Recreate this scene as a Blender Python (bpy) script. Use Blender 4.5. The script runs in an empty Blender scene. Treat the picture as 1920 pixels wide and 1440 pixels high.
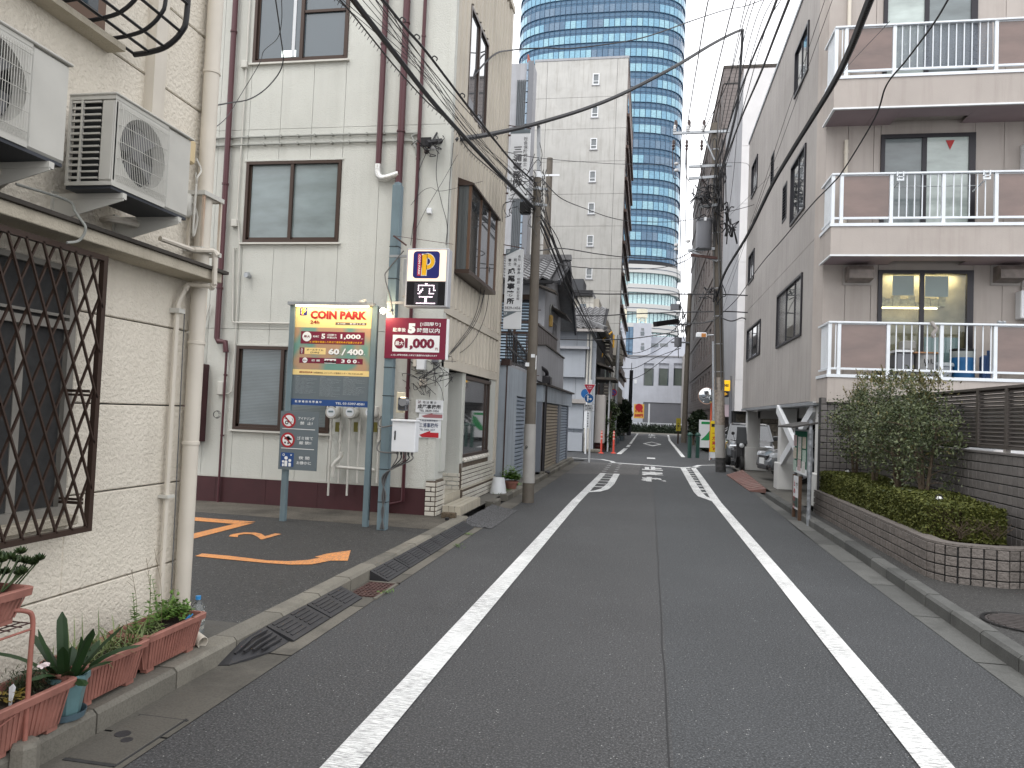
import bpy, bmesh, math, random
from mathutils import Vector, Matrix, noise
R = math.radians
C = bpy.context.scene.collection
scn = bpy.context.scene
rnd = random.Random(7)
# ---------------------------------------------------------------- camera
F, W0, H0, EYE = 1400.0, 1920, 1440, 1.6
_d = Vector((253, -65, -F)).normalized()
_u = Vector((.04, 1, (253*.04-65)/F)).normalized()
_r = _d.cross(_u)
MR = Matrix((_r, _d, _u))
EYEP = Vector((0, 0, EYE))
cd = bpy.data.cameras.new('camera'); cam = bpy.data.objects.new('camera', cd); C.objects.link(cam)
cd.sensor_width = 36; cd.lens = F/W0*36; cd.clip_start = .1; cd.clip_end = 2000
cam.matrix_world = Matrix.Translation(EYEP) @ MR.to_4x4()
scn.camera = cam
# ---------------------------------------------------------------- world, sun, exposure
wd = bpy.data.worlds.new("World"); scn.world = wd; wd.use_nodes = True
nt = wd.node_tree; nt.nodes.clear()
SUN_EL, SUN_AZ = R(58), R(200)
sky = nt.nodes.new('ShaderNodeTexSky'); sky.sky_type = 'NISHITA'; sky.sun_disc = False
sky.sun_elevation = SUN_EL; sky.sun_rotation = SUN_AZ; sky.air_density = 1.0; sky.dust_density = 4.0
hs = nt.nodes.new('ShaderNodeHueSaturation'); hs.inputs['Saturation'].default_value = .12
# an overcast deck: even white cloud over the thin blue sky, with faint mottling
tc = nt.nodes.new('ShaderNodeTexCoord'); ns = nt.nodes.new('ShaderNodeTexNoise')
ns.inputs['Scale'].default_value = 2.2; ns.inputs['Detail'].default_value = 5
cr = nt.nodes.new('ShaderNodeValToRGB')
cr.color_ramp.elements[0].position = .3; cr.color_ramp.elements[0].color = (.86,.87,.90, 1)
cr.color_ramp.elements[1].position = .7; cr.color_ramp.elements[1].color = (1,1,1,1)
mx = nt.nodes.new('ShaderNodeMixRGB'); mx.inputs[0].default_value = .78
bg = nt.nodes.new('ShaderNodeBackground'); bg.inputs['Strength'].default_value = .12
out = nt.nodes.new('ShaderNodeOutputWorld')
L = nt.links.new
L(sky.outputs[0], hs.inputs['Color']); L(tc.outputs['Generated'], ns.inputs['Vector']); L(ns.outputs['Fac'], cr.inputs[0])
L(hs.outputs[0], mx.inputs[1]); mu = nt.nodes.new('ShaderNodeMixRGB'); mu.blend_type='MULTIPLY'; mu.inputs[0].default_value=1; mu.inputs[2].default_value=(12.5,12.5,12.6,1); L(cr.outputs[0],mu.inputs[1]); L(mu.outputs[0], mx.inputs[2]); L(mx.outputs[0], bg.inputs['Color']); L(bg.outputs[0], out.inputs[0])
sl = bpy.data.lights.new('sun', 'SUN'); sl.energy = .7; sl.angle = R(25); sl.color = (1, .97, .93)
so = bpy.data.objects.new('sun', sl); C.objects.link(so)
so.rotation_euler = (R(90)-SUN_EL, 0, R(180)-SUN_AZ)
vs = scn.view_settings
vs.view_transform = 'Standard'; vs.look = 'None'; vs.gamma = 1; vs.use_curve_mapping = False; vs.exposure = .66
scn.cycles.use_denoising = True; scn.cycles.denoising_prefilter = 'ACCURATE'
scn.cycles.max_bounces = 5; scn.cycles.diffuse_bounces = 3; scn.cycles.glossy_bounces = 3; scn.cycles.transmission_bounces = 4
scn.cycles.transparent_max_bounces = 8; scn.cycles.caustics_reflective = False; scn.cycles.caustics_refractive = False
scn.cycles.sample_clamp_indirect = 8

# ---------------------------------------------------------------- surveying: a sight line meets a real plane
def ray(px, py): return MR @ Vector((px-960, 720-py, -F))
def G(px, py, z=0.):  v = ray(px, py); return EYEP + v*((z-EYE)/v.z)
def PX(px, py, x):    v = ray(px, py); return EYEP + v*(x/v.x)
def PY(px, py, y):    v = ray(px, py); return EYEP + v*(y/v.y)

# ---------------------------------------------------------------- mesh builder
class MB:
    def __init__(s): s.v=[]; s.f=[]; s.m=[]; s.sm=[]
    def add(s, vs, fs, m=0, smooth=False):
        o=len(s.v); s.v += [tuple(v) for v in vs]
        for f in fs: s.f.append(tuple(i+o for i in f)); s.m.append(m); s.sm.append(smooth)
        return s
    def quad(s,a,b,c,d,m=0): return s.add([a,b,c,d],[(0,1,2,3)],m)
    def poly(s,pts,m=0): return s.add(pts,[tuple(range(len(pts)))],m)
    def box(s,x0,y0,z0,x1,y1,z1,m=0,bev=0):
        if x0>x1:x0,x1=x1,x0
        if y0>y1:y0,y1=y1,y0
        if z0>z1:z0,z1=z1,z0
        if bev:
            b=min(bev,(x1-x0)/3,(y1-y0)/3,(z1-z0)/3)
            bm=bmesh.new(); bmesh.ops.create_cube(bm,size=1)
            for q in bm.verts: q.co=Vector(((x0+x1)/2+q.co.x*(x1-x0),(y0+y1)/2+q.co.y*(y1-y0),(z0+z1)/2+q.co.z*(z1-z0)))
            bmesh.ops.bevel(bm,geom=bm.edges[:]+bm.verts[:],offset=b,segments=1,affect='EDGES')
            bm.verts.index_update(); s.add([q.co for q in bm.verts],[[q.index for q in f.verts] for f in bm.faces],m); bm.free(); return s
        return s.add([(x0,y0,z0),(x1,y0,z0),(x1,y1,z0),(x0,y1,z0),(x0,y0,z1),(x1,y0,z1),(x1,y1,z1),(x0,y1,z1)],
            [(0,3,2,1),(4,5,6,7),(0,1,5,4),(1,2,6,5),(2,3,7,6),(3,0,4,7)],m)
    def obox(s,p0,p1,w,h,m=0,up=Vector((0,0,1))):
        """bar from p0 to p1, w wide sideways, h along up"""
        p0=Vector(p0);p1=Vector(p1);d=(p1-p0).normalized()
        if abs(d.dot(up))>.99: up=Vector((0,1,0))
        a=d.cross(up).normalized()*w/2; b=a.cross(d).normalized()*h/2
        vs=[p0-a-b,p0+a-b,p0+a+b,p0-a+b,p1-a-b,p1+a-b,p1+a+b,p1-a+b]
        return s.add(vs,[(0,1,2,3),(7,6,5,4),(0,4,5,1),(1,5,6,2),(2,6,7,3),(3,7,4,0)],m)
    def prism(s,pts,vec,m=0):
        """closed outline (list of 3D points) pushed along vec"""
        n=len(pts); vec=Vector(vec); a=[Vector(p) for p in pts]; b=[p+vec for p in a]
        fs=[tuple(range(n))[::-1],tuple(range(n,2*n))]+[(i,(i+1)%n,n+(i+1)%n,n+i) for i in range(n)]
        return s.add(a+b,fs,m)
    def tube(s,pts,r,n=6,m=0,cap=True,smooth=True):
        pts=[Vector(p) for p in pts]; N=len(pts); rs=r if isinstance(r,(list,tuple)) else [r]*N
        vs=[];fs=[]; ref=None
        for i,p in enumerate(pts):
            d=(pts[min(i+1,N-1)]-pts[max(i-1,0)])
            if d.length<1e-9: d=Vector((0,0,1))
            d.normalize()
            if ref is None: ref=Vector((0,0,1)) if abs(d.z)<.9 else Vector((1,0,0))
            a=d.cross(ref)
            if a.length<1e-4: a=d.cross(Vector((0,1,.3)))
            a.normalize(); b=a.cross(d).normalized(); ref=b
            for k in range(n):
                t=2*math.pi*k/n; vs.append(p+(a*math.cos(t)+b*math.sin(t))*rs[i])
        for i in range(N-1):
            for k in range(n): fs.append((i*n+k,i*n+(k+1)%n,(i+1)*n+(k+1)%n,(i+1)*n+k))
        if cap: fs.append(tuple(range(n))[::-1]); fs.append(tuple(range((N-1)*n,N*n)))
        return s.add(vs,fs,m,smooth)
    def cyl(s,c,r,h,n=16,m=0,r2=None,axis='z'):
        c=Vector(c); e={'z':Vector((0,0,h)),'y':Vector((0,h,0)),'x':Vector((h,0,0))}[axis]
        return s.tube([c,c+e],[r,r if r2 is None else r2],n,m)
    def lathe(s,c,prof,n=20,m=0,axis='z'):
        c=Vector(c);vs=[];fs=[]
        for (r,h) in prof:
            for k in range(n):
                t=2*math.pi*k/n; a,b=r*math.cos(t),r*math.sin(t)
                vs.append(c+(Vector((a,b,h)) if axis=='z' else Vector((a,h,b)) if axis=='y' else Vector((h,a,b))))
        for i in range(len(prof)-1):
            for k in range(n): fs.append((i*n+k,i*n+(k+1)%n,(i+1)*n+(k+1)%n,(i+1)*n+k))
        return s.add(vs,fs,m,True)
    def disc(s,c,r,nrm,n=20,m=0,r0=0,a0=0,a1=2*math.pi):
        c=Vector(c);nrm=Vector(nrm).normalized();ref=Vector((0,0,1)) if abs(nrm.z)<.9 else Vector((0,1,0))
        a=ref.cross(nrm).normalized(); b=nrm.cross(a)
        P=lambda rr,t:c+(a*math.cos(t)+b*math.sin(t))*rr
        full=abs(a1-a0-2*math.pi)<1e-6; K=n if full else n+1
        ts=[a0+(a1-a0)*k/n for k in range(K)]
        if r0<=0:
            pts=[P(r,t) for t in ts]
            if not full: pts.append(c)
            return s.poly(pts,m)
        vs=[P(r,t) for t in ts]+[P(r0,t) for t in ts]
        return s.add(vs,[(i,(i+1)%K,K+(i+1)%K,K+i) for i in range(K if full else K-1)],m)
    def mesh(s,name,mats,origin=Vector((0,0,0))):
        me=bpy.data.meshes.new(name); o=Vector(origin)
        me.from_pydata([Vector(v)-o for v in s.v],[],s.f)
        for mt in (mats if isinstance(mats,(list,tuple)) else [mats]): me.materials.append(mt)
        me.polygons.foreach_set('material_index',s.m); me.polygons.foreach_set('use_smooth',s.sm)
        if any(s.sm):
            me.update()
            try: me.set_sharp_from_angle(angle=R(38))
            except Exception: pass
        me.update(); return me
    def base(s):
        xs=[v[0] for v in s.v];ys=[v[1] for v in s.v];zs=[v[2] for v in s.v]
        return Vector(((min(xs)+max(xs))/2,(min(ys)+max(ys))/2,min(zs)))
WO={}   # world origin of every object
def link(o,parent,org):
    C.objects.link(o); WO[o]=Vector(org)
    if parent: o.parent=parent; o.location=Vector(org)-WO[parent]
    else: o.location=org
    return o
def tag(o,label=None,cat=None,group=None,kind=None):
    if label:o['label']=label
    if cat:o['category']=cat
    if group:o['group']=group
    if kind:o['kind']=kind
    return o
def thing(name,label,cat,loc=(0,0,0),group=None):
    return tag(link(bpy.data.objects.new(name,None),None,Vector(loc)),label,cat,group)
def part(name,mb,mat,parent,label=None,kind=None):
    if not mb.v: return None
    b=mb.base(); return tag(link(bpy.data.objects.new(name,mb.mesh(name,mat,b)),parent,b),label,None,None,kind)
def solo(name,mb,mat,label,cat,group=None):
    b=mb.base(); return tag(link(bpy.data.objects.new(name,mb.mesh(name,mat,b)),None,b),label,cat,group)
def struct(name,mb,mat,parent=None):
    b=mb.base(); o=link(bpy.data.objects.new(name,mb.mesh(name,mat,b)),parent,b)
    if not parent:o['kind']='structure'
    return o
def stuff(name,mb,mat,label,cat,parent=None):
    b=mb.base(); o=link(bpy.data.objects.new(name,mb.mesh(name,mat,b)),parent,b); o['kind']='stuff'
    if not parent: tag(o,label,cat)
    return o
def inst(name,me,parent,loc,rot=None,scale=None):
    o=link(bpy.data.objects.new(name,me),parent,Vector(loc))
    if rot:o.rotation_euler=rot
    if scale:o.scale=scale
    return o
def pieces(name,me,parent,places,cap=300):
    """places: (loc, rotz or euler, scale, jitter); nearest `cap` become parts of their own, the rest one joined part"""
    pl=sorted(places,key=lambda p:(Vector(p[0])-EYEP).length)
    for p in pl[:cap]:
        r=p[1]; r=(0,0,r) if not isinstance(r,tuple) else r
        inst(name,me,parent,p[0],r,p[2] if len(p)>2 else None)
    if len(pl)>cap:
        from mathutils import Euler
        mb=MB(); vs=[v.co.copy() for v in me.vertices]; fs=[tuple(q.vertices) for q in me.polygons]
        mis=[q.material_index for q in me.polygons]
        for p in pl[cap:]:
            r=p[1]; r=(0,0,r) if not isinstance(r,tuple) else r
            mt=Matrix.LocRotScale(Vector(p[0]),Euler(r),Vector(p[2]) if len(p)>2 and p[2] else None)
            o=len(mb.v); mb.v+=[tuple(mt@v) for v in vs]; mb.f+=[tuple(i+o for i in f) for f in fs]; mb.m+=mis; mb.sm+=[False]*len(fs)
        b=mb.base(); o=link(bpy.data.objects.new(name+'_field',mb.mesh(name,list(me.materials),b)),parent,b); o['kind']='stuff'
def copy_tree(o,parent=None,off=Vector((0,0,0)),kids=None):
    if kids is None:
        kids={}
        for q in bpy.data.objects: kids.setdefault(q.parent,[]).append(q)
    c=o.copy(); C.objects.link(c); WO[c]=WO[o]+off
    if parent: c.parent=parent
    else: c.location=o.location+Vector(off)
    for ch in kids.get(o,[]): copy_tree(ch,c,off,kids)
    return c

# ---------------------------------------------------------------- lettering (built-in font, meshed; flat print)
_tc={}
def glyphs(body,bold=0.,sp=1.):
    k=(body,bold,sp)
    if k in _tc: return _tc[k]
    cu=bpy.data.curves.new('lettering','FONT'); cu.body=body; cu.offset=bold; cu.space_character=sp; cu.resolution_u=2
    o=bpy.data.objects.new('lettering',cu); C.objects.link(o)
    dg=bpy.context.evaluated_depsgraph_get(); me=bpy.data.meshes.new_from_object(o.evaluated_get(dg))
    vs=[v.co.copy() for v in me.vertices]; fs=[tuple(p.vertices) for p in me.polygons]
    bpy.data.objects.remove(o); bpy.data.curves.remove(cu); bpy.data.meshes.remove(me)
    _tc[k]=(vs,fs); return _tc[k]
def text(mb,body,pos,w=None,h=None,m=0,bold=0.,right=(1,0,0),up=(0,0,1),align='l',sp=1.):
    """fit text into width w / height h with lower-left (or centre) at pos, lying in the plane right x up"""
    vs,fs=glyphs(body,bold,sp)
    if not vs: return
    x0=min(v.x for v in vs);x1=max(v.x for v in vs);y0=min(v.y for v in vs);y1=max(v.y for v in vs)
    sx=(w/(x1-x0)) if w else None; sy=(h/(y1-y0)) if h else None
    if sx is None: sx=sy
    if sy is None: sy=sx
    rt=Vector(right).normalized();up=Vector(up).normalized();pos=Vector(pos)
    W=(x1-x0)*sx;Hh=(y1-y0)*sy
    if align=='c': pos=pos-rt*W/2-up*Hh/2
    mb.add([pos+rt*(v.x-x0)*sx+up*(v.y-y0)*sy for v in vs],fs,m)
def rbox(p,w,h,r,right,up,n=5):
    """rounded rectangle outline, lower-left p"""
    p=Vector(p);rt=Vector(right);up=Vector(up);o=[]
    for cx,cy,a in ((w-r,r,-90),(w-r,h-r,0),(r,h-r,90),(r,r,180)):
        for k in range(n+1):
            t=R(a+90*k/n); o.append(p+rt*(cx+r*math.cos(t))+up*(cy+r*math.sin(t)))
    return o
def catmull(P,seg=8):
    P=[Vector(p) for p in P]; 
    if len(P)<3: return P
    Q=[P[0]*2-P[1]]+P+[P[-1]*2-P[-2]]; o=[]
    for i in range(1,len(Q)-2):
        a,b,c,d=Q[i-1:i+3]
        for k in range(seg):
            t=k/seg; o.append(.5*((2*b)+(c-a)*t+(2*a-5*b+4*c-d)*t*t+(3*b-a-3*c+d)*t**3))
    o.append(P[-1]); return o

# ---------------------------------------------------------------- materials
def S(r,g,b,k=.8):
    f=lambda c:((c/255+.055)/1.055)**2.4 if c>10 else c/255/12.92
    return (f(r)*k,f(g)*k,f(b)*k)
class NT:
    def __init__(s,name):
        s.mt=bpy.data.materials.new(name); s.mt.use_nodes=True; s.t=s.mt.node_tree; s.t.nodes.clear()
        s.o=s.n('ShaderNodeOutputMaterial'); s.b=s.n('ShaderNodeBsdfPrincipled'); s.l(s.b.outputs[0],s.o.inputs[0])
        s.geo=None
    def n(s,k,**kw):
        q=s.t.nodes.new(k)
        for a,b in kw.items(): setattr(q,a,b)
        return q
    def l(s,a,b): s.t.links.new(a,b)
    def pos(s):
        if s.geo is None: s.geo=s.n('ShaderNodeNewGeometry')
        return s.geo.outputs['Position']
    def noise(s,scale,detail=4,vec=None,stretch=None,rough=.55):
        q=s.n('ShaderNodeTexNoise'); q.inputs['Scale'].default_value=scale; q.inputs['Detail'].default_value=detail; q.inputs['Roughness'].default_value=rough
        v=vec or s.pos()
        if stretch:
            mp=s.n('ShaderNodeMapping'); mp.inputs['Scale'].default_value=stretch; s.l(v,mp.inputs['Vector']); v=mp.outputs[0]
        s.l(v,q.inputs['Vector']); return q.outputs['Fac']
    def ramp(s,fac,p0,p1,c0=(0,0,0),c1=(1,1,1)):
        q=s.n('ShaderNodeValToRGB'); e=q.color_ramp.elements
        e[0].position=p0;e[0].color=(*c0,1);e[1].position=p1;e[1].color=(*c1,1); s.l(fac,q.inputs[0]); return q.outputs[0]
    def mix(s,fac,a,b,mode='MIX'):
        q=s.n('ShaderNodeMixRGB',blend_type=mode)
        for v,i in ((fac,q.inputs[0]),(a,q.inputs[1]),(b,q.inputs[2])):
            if isinstance(v,(int,float)): i.default_value=v
            elif isinstance(v,tuple): i.default_value=(*v,1)
            else: s.l(v,i)
        return q.outputs[0]
    def bump(s,h,strength=.3,dist=.01,prev=None):
        q=s.n('ShaderNodeBump'); q.inputs['Strength'].default_value=strength; q.inputs['Distance'].default_value=dist
        s.l(h,q.inputs['Height']); 
        if prev: s.l(prev,q.inputs['Normal'])
        return q.outputs[0]
def MAT(name,col,rough=.7,var=.12,scale=3,grain=0,gscale=200,bump=0,bscale=60,bdist=.01,streak=0,metal=0,spec=.4,dirt=None,dirtamt=.3,objvar=0,coat=0):
    t=NT(name); c=col if len(col)==3 else col[:3]
    lo=tuple(max(0,x*(1-var)) for x in c); hi=tuple(min(1,x*(1+var)) for x in c)
    out=t.mix(t.ramp(t.noise(scale,5),.3,.7),lo,hi)
    if grain: out=t.mix(grain,out,t.mix(t.ramp(t.noise(gscale,2),.35,.65),tuple(x*.35 for x in c),tuple(min(1,x*1.7+.02) for x in c)))
    if streak:
        st=t.ramp(t.noise(2.2,4,stretch=(3.2,3.2,.22),rough=.65),.48,.72)
        out=t.mix(t.mix(1.,st,(streak,)*3,'MULTIPLY'),out,dirt or tuple(x*.45 for x in c))
    if dirt and not streak:
        out=t.mix(t.mix(1.,t.ramp(t.noise(1.3,6,rough=.7),.5,.75),(dirtamt,)*3,'MULTIPLY'),out,dirt)
    if objvar:
        oi=t.n('ShaderNodeObjectInfo'); out=t.mix(1.,out,t.ramp(oi.outputs['Random'],0,1,(1-objvar,)*3,(1+objvar*.4,)*3),'MULTIPLY')
    t.l(out,t.b.inputs['Base Color']); t.b.inputs['Roughness'].default_value=rough; t.b.inputs['Metallic'].default_value=metal
    t.b.inputs['Specular IOR Level'].default_value=spec
    if coat: t.b.inputs['Coat Weight'].default_value=coat; t.b.inputs['Coat Roughness'].default_value=.08
    if bump: t.l(t.bump(t.noise(bscale,3),bump,bdist),t.b.inputs['Normal'])
    return t.mt
def GLOW(name,col,strength,base=None):
    t=NT(name); t.b.inputs['Base Color'].default_value=(*(base or col),1); t.b.inputs['Emission Color'].default_value=(*col,1); t.b.inputs['Emission Strength'].default_value=strength
    t.b.inputs['Roughness'].default_value=.5; return t.mt
def PLAIN(name,col,rough=.5,metal=0,spec=.4,coat=0,trans=0):
    t=NT(name); t.b.inputs['Base Color'].default_value=(*col,1); t.b.inputs['Roughness'].default_value=rough; t.b.inputs['Metallic'].default_value=metal
    t.b.inputs['Specular IOR Level'].default_value=spec
    if coat: t.b.inputs['Coat Weight'].default_value=coat
    if trans: t.b.inputs['Transmission Weight'].default_value=trans
    return t.mt
# ================================================================= materials in use
M={}
def _asphalt(name,base,sp=.11,cool=(.96,1,1.06)):
    t=NT(name)
    c=tuple(base*k for k in cool)
    big=t.ramp(t.noise(.35,6,rough=.6),.35,.65); out=t.mix(big,tuple(x*.80 for x in c),tuple(x*1.18 for x in c)); out=t.mix(t.mix(1.,t.ramp(t.noise(2.3,6,rough=.75),.60,.70),(.55,)*3,'MULTIPLY'),out,tuple(x*.55 for x in c)); out=t.mix(t.mix(1.,t.ramp(t.noise(.8,5,rough=.7,stretch=(1,.5,1)),.55,.66),(.4,)*3,'MULTIPLY'),out,tuple(x*1.45 for x in c))
    g=t.noise(85,3,rough=.7); out=t.mix(t.ramp(g,.50,.64),out,tuple(x*3.0 for x in c))
    g2=t.noise(60,3,rough=.7); out=t.mix(t.ramp(g2,.32,.46,(1,1,1),(0,0,0)),out,tuple(x*.3 for x in c))
    vo=t.n('ShaderNodeTexVoronoi'); vo.inputs['Scale'].default_value=42; t.l(t.pos(),vo.inputs['Vector'])
    out=t.mix(t.mix(1.,t.ramp(vo.outputs['Distance'],.10,.17,(1,1,1),(0,0,0)),t.ramp(t.noise(17,2),.56,.62),'MULTIPLY'),out,(.45,.45,.44))
    tr=t.ramp(t.noise(1.1,4,stretch=(1.5,.12,1)),.45,.72); out=t.mix(t.mix(1.,tr,(.35,)*3,'MULTIPLY'),out,tuple(x*1.25 for x in c))
    t.l(out,t.b.inputs['Base Color']); t.b.inputs['Roughness'].default_value=.72; t.b.inputs['Specular IOR Level'].default_value=.35
    t.l(t.bump(t.noise(140,2),.55,.006),t.b.inputs['Normal']); return t.mt
M['asphalt']=_asphalt('asphalt',.043); M['asphalt_old']=_asphalt('asphalt_old',.032,cool=(1.02,1,.97)); M['asphalt_patch']=_asphalt('asphalt_patch',.068,cool=(1.03,1,.97))
def _paint(name,c,wear=.5,sx=(26,4,1)):
    t=NT(name); n1=t.noise(5,6,stretch=sx,rough=.8); n0=t.noise(.9,3)
    m=t.mix(1.,t.ramp(n1,.47,.56),t.ramp(n0,.35,.55,(.35,)*3,(1,1,1)),'MULTIPLY')
    g=t.ramp(t.noise(130,2),.62,.70)
    wear_m=t.mix(1.,t.mix(.5,m,g,'SCREEN'),(wear,)*3,'MULTIPLY')
    col=t.mix(t.ramp(t.noise(3,4),.3,.7),tuple(x*.9 for x in c),c)
    t.l(t.mix(wear_m,col,(.11,.11,.115)),t.b.inputs['Base Color']); t.b.inputs['Roughness'].default_value=.65
    t.l(t.bump(t.noise(120,2),.3,.004),t.b.inputs['Normal']); return t.mt
M['line']=_paint('line_paint',(.80,.81,.80),.85,(2.2,30,1)); M['line_orange']=_paint('orange_paint',(.80,.32,.08),.7)
def _conc(name,c,dk=.5,cracks=True):
    t=NT(name); out=t.mix(t.ramp(t.noise(1.5,6,rough=.7),.3,.7),tuple(x*(1-dk*.5) for x in c),tuple(x*1.15 for x in c))
    out=t.mix(t.ramp(t.noise(.8,5,rough=.7),.52,.72),out,tuple(x*dk for x in c))
    out=t.mix(t.mix(1.,t.ramp(t.noise(90,2),.45,.65),(.35,)*3,'MULTIPLY'),out,tuple(x*.4 for x in c))
    oi=t.n('ShaderNodeObjectInfo'); out=t.mix(1.,out,t.ramp(oi.outputs['Random'],0,1,(.72,.72,.71),(1.25,1.24,1.2)),'MULTIPLY')
    t.l(out,t.b.inputs['Base Color']); t.b.inputs['Roughness'].default_value=.85
    t.l(t.bump(t.noise(60,4),.35,.006),t.b.inputs['Normal']); return t.mt
M['kerb']=_conc('kerb_concrete',(.175,.164,.14),.32); M['gutter']=_conc('gutter_concrete',(.125,.116,.10),.30); M['gutterR']=_conc('right_gutter_concrete',(.098,.10,.098),.45)
M['slab']=_conc('slab_concrete',(.105,.10,.09),.4)
M['rubber']=MAT('ramp_rubber',(.028,.028,.031),.55,.25,6,bump=.2,bscale=150,dirt=(.07,.065,.06),dirtamt=.4)
M['rust']=MAT('rusty_steel',(.075,.038,.034),.8,.35,12,bump=.4,bscale=90,dirt=(.2,.13,.10),dirtamt=.6)
M['checker']=MAT('faded_checker_plate',(.17,.088,.075),.6,.25,9,bump=.3,bscale=70,dirt=(.25,.2,.18),dirtamt=.6)
def _stucco(name,c,scale,strength,dist,streak,dirt,detail=2,vs=.07):
    t=NT(name); out=t.mix(t.ramp(t.noise(.9,5),.3,.7),tuple(x*(1-vs) for x in c),tuple(x*(1+vs) for x in c))
    if streak:
        st=t.ramp(t.noise(2.0,5,stretch=(2.6,2.6,.16),rough=.65),.50,.78); out=t.mix(t.mix(1.,st,(streak,)*3,'MULTIPLY'),out,dirt)
        out=t.mix(t.mix(1.,t.ramp(t.noise(.7,6,rough=.7),.52,.75),(streak*.6,)*3,'MULTIPLY'),out,dirt)
    t.l(out,t.b.inputs['Base Color']); t.b.inputs['Roughness'].default_value=.85; t.b.inputs['Specular IOR Level'].default_value=.2
    n=t.noise(scale,detail); t.l(t.bump(t.ramp(n,.32,.62),strength,dist),t.b.inputs['Normal']); return t.mt
M['stucco1']=_stucco('cream_stucco',S(230,222,207,.86),46,.55,.008,.2,S(150,140,122))
M['stucco2']=_stucco('pale_grey_stucco',S(210,211,204,.86),70,.45,.006,.14,S(140,138,130))
M['rib']=_stucco('ribbed_cladding',S(212,204,190,.80),60,.3,.004,.18,S(140,132,118))
M['maroon']=MAT('maroon_base_paint',S(84,45,50,.62),.55,.15,2.5,bump=.25,bscale=160,streak=.25,dirt=S(58,38,40))
M['maroon_pipe']=PLAIN('maroon_pipe',S(96,56,62,.7),.4)
M['cream_pipe']=MAT('cream_pvc_pipe',S(226,218,204,.8),.45,.06,3,streak=.25,dirt=S(165,150,125))
M['white_pipe']=MAT('painted_white_pipe',S(214,212,204,.8),.5,.05,5)
M['grey_pipe']=MAT('grey_painted_conduit',S(176,178,172,.7),.5,.08,6)
M['canopy']=_stucco('canopy_stucco',S(205,196,178,.78),80,.4,.006,.35,S(128,116,98))
M['flash']=MAT('dark_drip_edge',S(80,74,68,.6),.7,.25,6,dirt=S(120,110,98),dirtamt=.5)
M['bronze']=PLAIN('bronze_aluminium',S(78,62,54,.7),.38,.25)
M['bronze_lt']=PLAIN('light_bronze_aluminium',S(112,88,72,.8),.35,.3)
M['blackframe']=PLAIN('black_aluminium',S(46,44,50,.8),.35,.2)
M['black']=PLAIN('black_metal',(.018,.018,.02),.4,.3)
M['cable']=PLAIN('black_cable',(.022,.022,.025),.55); M['cable_grey']=PLAIN('grey_cable',(.12,.12,.12),.6)
M['white']=MAT('white_paint',(.74,.76,.78),.4,.03,6); M['whitem']=MAT('white_aluminium_rail',(.70,.74,.78),.35,.04,5,dirt=(.5,.52,.52),dirtamt=.3)
M['steel']=MAT('galvanised_steel',(.36,.38,.40),.42,.12,14,metal=.55,dirt=(.22,.2,.18),dirtamt=.3)
M['bluegrey']=MAT('blue_grey_post_paint',S(122,142,150,.8),.5,.08,5,streak=.3,dirt=S(84,96,100))
M['slate']=MAT('slate_grey_sign_face',S(110,121,127,.85),.4,.03,4)
M['brick']=MAT('cream_glazed_brick',S(220,215,203,.85),.3,.05,8,objvar=.12,spec=.5)
M['grout']=MAT('dark_grout',S(112,100,88,.75),.9,.2,20)
M['grout_dk']=MAT('black_grout',S(62,62,62,.75),.9,.2,20)
M['steptile']=MAT('beige_step_tile',S(206,198,180,.8),.35,.06,8,objvar=.08)
M['tile']=MAT('grey_split_face_tile',S(128,121,116,.70),.75,.15,25,grain=.2,gscale=150,bump=.9,bscale=28,bdist=.02,objvar=.16)
M['tileback']=MAT('smooth_grey_tile',S(126,122,120,.70),.6,.1,12,bump=.2,bscale=90,objvar=.14)
M['rc']=_stucco('taupe_siding',S(180,175,171,.84),90,.25,.004,.3,S(128,121,116))
M['rc_warm']=_stucco('taupe_balcony_wall',S(187,179,173,.84),90,.25,.004,.35,S(140,128,120))
M['soffit']=MAT('mauve_soffit',S(176,158,162,.8),.7,.06,2)
M['concw']=_stucco('white_painted_column',S(222,222,220,.8),40,.15,.004,.2,S(168,162,152))
M['concrete_pole']=MAT('utility_pole_concrete',S(112,105,96,.8),.8,.12,5,bump=.2,bscale=70,streak=.5,dirt=S(88,80,72))
M['poleguard']=MAT('pole_wrap_grey',S(178,176,172,.8),.55,.05,6,dirt=S(120,115,108),dirtamt=.25)
M['transformer']=PLAIN('transformer_grey',S(128,130,136,.7),.4)
M['insul']=PLAIN('brown_insulator',(.05,.03,.028),.2); M['insulw']=PLAIN('white_insulator',(.6,.6,.6),.2)
M['terra']=MAT('faded_terracotta_plastic',S(186,128,114,.60),.6,.22,9,bump=.08,bscale=30,dirt=S(150,105,92),dirtamt=.4)
M['potblue']=MAT('teal_glazed_pot',S(122,160,164,.62),.3,.16,14,dirt=S(90,110,110),dirtamt=.5)
M['soil']=MAT('dark_potting_soil',(.035,.025,.018),.95,.4,40,bump=.8,bscale=90,bdist=.02)
M['salmonm']=MAT('salmon_painted_tube',S(176,114,100,.7),.5,.2,12,dirt=S(110,80,76),dirtamt=.6)
def LEAF(name,a,b,sp=.35,rough=.45):
    t=NT(name); oi=t.n('ShaderNodeNewGeometry'); t.geo=oi
    vo=t.noise(9,3); out=t.mix(t.ramp(oi.outputs['Random Per Island'],0,1),a,b); out=t.mix(t.mix(1.,t.ramp(vo,.3,.7),(.35,)*3,'MULTIPLY'),out,tuple(x*.5 for x in a))
    t.l(out,t.b.inputs['Base Color']); t.b.inputs['Roughness'].default_value=rough; t.b.inputs['Specular IOR Level'].default_value=sp
    return t.mt
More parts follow.
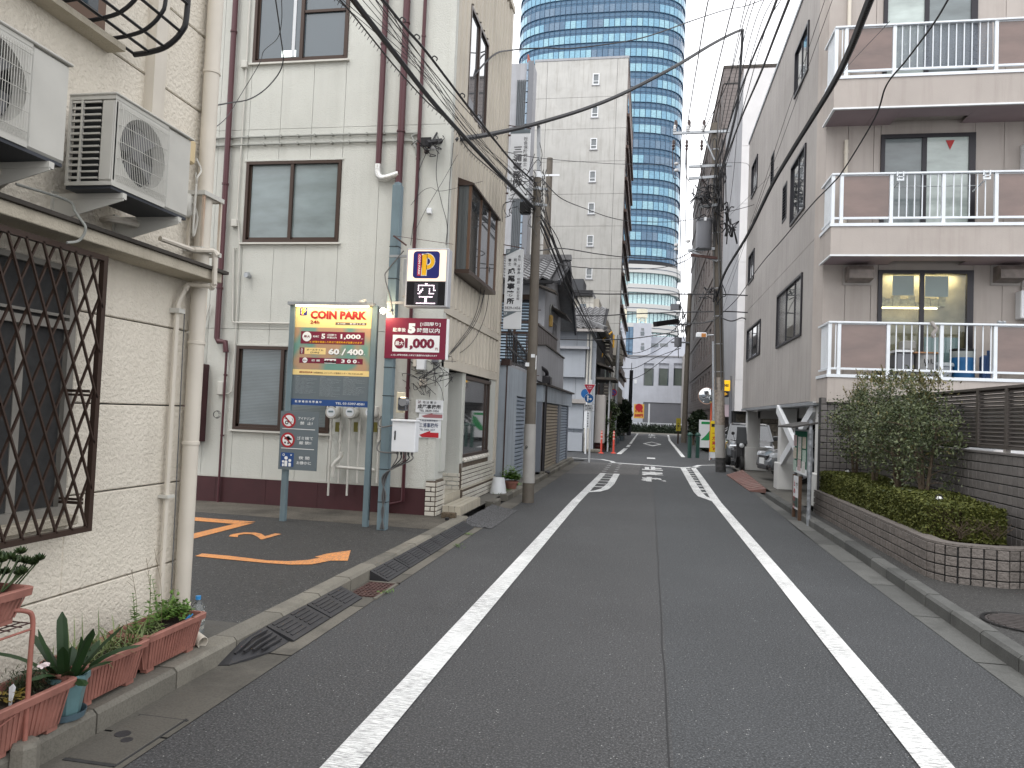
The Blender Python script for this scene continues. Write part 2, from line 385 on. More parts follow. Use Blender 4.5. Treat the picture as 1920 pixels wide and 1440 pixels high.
M['leaf_clivia']=LEAF('strap_leaf_green',(.012,.032,.010),(.030,.066,.020)); M['leaf_grass']=LEAF('pale_blade_green',(.10,.14,.045),(.24,.28,.12))
M['leaf_light']=LEAF('light_leaf_green',(.07,.15,.025),(.15,.26,.05)); M['leaf_jade']=LEAF('succulent_green',(.025,.05,.018),(.07,.10,.035))
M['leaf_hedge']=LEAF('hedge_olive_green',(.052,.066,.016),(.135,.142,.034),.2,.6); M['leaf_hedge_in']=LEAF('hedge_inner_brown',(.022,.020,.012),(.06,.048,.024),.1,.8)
M['leaf_tree']=LEAF('evergreen_leaf',(.040,.062,.026),(.135,.155,.065),.45,.42); M['leaf_new']=LEAF('new_growth_leaf',(.15,.12,.045),(.20,.19,.08),.3,.5)
M['leaf_dark']=LEAF('dark_evergreen_leaf',(.008,.018,.009),(.028,.045,.020)); M['leaf_mid']=LEAF('street_shrub_leaf',(.022,.038,.016),(.07,.085,.035))
M['bark']=MAT('grey_brown_bark',S(112,98,82,.6),.85,.25,18,bump=.5,bscale=60)
# glass panes reflect sky and facade and stay dark behind
def GLASS(name,base,rough=.05,spec=.8,fros=0,coatr=.03,coat=1):
    t=NT(name); t.b.inputs['Base Color'].default_value=(*base,1); t.b.inputs['Roughness'].default_value=rough; t.b.inputs['Specular IOR Level'].default_value=spec
    t.b.inputs['Coat Weight'].default_value=coat; t.b.inputs['Coat Roughness'].default_value=coatr
    if fros:
        out=t.mix(t.ramp(t.noise(1.6,4,stretch=(1,1,3)),.3,.7),tuple(x*.8 for x in base),tuple(x*1.25 for x in base)); t.l(out,t.b.inputs['Base Color'])
    return t.mt
M['frost']=GLASS('frosted_wired_glass',S(142,158,160,.62),.35,.5,1,.18); M['blind']=GLASS('glass_over_blind',S(140,154,158,.6),.3,.5,1,.12)
M['darkglass']=GLASS('dark_window_glass',S(92,108,118,.55),.04,.6); M['blackglass']=GLASS('black_window_glass',(.02,.024,.028),.03,.6)
M['curtain']=GLASS('window_over_pale_curtain',S(176,188,186,.7),.3,.4,1,.05); M['greyglass']=GLASS('grey_window_glass',S(122,130,134,.6),.06,.6)
M['panel_brown']=GLASS('translucent_brown_panel',S(128,104,96,.62),.25,.4,1,.15)
# ================================================================= ground, street, kerbs, markings
KZ=.11
g=MB(); g.quad((-160,-12,-.03),(160,-12,-.03),(160,320,-.03),(-160,320,-.03)); struct('ground',g,M['asphalt_old'])
def sheet(name,pts,z,mat,kind='structure',parent=None):
    m=MB(); m.poly([(x,y,z) for x,y in pts]); return struct(name,m,mat,parent)
sheet('road',[(-2.18,-5),(.15,-5),(.22,20),(.17,27.4),(-2.18,27.4)],0,_asphalt('asphalt_left_lane',.046,cool=(.99,1,1.03)))
sheet('road',[(.15,-5),(2.3,-5),(2.32,12),(2.6,20),(2.75,27.4),(.17,27.4),(.22,20)],0,_asphalt('asphalt_right_lane',.044,cool=(.95,1.0,1.06)))
sheet('cross_street',[(-60,27.4),(60,27.4),(60,33.2),(-60,33.2)],0,M['asphalt'])
sheet('side_street',[(-2.6,33.2),(3.0,33.2),(3.2,80),(-2.6,80)],0,M['asphalt'])
sheet('far_street',[(-80,80),(80,80),(80,88),(-80,88)],0,M['gutter'])
sheet('asphalt_patch',[(-2.17,20.6),(-.19,21.5),(-.15,26.3),(-2.17,26.3)],.004,M['asphalt_patch'])
sheet('asphalt_patch',[(-1.0,66),(.1,78),(-.9,79)],.004,M['asphalt_patch']); sheet('asphalt_patch',[(2.2,66),(1.2,78),(2.4,79)],.004,M['asphalt_patch'])
sm=MB()   # the tarred seam between two paving widths
ys=[-2+.5*i for i in range(46)]
xs=[.14+.08*(y/20)+.003*math.sin(y*3.1)+.003*math.sin(y*7.7) for y in ys]
for i in range(len(ys)-1): sm.quad((xs[i]-.004,ys[i],.004),(xs[i]+.004,ys[i],.004),(xs[i+1]+.004,ys[i+1],.004),(xs[i+1]-.004,ys[i+1],.004))
struct('road_seam',sm,PLAIN('bitumen_seam',(.018,.018,.019),.6))
# gutters: concrete sheets with cut joints
def gutter(x0f,x1f,y0,y1,step,mat,nm):
    gr_=thing(nm,None,None,(x0f(y0),y0,0)); gr_['kind']='structure'; y=y0
    while y<y1:
        e=min(y+step,y1); a=.008; m=MB()
        m.quad((x0f(y),y+a,.004),(x1f(y),y+a,.004),(x1f(e),e-a,.004),(x0f(e),e-a,.004)); part('gutter_slab',m,mat,gr_); y=e
    m=MB(); m.quad((x0f(y0),y0,-.004),(x1f(y0),y0,-.004),(x1f(y1),y1,-.004),(x0f(y1),y1,-.004)); struct('gutter_joint',m,M['grout_dk'])
kxf=lambda y:-2.53+.012*max(0,y-2) if y<9 else -2.446+.0*(y)
gutter(lambda y:kxf(y)-.02,lambda y:-2.18,-3,26,1.25,M['gutter'],'gutter')
krx=lambda y:2.50+.02*min(max(y-5.9,0),4)
gutter(lambda y:2.3 if y<10 else 2.3+.02*(y-10),lambda y:krx(y)+.02,-3,22,1.25,M['gutterR'],'gutter')
# kerb stones, each its own piece
def kerbs(name,xf,side,y0,y1,step,w,gap=(),mat=None,zt=.12):
    root=thing(name,None,None,(xf(y0),y0,0)); root['kind']='structure'
    y=y0
    while y<y1-.05:
        e=min(y+step,y1); mid=(y+e)/2
        if not any(a<mid<b for a,b in gap):
            xa,xb=xf(y),xf(e); L=e-y-.012; s=side; b=.022
            pr=[(0,0),(0,zt-b),(s*b,zt),(s*w,zt),(s*w,0)]
            m=MB(); dz=rnd.uniform(-.003,.003)
            pts0=[(xa+p[0],y+.006,p[1]+(dz if p[1] else 0)) for p in pr]; pts1=[(xb+p[0],e-.006,p[1]+(dz if p[1] else 0)) for p in pr]
            n=5; m.add(pts0+pts1,[tuple(range(n)),tuple(range(n,2*n))[::-1]]+[(i,n+i,n+(i+1)%n,(i+1)%n) for i in range(n)])
            part('kerb_stone',m,mat or M['kerb'],root)
        y=e
    return root
kerbs('left_kerb',kxf,-1,-1.6,26,.6,.15,gap=((10.15,12.4),(12.9,13.6)))
kerbs('right_kerb',krx,1,-1.6,17,.6,.13,mat=M['gutterR'])
# the raised plots behind the kerbs
sheet('doorstep_strip',[(-3.4,-4),(-2.55,-4),(-2.57,4.7),(-3.4,4.7)],.113,M['slab'])
sheet('parking_lot',[(-16,4.7),(-2.57,4.7),(-2.57,9.05),(-16,9.45)],.112,M['asphalt_old'])
sheet('lot_edge_strip',[(-16,9.45),(-2.57,9.05),(-2.57,10.3),(-16,10.3)],.114,MAT('cracked_concrete',S(112,106,96,.6),.9,.4,2.2,grain=.35,gscale=60,bump=.8,bscale=22,bdist=.02,dirt=S(60,56,50,.6),dirtamt=.85))
sheet('footpath',[(-3.1,10.3),(-2.57,10.3),(-2.57,27.2),(-3.1,27.2)],.105,M['slab'])
sheet('footpath',[(krx(-3)+.12,-4),(5.5,-4),(5.5,9),(2.9,9),(2.9,15),(2.7,15)],.1,M['asphalt_old'])
sheet('car_park_floor',[(2.75,14.9),(14,14.9),(14,27.2),(2.9,27.2),(2.82,20)],.08,M['slab'])
sheet('car_park_floor',[(3.2,33.3),(22,33.3),(22,50),(3.2,50)],.02,M['asphalt_old'])
# drain grate between the ramps
root=thing('drain_grate',None,None,(-2.35,6.3,0)); root['kind']='structure'
m=MB(); m.box(-2.44,6.04,-.02,-2.2,6.56,.003); part('pit',m,PLAIN('drain_void',(.01,.008,.008),.9),root)
m=MB()
for i in range(9): m.box(-2.44+.0,6.06+i*.058,.004,-2.2,6.08+i*.058,.016)
for i in range(7): m.box(-2.435+i*.037,6.05,.005,-2.42+i*.037,6.55,.015)
part('bars',m,M['rust'],root)
m=MB(); m.box(-2.2,6.0,.0,-2.17,6.6,.014); m.box(-2.46,6.57,0,-2.17,6.60,.014); part('frame',m,M['gutter'],root)
# concrete hatch cover at the lower left
root=thing('hatch_cover',None,None,(-2.35,3.2,0)); root['kind']='structure'
m=MB(); m.box(-2.46,2.96,.002,-2.22,3.44,.012,bev=.003); part('lid',m,M['gutter'],root)
m=MB(); m.box(-2.47,2.94,.002,-2.215,2.96,.008); m.box(-2.222,2.94,.0025,-2.212,3.46,.009); m.box(-2.47,3.44,.002,-2.2,3.452,.008); part('joint',m,M['grout_dk'],root)
m=MB(); m.lathe((-2.39,3.22,.012),[(.001,.002),(.036,.002),(.036,0)],20); part('plug',m,M['rubber'],root)
m=MB(); m.lathe((-2.33,3.17,.012),[(.001,.002),(.026,.002),(.026,0)],20); part('plug',m,M['rubber'],root)
# manhole on the right pavement
root=thing('manhole_cover',None,None,(3.02,6.6,.1)); root['kind']='structure'
IRON=MAT('worn_iron',(.06,.052,.05),.6,.3,20,bump=.3,bscale=80); m=MB(); m.disc((3.02,6.6,.107),.30,(0,0,1),32); part('lid',m,IRON,root)
m=MB(); m.disc((3.02,6.6,.112),.335,(0,0,1),36,r0=.305); part('rim',m,M['black'],root)
m=MB()
for i in range(-5,6):
    w=math.sqrt(max(0,.28**2-(i*.05)**2)); m.box(3.02-w,6.6+i*.05-.012,.107,3.02+w,6.6+i*.05+.012,.114)
part('ribs',m,IRON,root)
# ------------------------------------------------ road paint (4 mm sheets)
PZ=.008
def strip(pts,w,z=PZ,mat='line',name='road_marking',sub=.8):
    pts=[Vector((p[0],p[1],0)) for p in pts]; m=MB(); Lf=[];Rt=[]
    for i,p in enumerate(pts):
        a=pts[max(i-1,0)];b=pts[min(i+1,len(pts)-1)]; d=(b-a).normalized(); n=Vector((-d.y,d.x,0))
        k=1.
        if 0<i<len(pts)-1:
            c=(pts[i]-a).normalized().dot(d); k=1/max(.5,c)
        Lf.append(p+n*w/2*k);Rt.append(p-n*w/2*k)
    for i in range(len(pts)-1): m.quad((*Rt[i].xy,z),(*Rt[i+1].xy,z),(*Lf[i+1].xy,z),(*Lf[i].xy,z))
    return struct(name,m,M[mat])
strip([(-1.29,1),(-1.26,14),(-1.23,16),(-1.17,21.4)],.165)
strip([(1.40,1.5),(1.415,8),(1.41,15.3),(1.52,21),(1.60,26.3),(1.9,27.6),(2.5,28.3),(4.5,28.5)],.165)
strip([(-1.24,15.8),(-1.0,16.15),(-.87,16.7),(-.80,18),(-.79,21.4)],.17,z=PZ+.002)
strip([(1.42,15.45),(1.2,16.3),(1.17,17.2),(1.24,25.8)],.18,z=PZ+.002)
for i in range(6): strip([(-1.13,17.2+i*.8),(-.88,17.2+i*.8)],.14)
for i in range(11): strip([(1.26,17.3+i*.85),(1.36+.012*i,17.1+i*.85)],.17)
for i in range(5):  strip([(-1.25,22.2+i*.9),(-1.12,22.2+i*.9)],.12); strip([(-.9,22.2+i*.9),(-.8,22.2+i*.9)],.12)
strip([(-4.6,28.5),(-2.59,28.3),(-1.6,28.2),(-1.2,27.3),(-1.1,26.6)],.16,z=PZ+.002); strip([(-1.2,26.6),(0,26.2),(1.25,25.75),(1.75,26.5)],.28)
strip([(-1.16,33.1),(-1.03,39.5)],.2); strip([(-1.0,41.5),(-.97,45)],.18); strip([(-.96,47),(-.9,79)],.15)
strip([(1.60,33.1),(1.66,42),(1.75,58),(2.2,79)],.17)
m=MB(); m.poly([(.38-.6,48.5,PZ),(.38,44.5,PZ),(.97,48.5,PZ),(.38,53,PZ)]); m2=MB(); m2.poly([(.38-.42,48.5,PZ+.004),(.38,45.7,PZ+.004),(.80,48.5,PZ+.004),(.38,51.8,PZ+.004)])
struct('diamond_marking',m,M['line']); struct('diamond_centre',m2,M['asphalt'])
strip([(.05,30.9),(.38,30.9)],.9)
for ch,y0,y1 in (('止',23.7,25.5),('ま',21.4,23.0),('れ',19.4,20.9)):
    m=MB(); text(m,ch,(-.10,y0,PZ),w=.64,h=y1-y0,right=(1,0,0),up=(0,1,0),bold=.075); struct('road_lettering',m,M['line'])
for ch,y0,y1 in (('止',75.5,79),('ま',70,74),('れ',64,68)):
    m=MB(); text(m,ch,(.15,y0,PZ),w=.72,h=y1-y0,right=(1,0,0),up=(0,1,0),bold=.03); struct('road_lettering',m,M['line'])
# orange bay paint of the car park
P=lambda x,y:G(x,y,.112)
def ostrip(px,w): strip([(P(*q).x,P(*q).y) for q in px],w,z=.117,mat='line_orange',name='parking_bay_paint')
a=P(352,971);b=P(476,981);c=P(350,1009)
mm=MB(); mm.poly([(P(x,y).x,P(x,y).y,.117) for x,y in ((300,968),(360,970),(480,979),(441,983),(340,975),(300,973))]); struct('parking_bay_paint',mm,M['line_orange'])
mm=MB(); mm.poly([(P(x,y).x,P(x,y).y,.1165) for x,y in ((476,981),(350,1014),(300,1026),(300,1018),(350,1004),(441,982.5))]); struct('parking_bay_paint',mm,M['line_orange'])
mm=MB(); mm.poly([(P(x,y).x,P(x,y).y,.117) for x,y in ((379,1038.5),(366,1043.5),(420,1049),(500,1056.5),(545,1059.5),(585,1059),(620,1052),(652,1052),(657.5,1032.5),(612,1039),(590,1045),(600,1046.5),(575,1051),(540,1053),(500,1051.5),(430,1043))])
struct('parking_arrow',mm,M['line_orange'])
# bay number 2, read from inside the bay
vs,fs=glyphs('2',.02); p0=P(440,1004);p1=P(505,1010);pu=P(470,1000)
rt=(P(447,1001)-P(447,1009)); m=MB()
o=P(440,1005.5); m.add([Vector((0,0,0))]*0,[])
# baseline runs away from the street, strokes rise towards it
x0=min(v.x for v in vs);x1=max(v.x for v in vs);y0=min(v.y for v in vs);y1=max(v.y for v in vs)
q0=P(439,1001);q1=P(505,1008)
ex=Vector((.02,.40,0)); ey=Vector((q1.x-q0.x,-.02,0))
m.add([Vector((q0.x,q0.y-.2,.117))+ex*((v.x-x0)/(x1-x0))+ey*(1-(v.y-y0)/(y1-y0)) for v in vs],[f[::-1] for f in fs]); struct('bay_number',m,M['line_orange'])

# ------------------------------------------------ rubber kerb ramps, rough slab, checker plate
def ramp(y0,y1,label,tip=False,flat=False):
    xb=kxf(y0)+.005; xf=-2.29 if not tip else -2.32
    t=thing('kerb_ramp',label,'kerb ramp',(xf,y0,0),'rubber ramps laid along the left kerb')
    m=MB()
    if tip:
        pts=[(-2.505,4.2),(-2.44,4.22),(-2.37,4.36),(-2.325,4.52),(xf,y1),(xb,y1),(xb,y0+.25)]
        top=[(x,y,.008+.085*min(1,max(0,(xf-x)/(xf-xb)))*min(1,max(0,(y-4.2)/.3))) for x,y in pts]
        n=len(pts); m.add([(x,y,.005) for x,y in pts]+top,[tuple(range(n,2*n))]+[(i,(i+1)%n,n+(i+1)%n,n+i) for i in range(n)])
    else:
        m.prism([(xf,y0+.01,.005),(xf,y0+.01,.014),(xf-.012,y0+.01,.02),(xb,y0+.01,.095),(xb,y0+.01,.005)],(0,y1-y0-.02,0))
    part('ramp_body',m,M['rubber'],t)
    sl=(.095-.02)/(xf-.012-xb); k=5
    for i in range(k):
        x=xb+.022+i*(xf-xb-.03)/k; z=.095-(x-xb)*sl; w=.018
        for (a,b) in ((y0+.06,(y0+y1)/2-.03),((y0+y1)/2+.03,y1-.06)):
            if tip: continue
            m=MB(); m.prism([(x-w/2,a,z+sl*w/2-.002),(x+w/2,a,z-sl*w/2-.002),(x+w/2,a,z-sl*w/2+.006),(x-w/2,a,z+sl*w/2+.006)],(0,b-a,0)); part('tread_rib',m,M['rubber'],t)
    if tip:
        for k in range(4):
            x=-2.465+.034*k; q=lambda y:.016+.085*min(1,max(0,(xf-x)/(xf-xb)))*min(1,max(0,(y-4.2)/.3)); a=4.32+.05*k; m=MB(); m.obox((x,a,q(a)),(x+.004,4.51,q(4.51)),.016,.012); m.obox((x+.004,4.51,q(4.51)),(x+.008,4.70,q(4.7)),.016,.012); part('tread_rib',m,M['rubber'],t)
    return t
rl=['curved end piece of the black rubber ramp nearest the planters','ribbed black rubber ramp right behind the curved end piece','ribbed black rubber ramp just before the rusty drain grate',
    'ribbed black rubber ramp just beyond the drain grate','second ribbed black rubber ramp beyond the drain grate','third ribbed black rubber ramp beyond the drain grate','last black rubber ramp, below the tiled entrance step']
for (a,b),l,tp in zip(((4.2,4.75),(4.75,5.35),(5.35,6.0),(6.62,7.25),(7.25,8.0),(8.0,8.9),(8.9,10.1)),rl,(1,0,0,0,0,0,0)): ramp(a,b,l,tip=bool(tp))
m=MB(); N=40; Q=8; vs=[]
for i in range(N+1):
    for j in range(Q+1):
        u=i/N;v=j/Q; e=min(u,1-u)*N/3; k=min(1,e); x=-2.45+.40*v+.02*noise.noise((u*9,0,1)); y=10.15+2.1*u+.03*noise.noise((v*5,3,2))
        z=(.012+.085*(1-v)**1.2*k)*(1 if v<1 else .1)+.014*noise.noise((x*16,y*16,0))+.008*noise.noise((x*45,y*45,5)); vs.append((x,y,max(.006,z)))
m.add(vs,[(i*(Q+1)+j,i*(Q+1)+j+1,(i+1)*(Q+1)+j+1,(i+1)*(Q+1)+j)[::-1] for i in range(N) for j in range(Q)],0,True)
solo('rough_kerb_slab',m,MAT('crushed_grey_slab',(.085,.085,.088),.9,.6,30,grain=.9,gscale=70,bump=1,bscale=50,bdist=.03),'rough grey gravelly slab filling the kerb in front of the tiled steps','slab')
t=thing('checker_plate_ramp','faded reddish checker plate ramp beside the right utility pole','ramp',(2.7,21,0))
q=[(2.33,21.6),(2.30,17.9),(2.78,18.5),(3.08,24.6),(2.42,24.0)]
m=MB(); A=G(1362,890,.02);B=G(1405,920,.02);D=G(1436,916,.11);E_=G(1392,881,.14)
m.add([A,B,D,E_,(A.x,A.y,0.005),(B.x,B.y,.005),(D.x,D.y,.005),(E_.x,E_.y,.005)],[(0,1,2,3),(0,4,5,1),(1,5,6,2),(2,6,7,3),(3,7,4,0)]); part('plate',m,M['checker'],t)
m=MB()
for i in range(1,14):
    f=i/14; p=A.lerp(B,f);q_=E_.lerp(D,f); m.obox(p+Vector((0,0,.006)),q_+Vector((0,0,.006)),.035,.008)
part('raised_tread',m,M['checker'],t)
# ================================================================= near left: cream stucco house
HX=-3.1; HY1=4.66
h1=thing('stucco_house','cream textured stucco house with canopy and lattice window at the near left','house',(-4.5,2,.11))
m=MB(); m.box(-8,-5,0,-3.135,HY1-.02,9.5); part('wall_core',m,M['grout_dk'],h1)
WY0,WY1,WZ0,WZ1=1.9,3.60,.95,2.30
joints=[.11,.515,1.05,1.56,2.07,2.42]
def wp(y0,y1,z0,z1,x0=-3.14,x1=HX):
    m=MB(); m.box(x0,y0,z0,x1,y1,z1,bev=.006); part('wall_panel',m,M['stucco1'],h1)
g_=.004
for i in range(5):
    z0,z1=joints[i]+g_,joints[i+1]-g_
    if z1<=WZ0 or z0>=WZ1: wp(-5,HY1,z0,z1)
    else:
        wp(WY1,HY1,z0,z1); wp(-5,WY0,z0,z1)
        if z0<WZ0: wp(WY0,WY1,z0,WZ0)
        if z1>WZ1: wp(WY0,WY1,WZ1,z1)
for z0,z1 in ((2.42,3.59),(3.59,4.115),(4.115,4.64),(4.64,5.2),(5.2,9.5)): wp(-5,HY1,z0+g_,z1-g_)
# corner return facing the car park
for z0,z1 in zip([.11,.515,1.05,1.56,2.07,2.42,3.59,4.115,4.64,5.2],[.515,1.05,1.56,2.07,2.42,3.59,4.115,4.64,5.2,9.5]):
    m=MB(); m.box(-8,HY1-.02,z0+g_,-3.14,HY1,z1-g_); part('wall_panel',m,M['stucco1'],h1)
# canopy slab with a dark drip edge
m=MB(); m.box(-3.1,-5,2.405,-2.88,4.62,2.47,bev=.004); part('canopy',m,M['canopy'],h1)
m=MB(); m.box(-3.1,-5,2.47,-2.855,4.66,2.49); part('drip_edge',m,M['flash'],h1)
# lower window behind the lattice
w=part('window_frame',(lambda m:(m.box(-3.20,WY1-.05,WZ0,-3.105,WY1,WZ1),m.box(-3.20,WY0,WZ0,-3.105,WY1-.05,WZ0+.05),m.box(-3.20,WY0,1.955,-3.10,WY1-.05,2.0),m.box(-3.20,WY0,2.02,-3.105,WY1-.05,2.035),m.box(-3.20,WY0,WZ1-.03,-3.105,WY1-.05,WZ1),m.box(-3.19,3.24,WZ0+.05,-3.13,3.29,1.955),m)[-1])(MB()),MAT('dull_grey_window_frame',S(160,156,148,.7),.5,.15,9),h1)
m=MB(); m.box(-3.175,WY0,WZ0+.05,-3.165,WY1-.05,1.955); part('pane',m,GLASS('grimy_corrugated_pane',S(116,120,116,.5),.3,.4,1,.2),w)
m=MB(); m.box(-3.175,WY0,2.035,-3.165,WY1-.05,WZ1-.03); part('pane',m,GLASS('transom_pane',S(120,118,112,.5),.3,.4,1,.2),w)
m=MB()
for i in range(24): m.box(-3.164,1.95+i*.054,WZ0+.05,-3.158,1.975+i*.054,1.955)
o=part('curtain_fold',m,MAT('pale_curtain_cloth',S(150,152,144,.55),.9,.2,14),w,kind='stuff')
m=MB(); m.box(-3.22,WY0,.90,-3.04,WY1+.03,.95,bev=.006); part('window_sill',m,M['canopy'],h1)
# lattice grille
GX=-2.94; ga,gb,gc,gd=1.9,3.60,.875,2.37
gr=thing('window_grille','dark bronze diamond lattice grille over the lower window','window grille',(GX,2.9,gc))
for nm,bx in (('frame_bar',(GX-.02,gb-.03,gc,GX+.01,gb,gd)),('frame_bar',(GX-.02,ga,gc,GX+.01,gb-.03,gc+.03)),('frame_bar',(GX-.02,ga,gd-.03,GX+.01,gb-.03,gd)),
              ('bracket',(-3.1,gb-.055,1.62,GX-.02,gb-.04,1.635)),('bracket',(-3.1,gb-.055,1.60,GX-.02,gb-.04,1.612)),('bracket',(-3.1,gb-.055,1.02,GX-.02,gb-.04,1.035)),('bracket',(-3.1,gb-.055,1.04,GX-.02,gb-.04,1.052))):
    m=MB(); m.box(*bx); part(nm,m,M['bronze'],gr)
slope=(2.36-.9)/.62; pitch=.104
def clipbar(y0,sgn,xo):
    # bar through (y0,gc) rising with slope
    pts=[]
    za,zb=gc+.02,gd-.02
    ya,yb=y0,y0+sgn*(zb-za)/slope
    t0,t1=0,1
    lo,hi=ga+.02,gb-.02
    d=yb-ya
    for lim,s in ((lo,1),(hi,-1)):
        fa=(ya-lim)*s; fb=(yb-lim)*s
        if fa<0 and fb<0: return
        if fa<0: t0=max(t0,fa/(fa-fb))
        elif fb<0: t1=min(t1,fa/(fa-fb))
    if t1-t0<.03: return
    P0=(xo,ya+d*t0,za+(zb-za)*t0);P1=(xo,ya+d*t1,za+(zb-za)*t1)
    m=MB(); m.obox(P0,P1,.009,.012,up=Vector((1,0,0))); part('lattice_bar',m,M['bronze'],gr)
k=-8
while ga+k*pitch<gb+.8:
    clipbar(ga+k*pitch,1,GX-.010); clipbar(ga+k*pitch,-1,GX+.004); k+=1
# vertical square duct, downpipes on the corner
m=MB(); a=PX(294,200,-3.06); m.box(-3.10,4.02,3.1,-3.035,4.13,9); part('duct_cover',m,M['cream_pipe'],h1)
dp=thing('downpipe','thick cream downpipe on the corner of the stucco house','downpipe',(-3.03,4.60,.12))
m=MB(); m.tube([(-3.03,4.60,.16),(-3.03,4.60,9)],.052,16); part('pipe',m,M['cream_pipe'],dp)
for z in (.22,1.3,1.98,3.85,5.2): 
    m=MB(); m.lathe((-3.03,4.60,z),[(.052,0),(.058,.003),(.058,.022),(.052,.025)],16); part('collar',m,M['cream_pipe'],dp)
dp=thing('drain_pipe','slim cream pipe running down beside the thick corner downpipe','pipe',(-3.05,4.43,.12))
pp=[PX(300,447,-3.0),PX(362,469,-2.95),PX(400,470,-2.86),PX(403,474,-2.85),PX(402,533,-2.85),PX(398,537,-2.87),PX(352,533,-3.03),Vector((-3.06,4.42,2.24)),Vector((-3.065,4.42,2.15)),Vector((-3.065,4.42,.14))]
m=MB(); m.tube(pp,.017,8); part('pipe',m,M['cream_pipe'],dp)
for i in (1,2,4,6): 
    m=MB(); m.tube([pp[i]+(pp[i+1]-pp[i]).normalized()*.01,pp[i]+(pp[i+1]-pp[i]).normalized()*.045],.021,8); part('coupling',m,M['cream_pipe'],dp)
m=MB(); m.box(-3.1,4.38,.96,-3.03,4.455,.98); m.box(-3.1,4.39,2.17,-3.03,4.455,2.2); part('bracket',m,M['white_pipe'],dp)
m=MB(); m.tube([(-3.06,4.52,.13),(-3.06,4.52,.45),(-3.065,4.5,2.2)],.004,5); part('earth_wire',m,M['cable_grey'],dp)
# angle-iron cage and junction box on the upper corner
cg=thing('pipe_cage','rust-streaked white angle iron cage round the upper corner downpipe','bracket',(-3.0,4.65,2.6))
A=PX(372,355,-2.98); B=PX(412,367,-2.93); Cc=PX(360,470,-2.98); D=PX(408,478,-2.93)
z0,z1=2.60,2.98
for (x,y) in ((-3.07,4.50),(-2.97,4.50),(-2.97,4.70),(-3.07,4.70)):
    m=MB(); m.box(x-.008,y-.008,z0,x+.008,y+.008,z1); part('upright',m,MAT('rusty_white_paint',S(214,204,188,.8),.6,.1,8,streak=.9,dirt=S(170,110,60)),cg)
for z in (z0,z1):
    m=MB(); m.box(-3.09,4.485,z,-2.955,4.515,z+.03); m.box(-2.985,4.515,z,-2.955,4.72,z+.03); m.box(-3.09,4.69,z,-2.985,4.72,z+.03); part('ring',m,M['white_pipe'],cg)
m=MB(); p=PX(368,283,-3.0); m.box(-3.1,p.y-.04,p.z-.085,-3.02,p.y+.03,p.z+.07,bev=.01); 
solo('junction_box',m,PLAIN('yellowed_plastic',S(222,200,158,.8),.45),'yellowed plastic junction box on the house corner, beside the second air conditioner','junction box')
m=MB(); p=PX(366,330,-3.02)
m.tube(catmull([p+Vector((0,0,.12)),p+Vector((.02,.03,.05)),p+Vector((.03,-.02,-.02)),p+Vector((0,.02,-.08)),p+Vector((.01,-.01,.02))]),.006,6)
m.tube(catmull([PX(363,380,-3.02),PX(370,410,-3.02),PX(362,440,-3.02),PX(368,345,-3.0)]),.008,6); m.box(-3.1,p.y-.03,p.z-.28,-3.03,p.y+.03,p.z-.12,bev=.02)
part('wire_loops',m,M['white_pipe'],h1)
# upper window with bellied guard rail
m=MB(); m.box(-3.1,2.2,3.565,-2.985,3.70,3.60); part('window_sill',m,M['canopy'],h1)
m=MB(); m.box(-3.101,2.2,3.64,-3.06,3.62,5.0); f=part('window_frame',m,M['bronze_lt'],h1)
m=MB(); m.box(-3.058,2.3,3.72,-3.05,3.55,4.9); part('pane',m,M['darkglass'],f)
gr=thing('guard_rail','black bellied window guard rail above the air conditioners','guard rail',(-2.85,3.0,3.6))
prof=[(-3.04,3.62),(-2.94,3.63),(-2.83,3.66),(-2.74,3.74),(-2.71,3.86),(-2.71,4.4)]
for i in range(9):
    y=3.84-i*.19; m=MB(); m.tube(catmull([(x,y,z) for x,z in prof],4),.011 if i else .016,8); part('curved_bar',m,M['black'],gr)
for x,z in ((-2.94,3.63),(-2.84,3.655),(-2.74,3.74),(-2.705,3.9),(-3.04,3.625)):
    m=MB(); m.tube([(x,2.2,z),(x,3.84,z)],.009,6); part('rail',m,M['black'],gr)
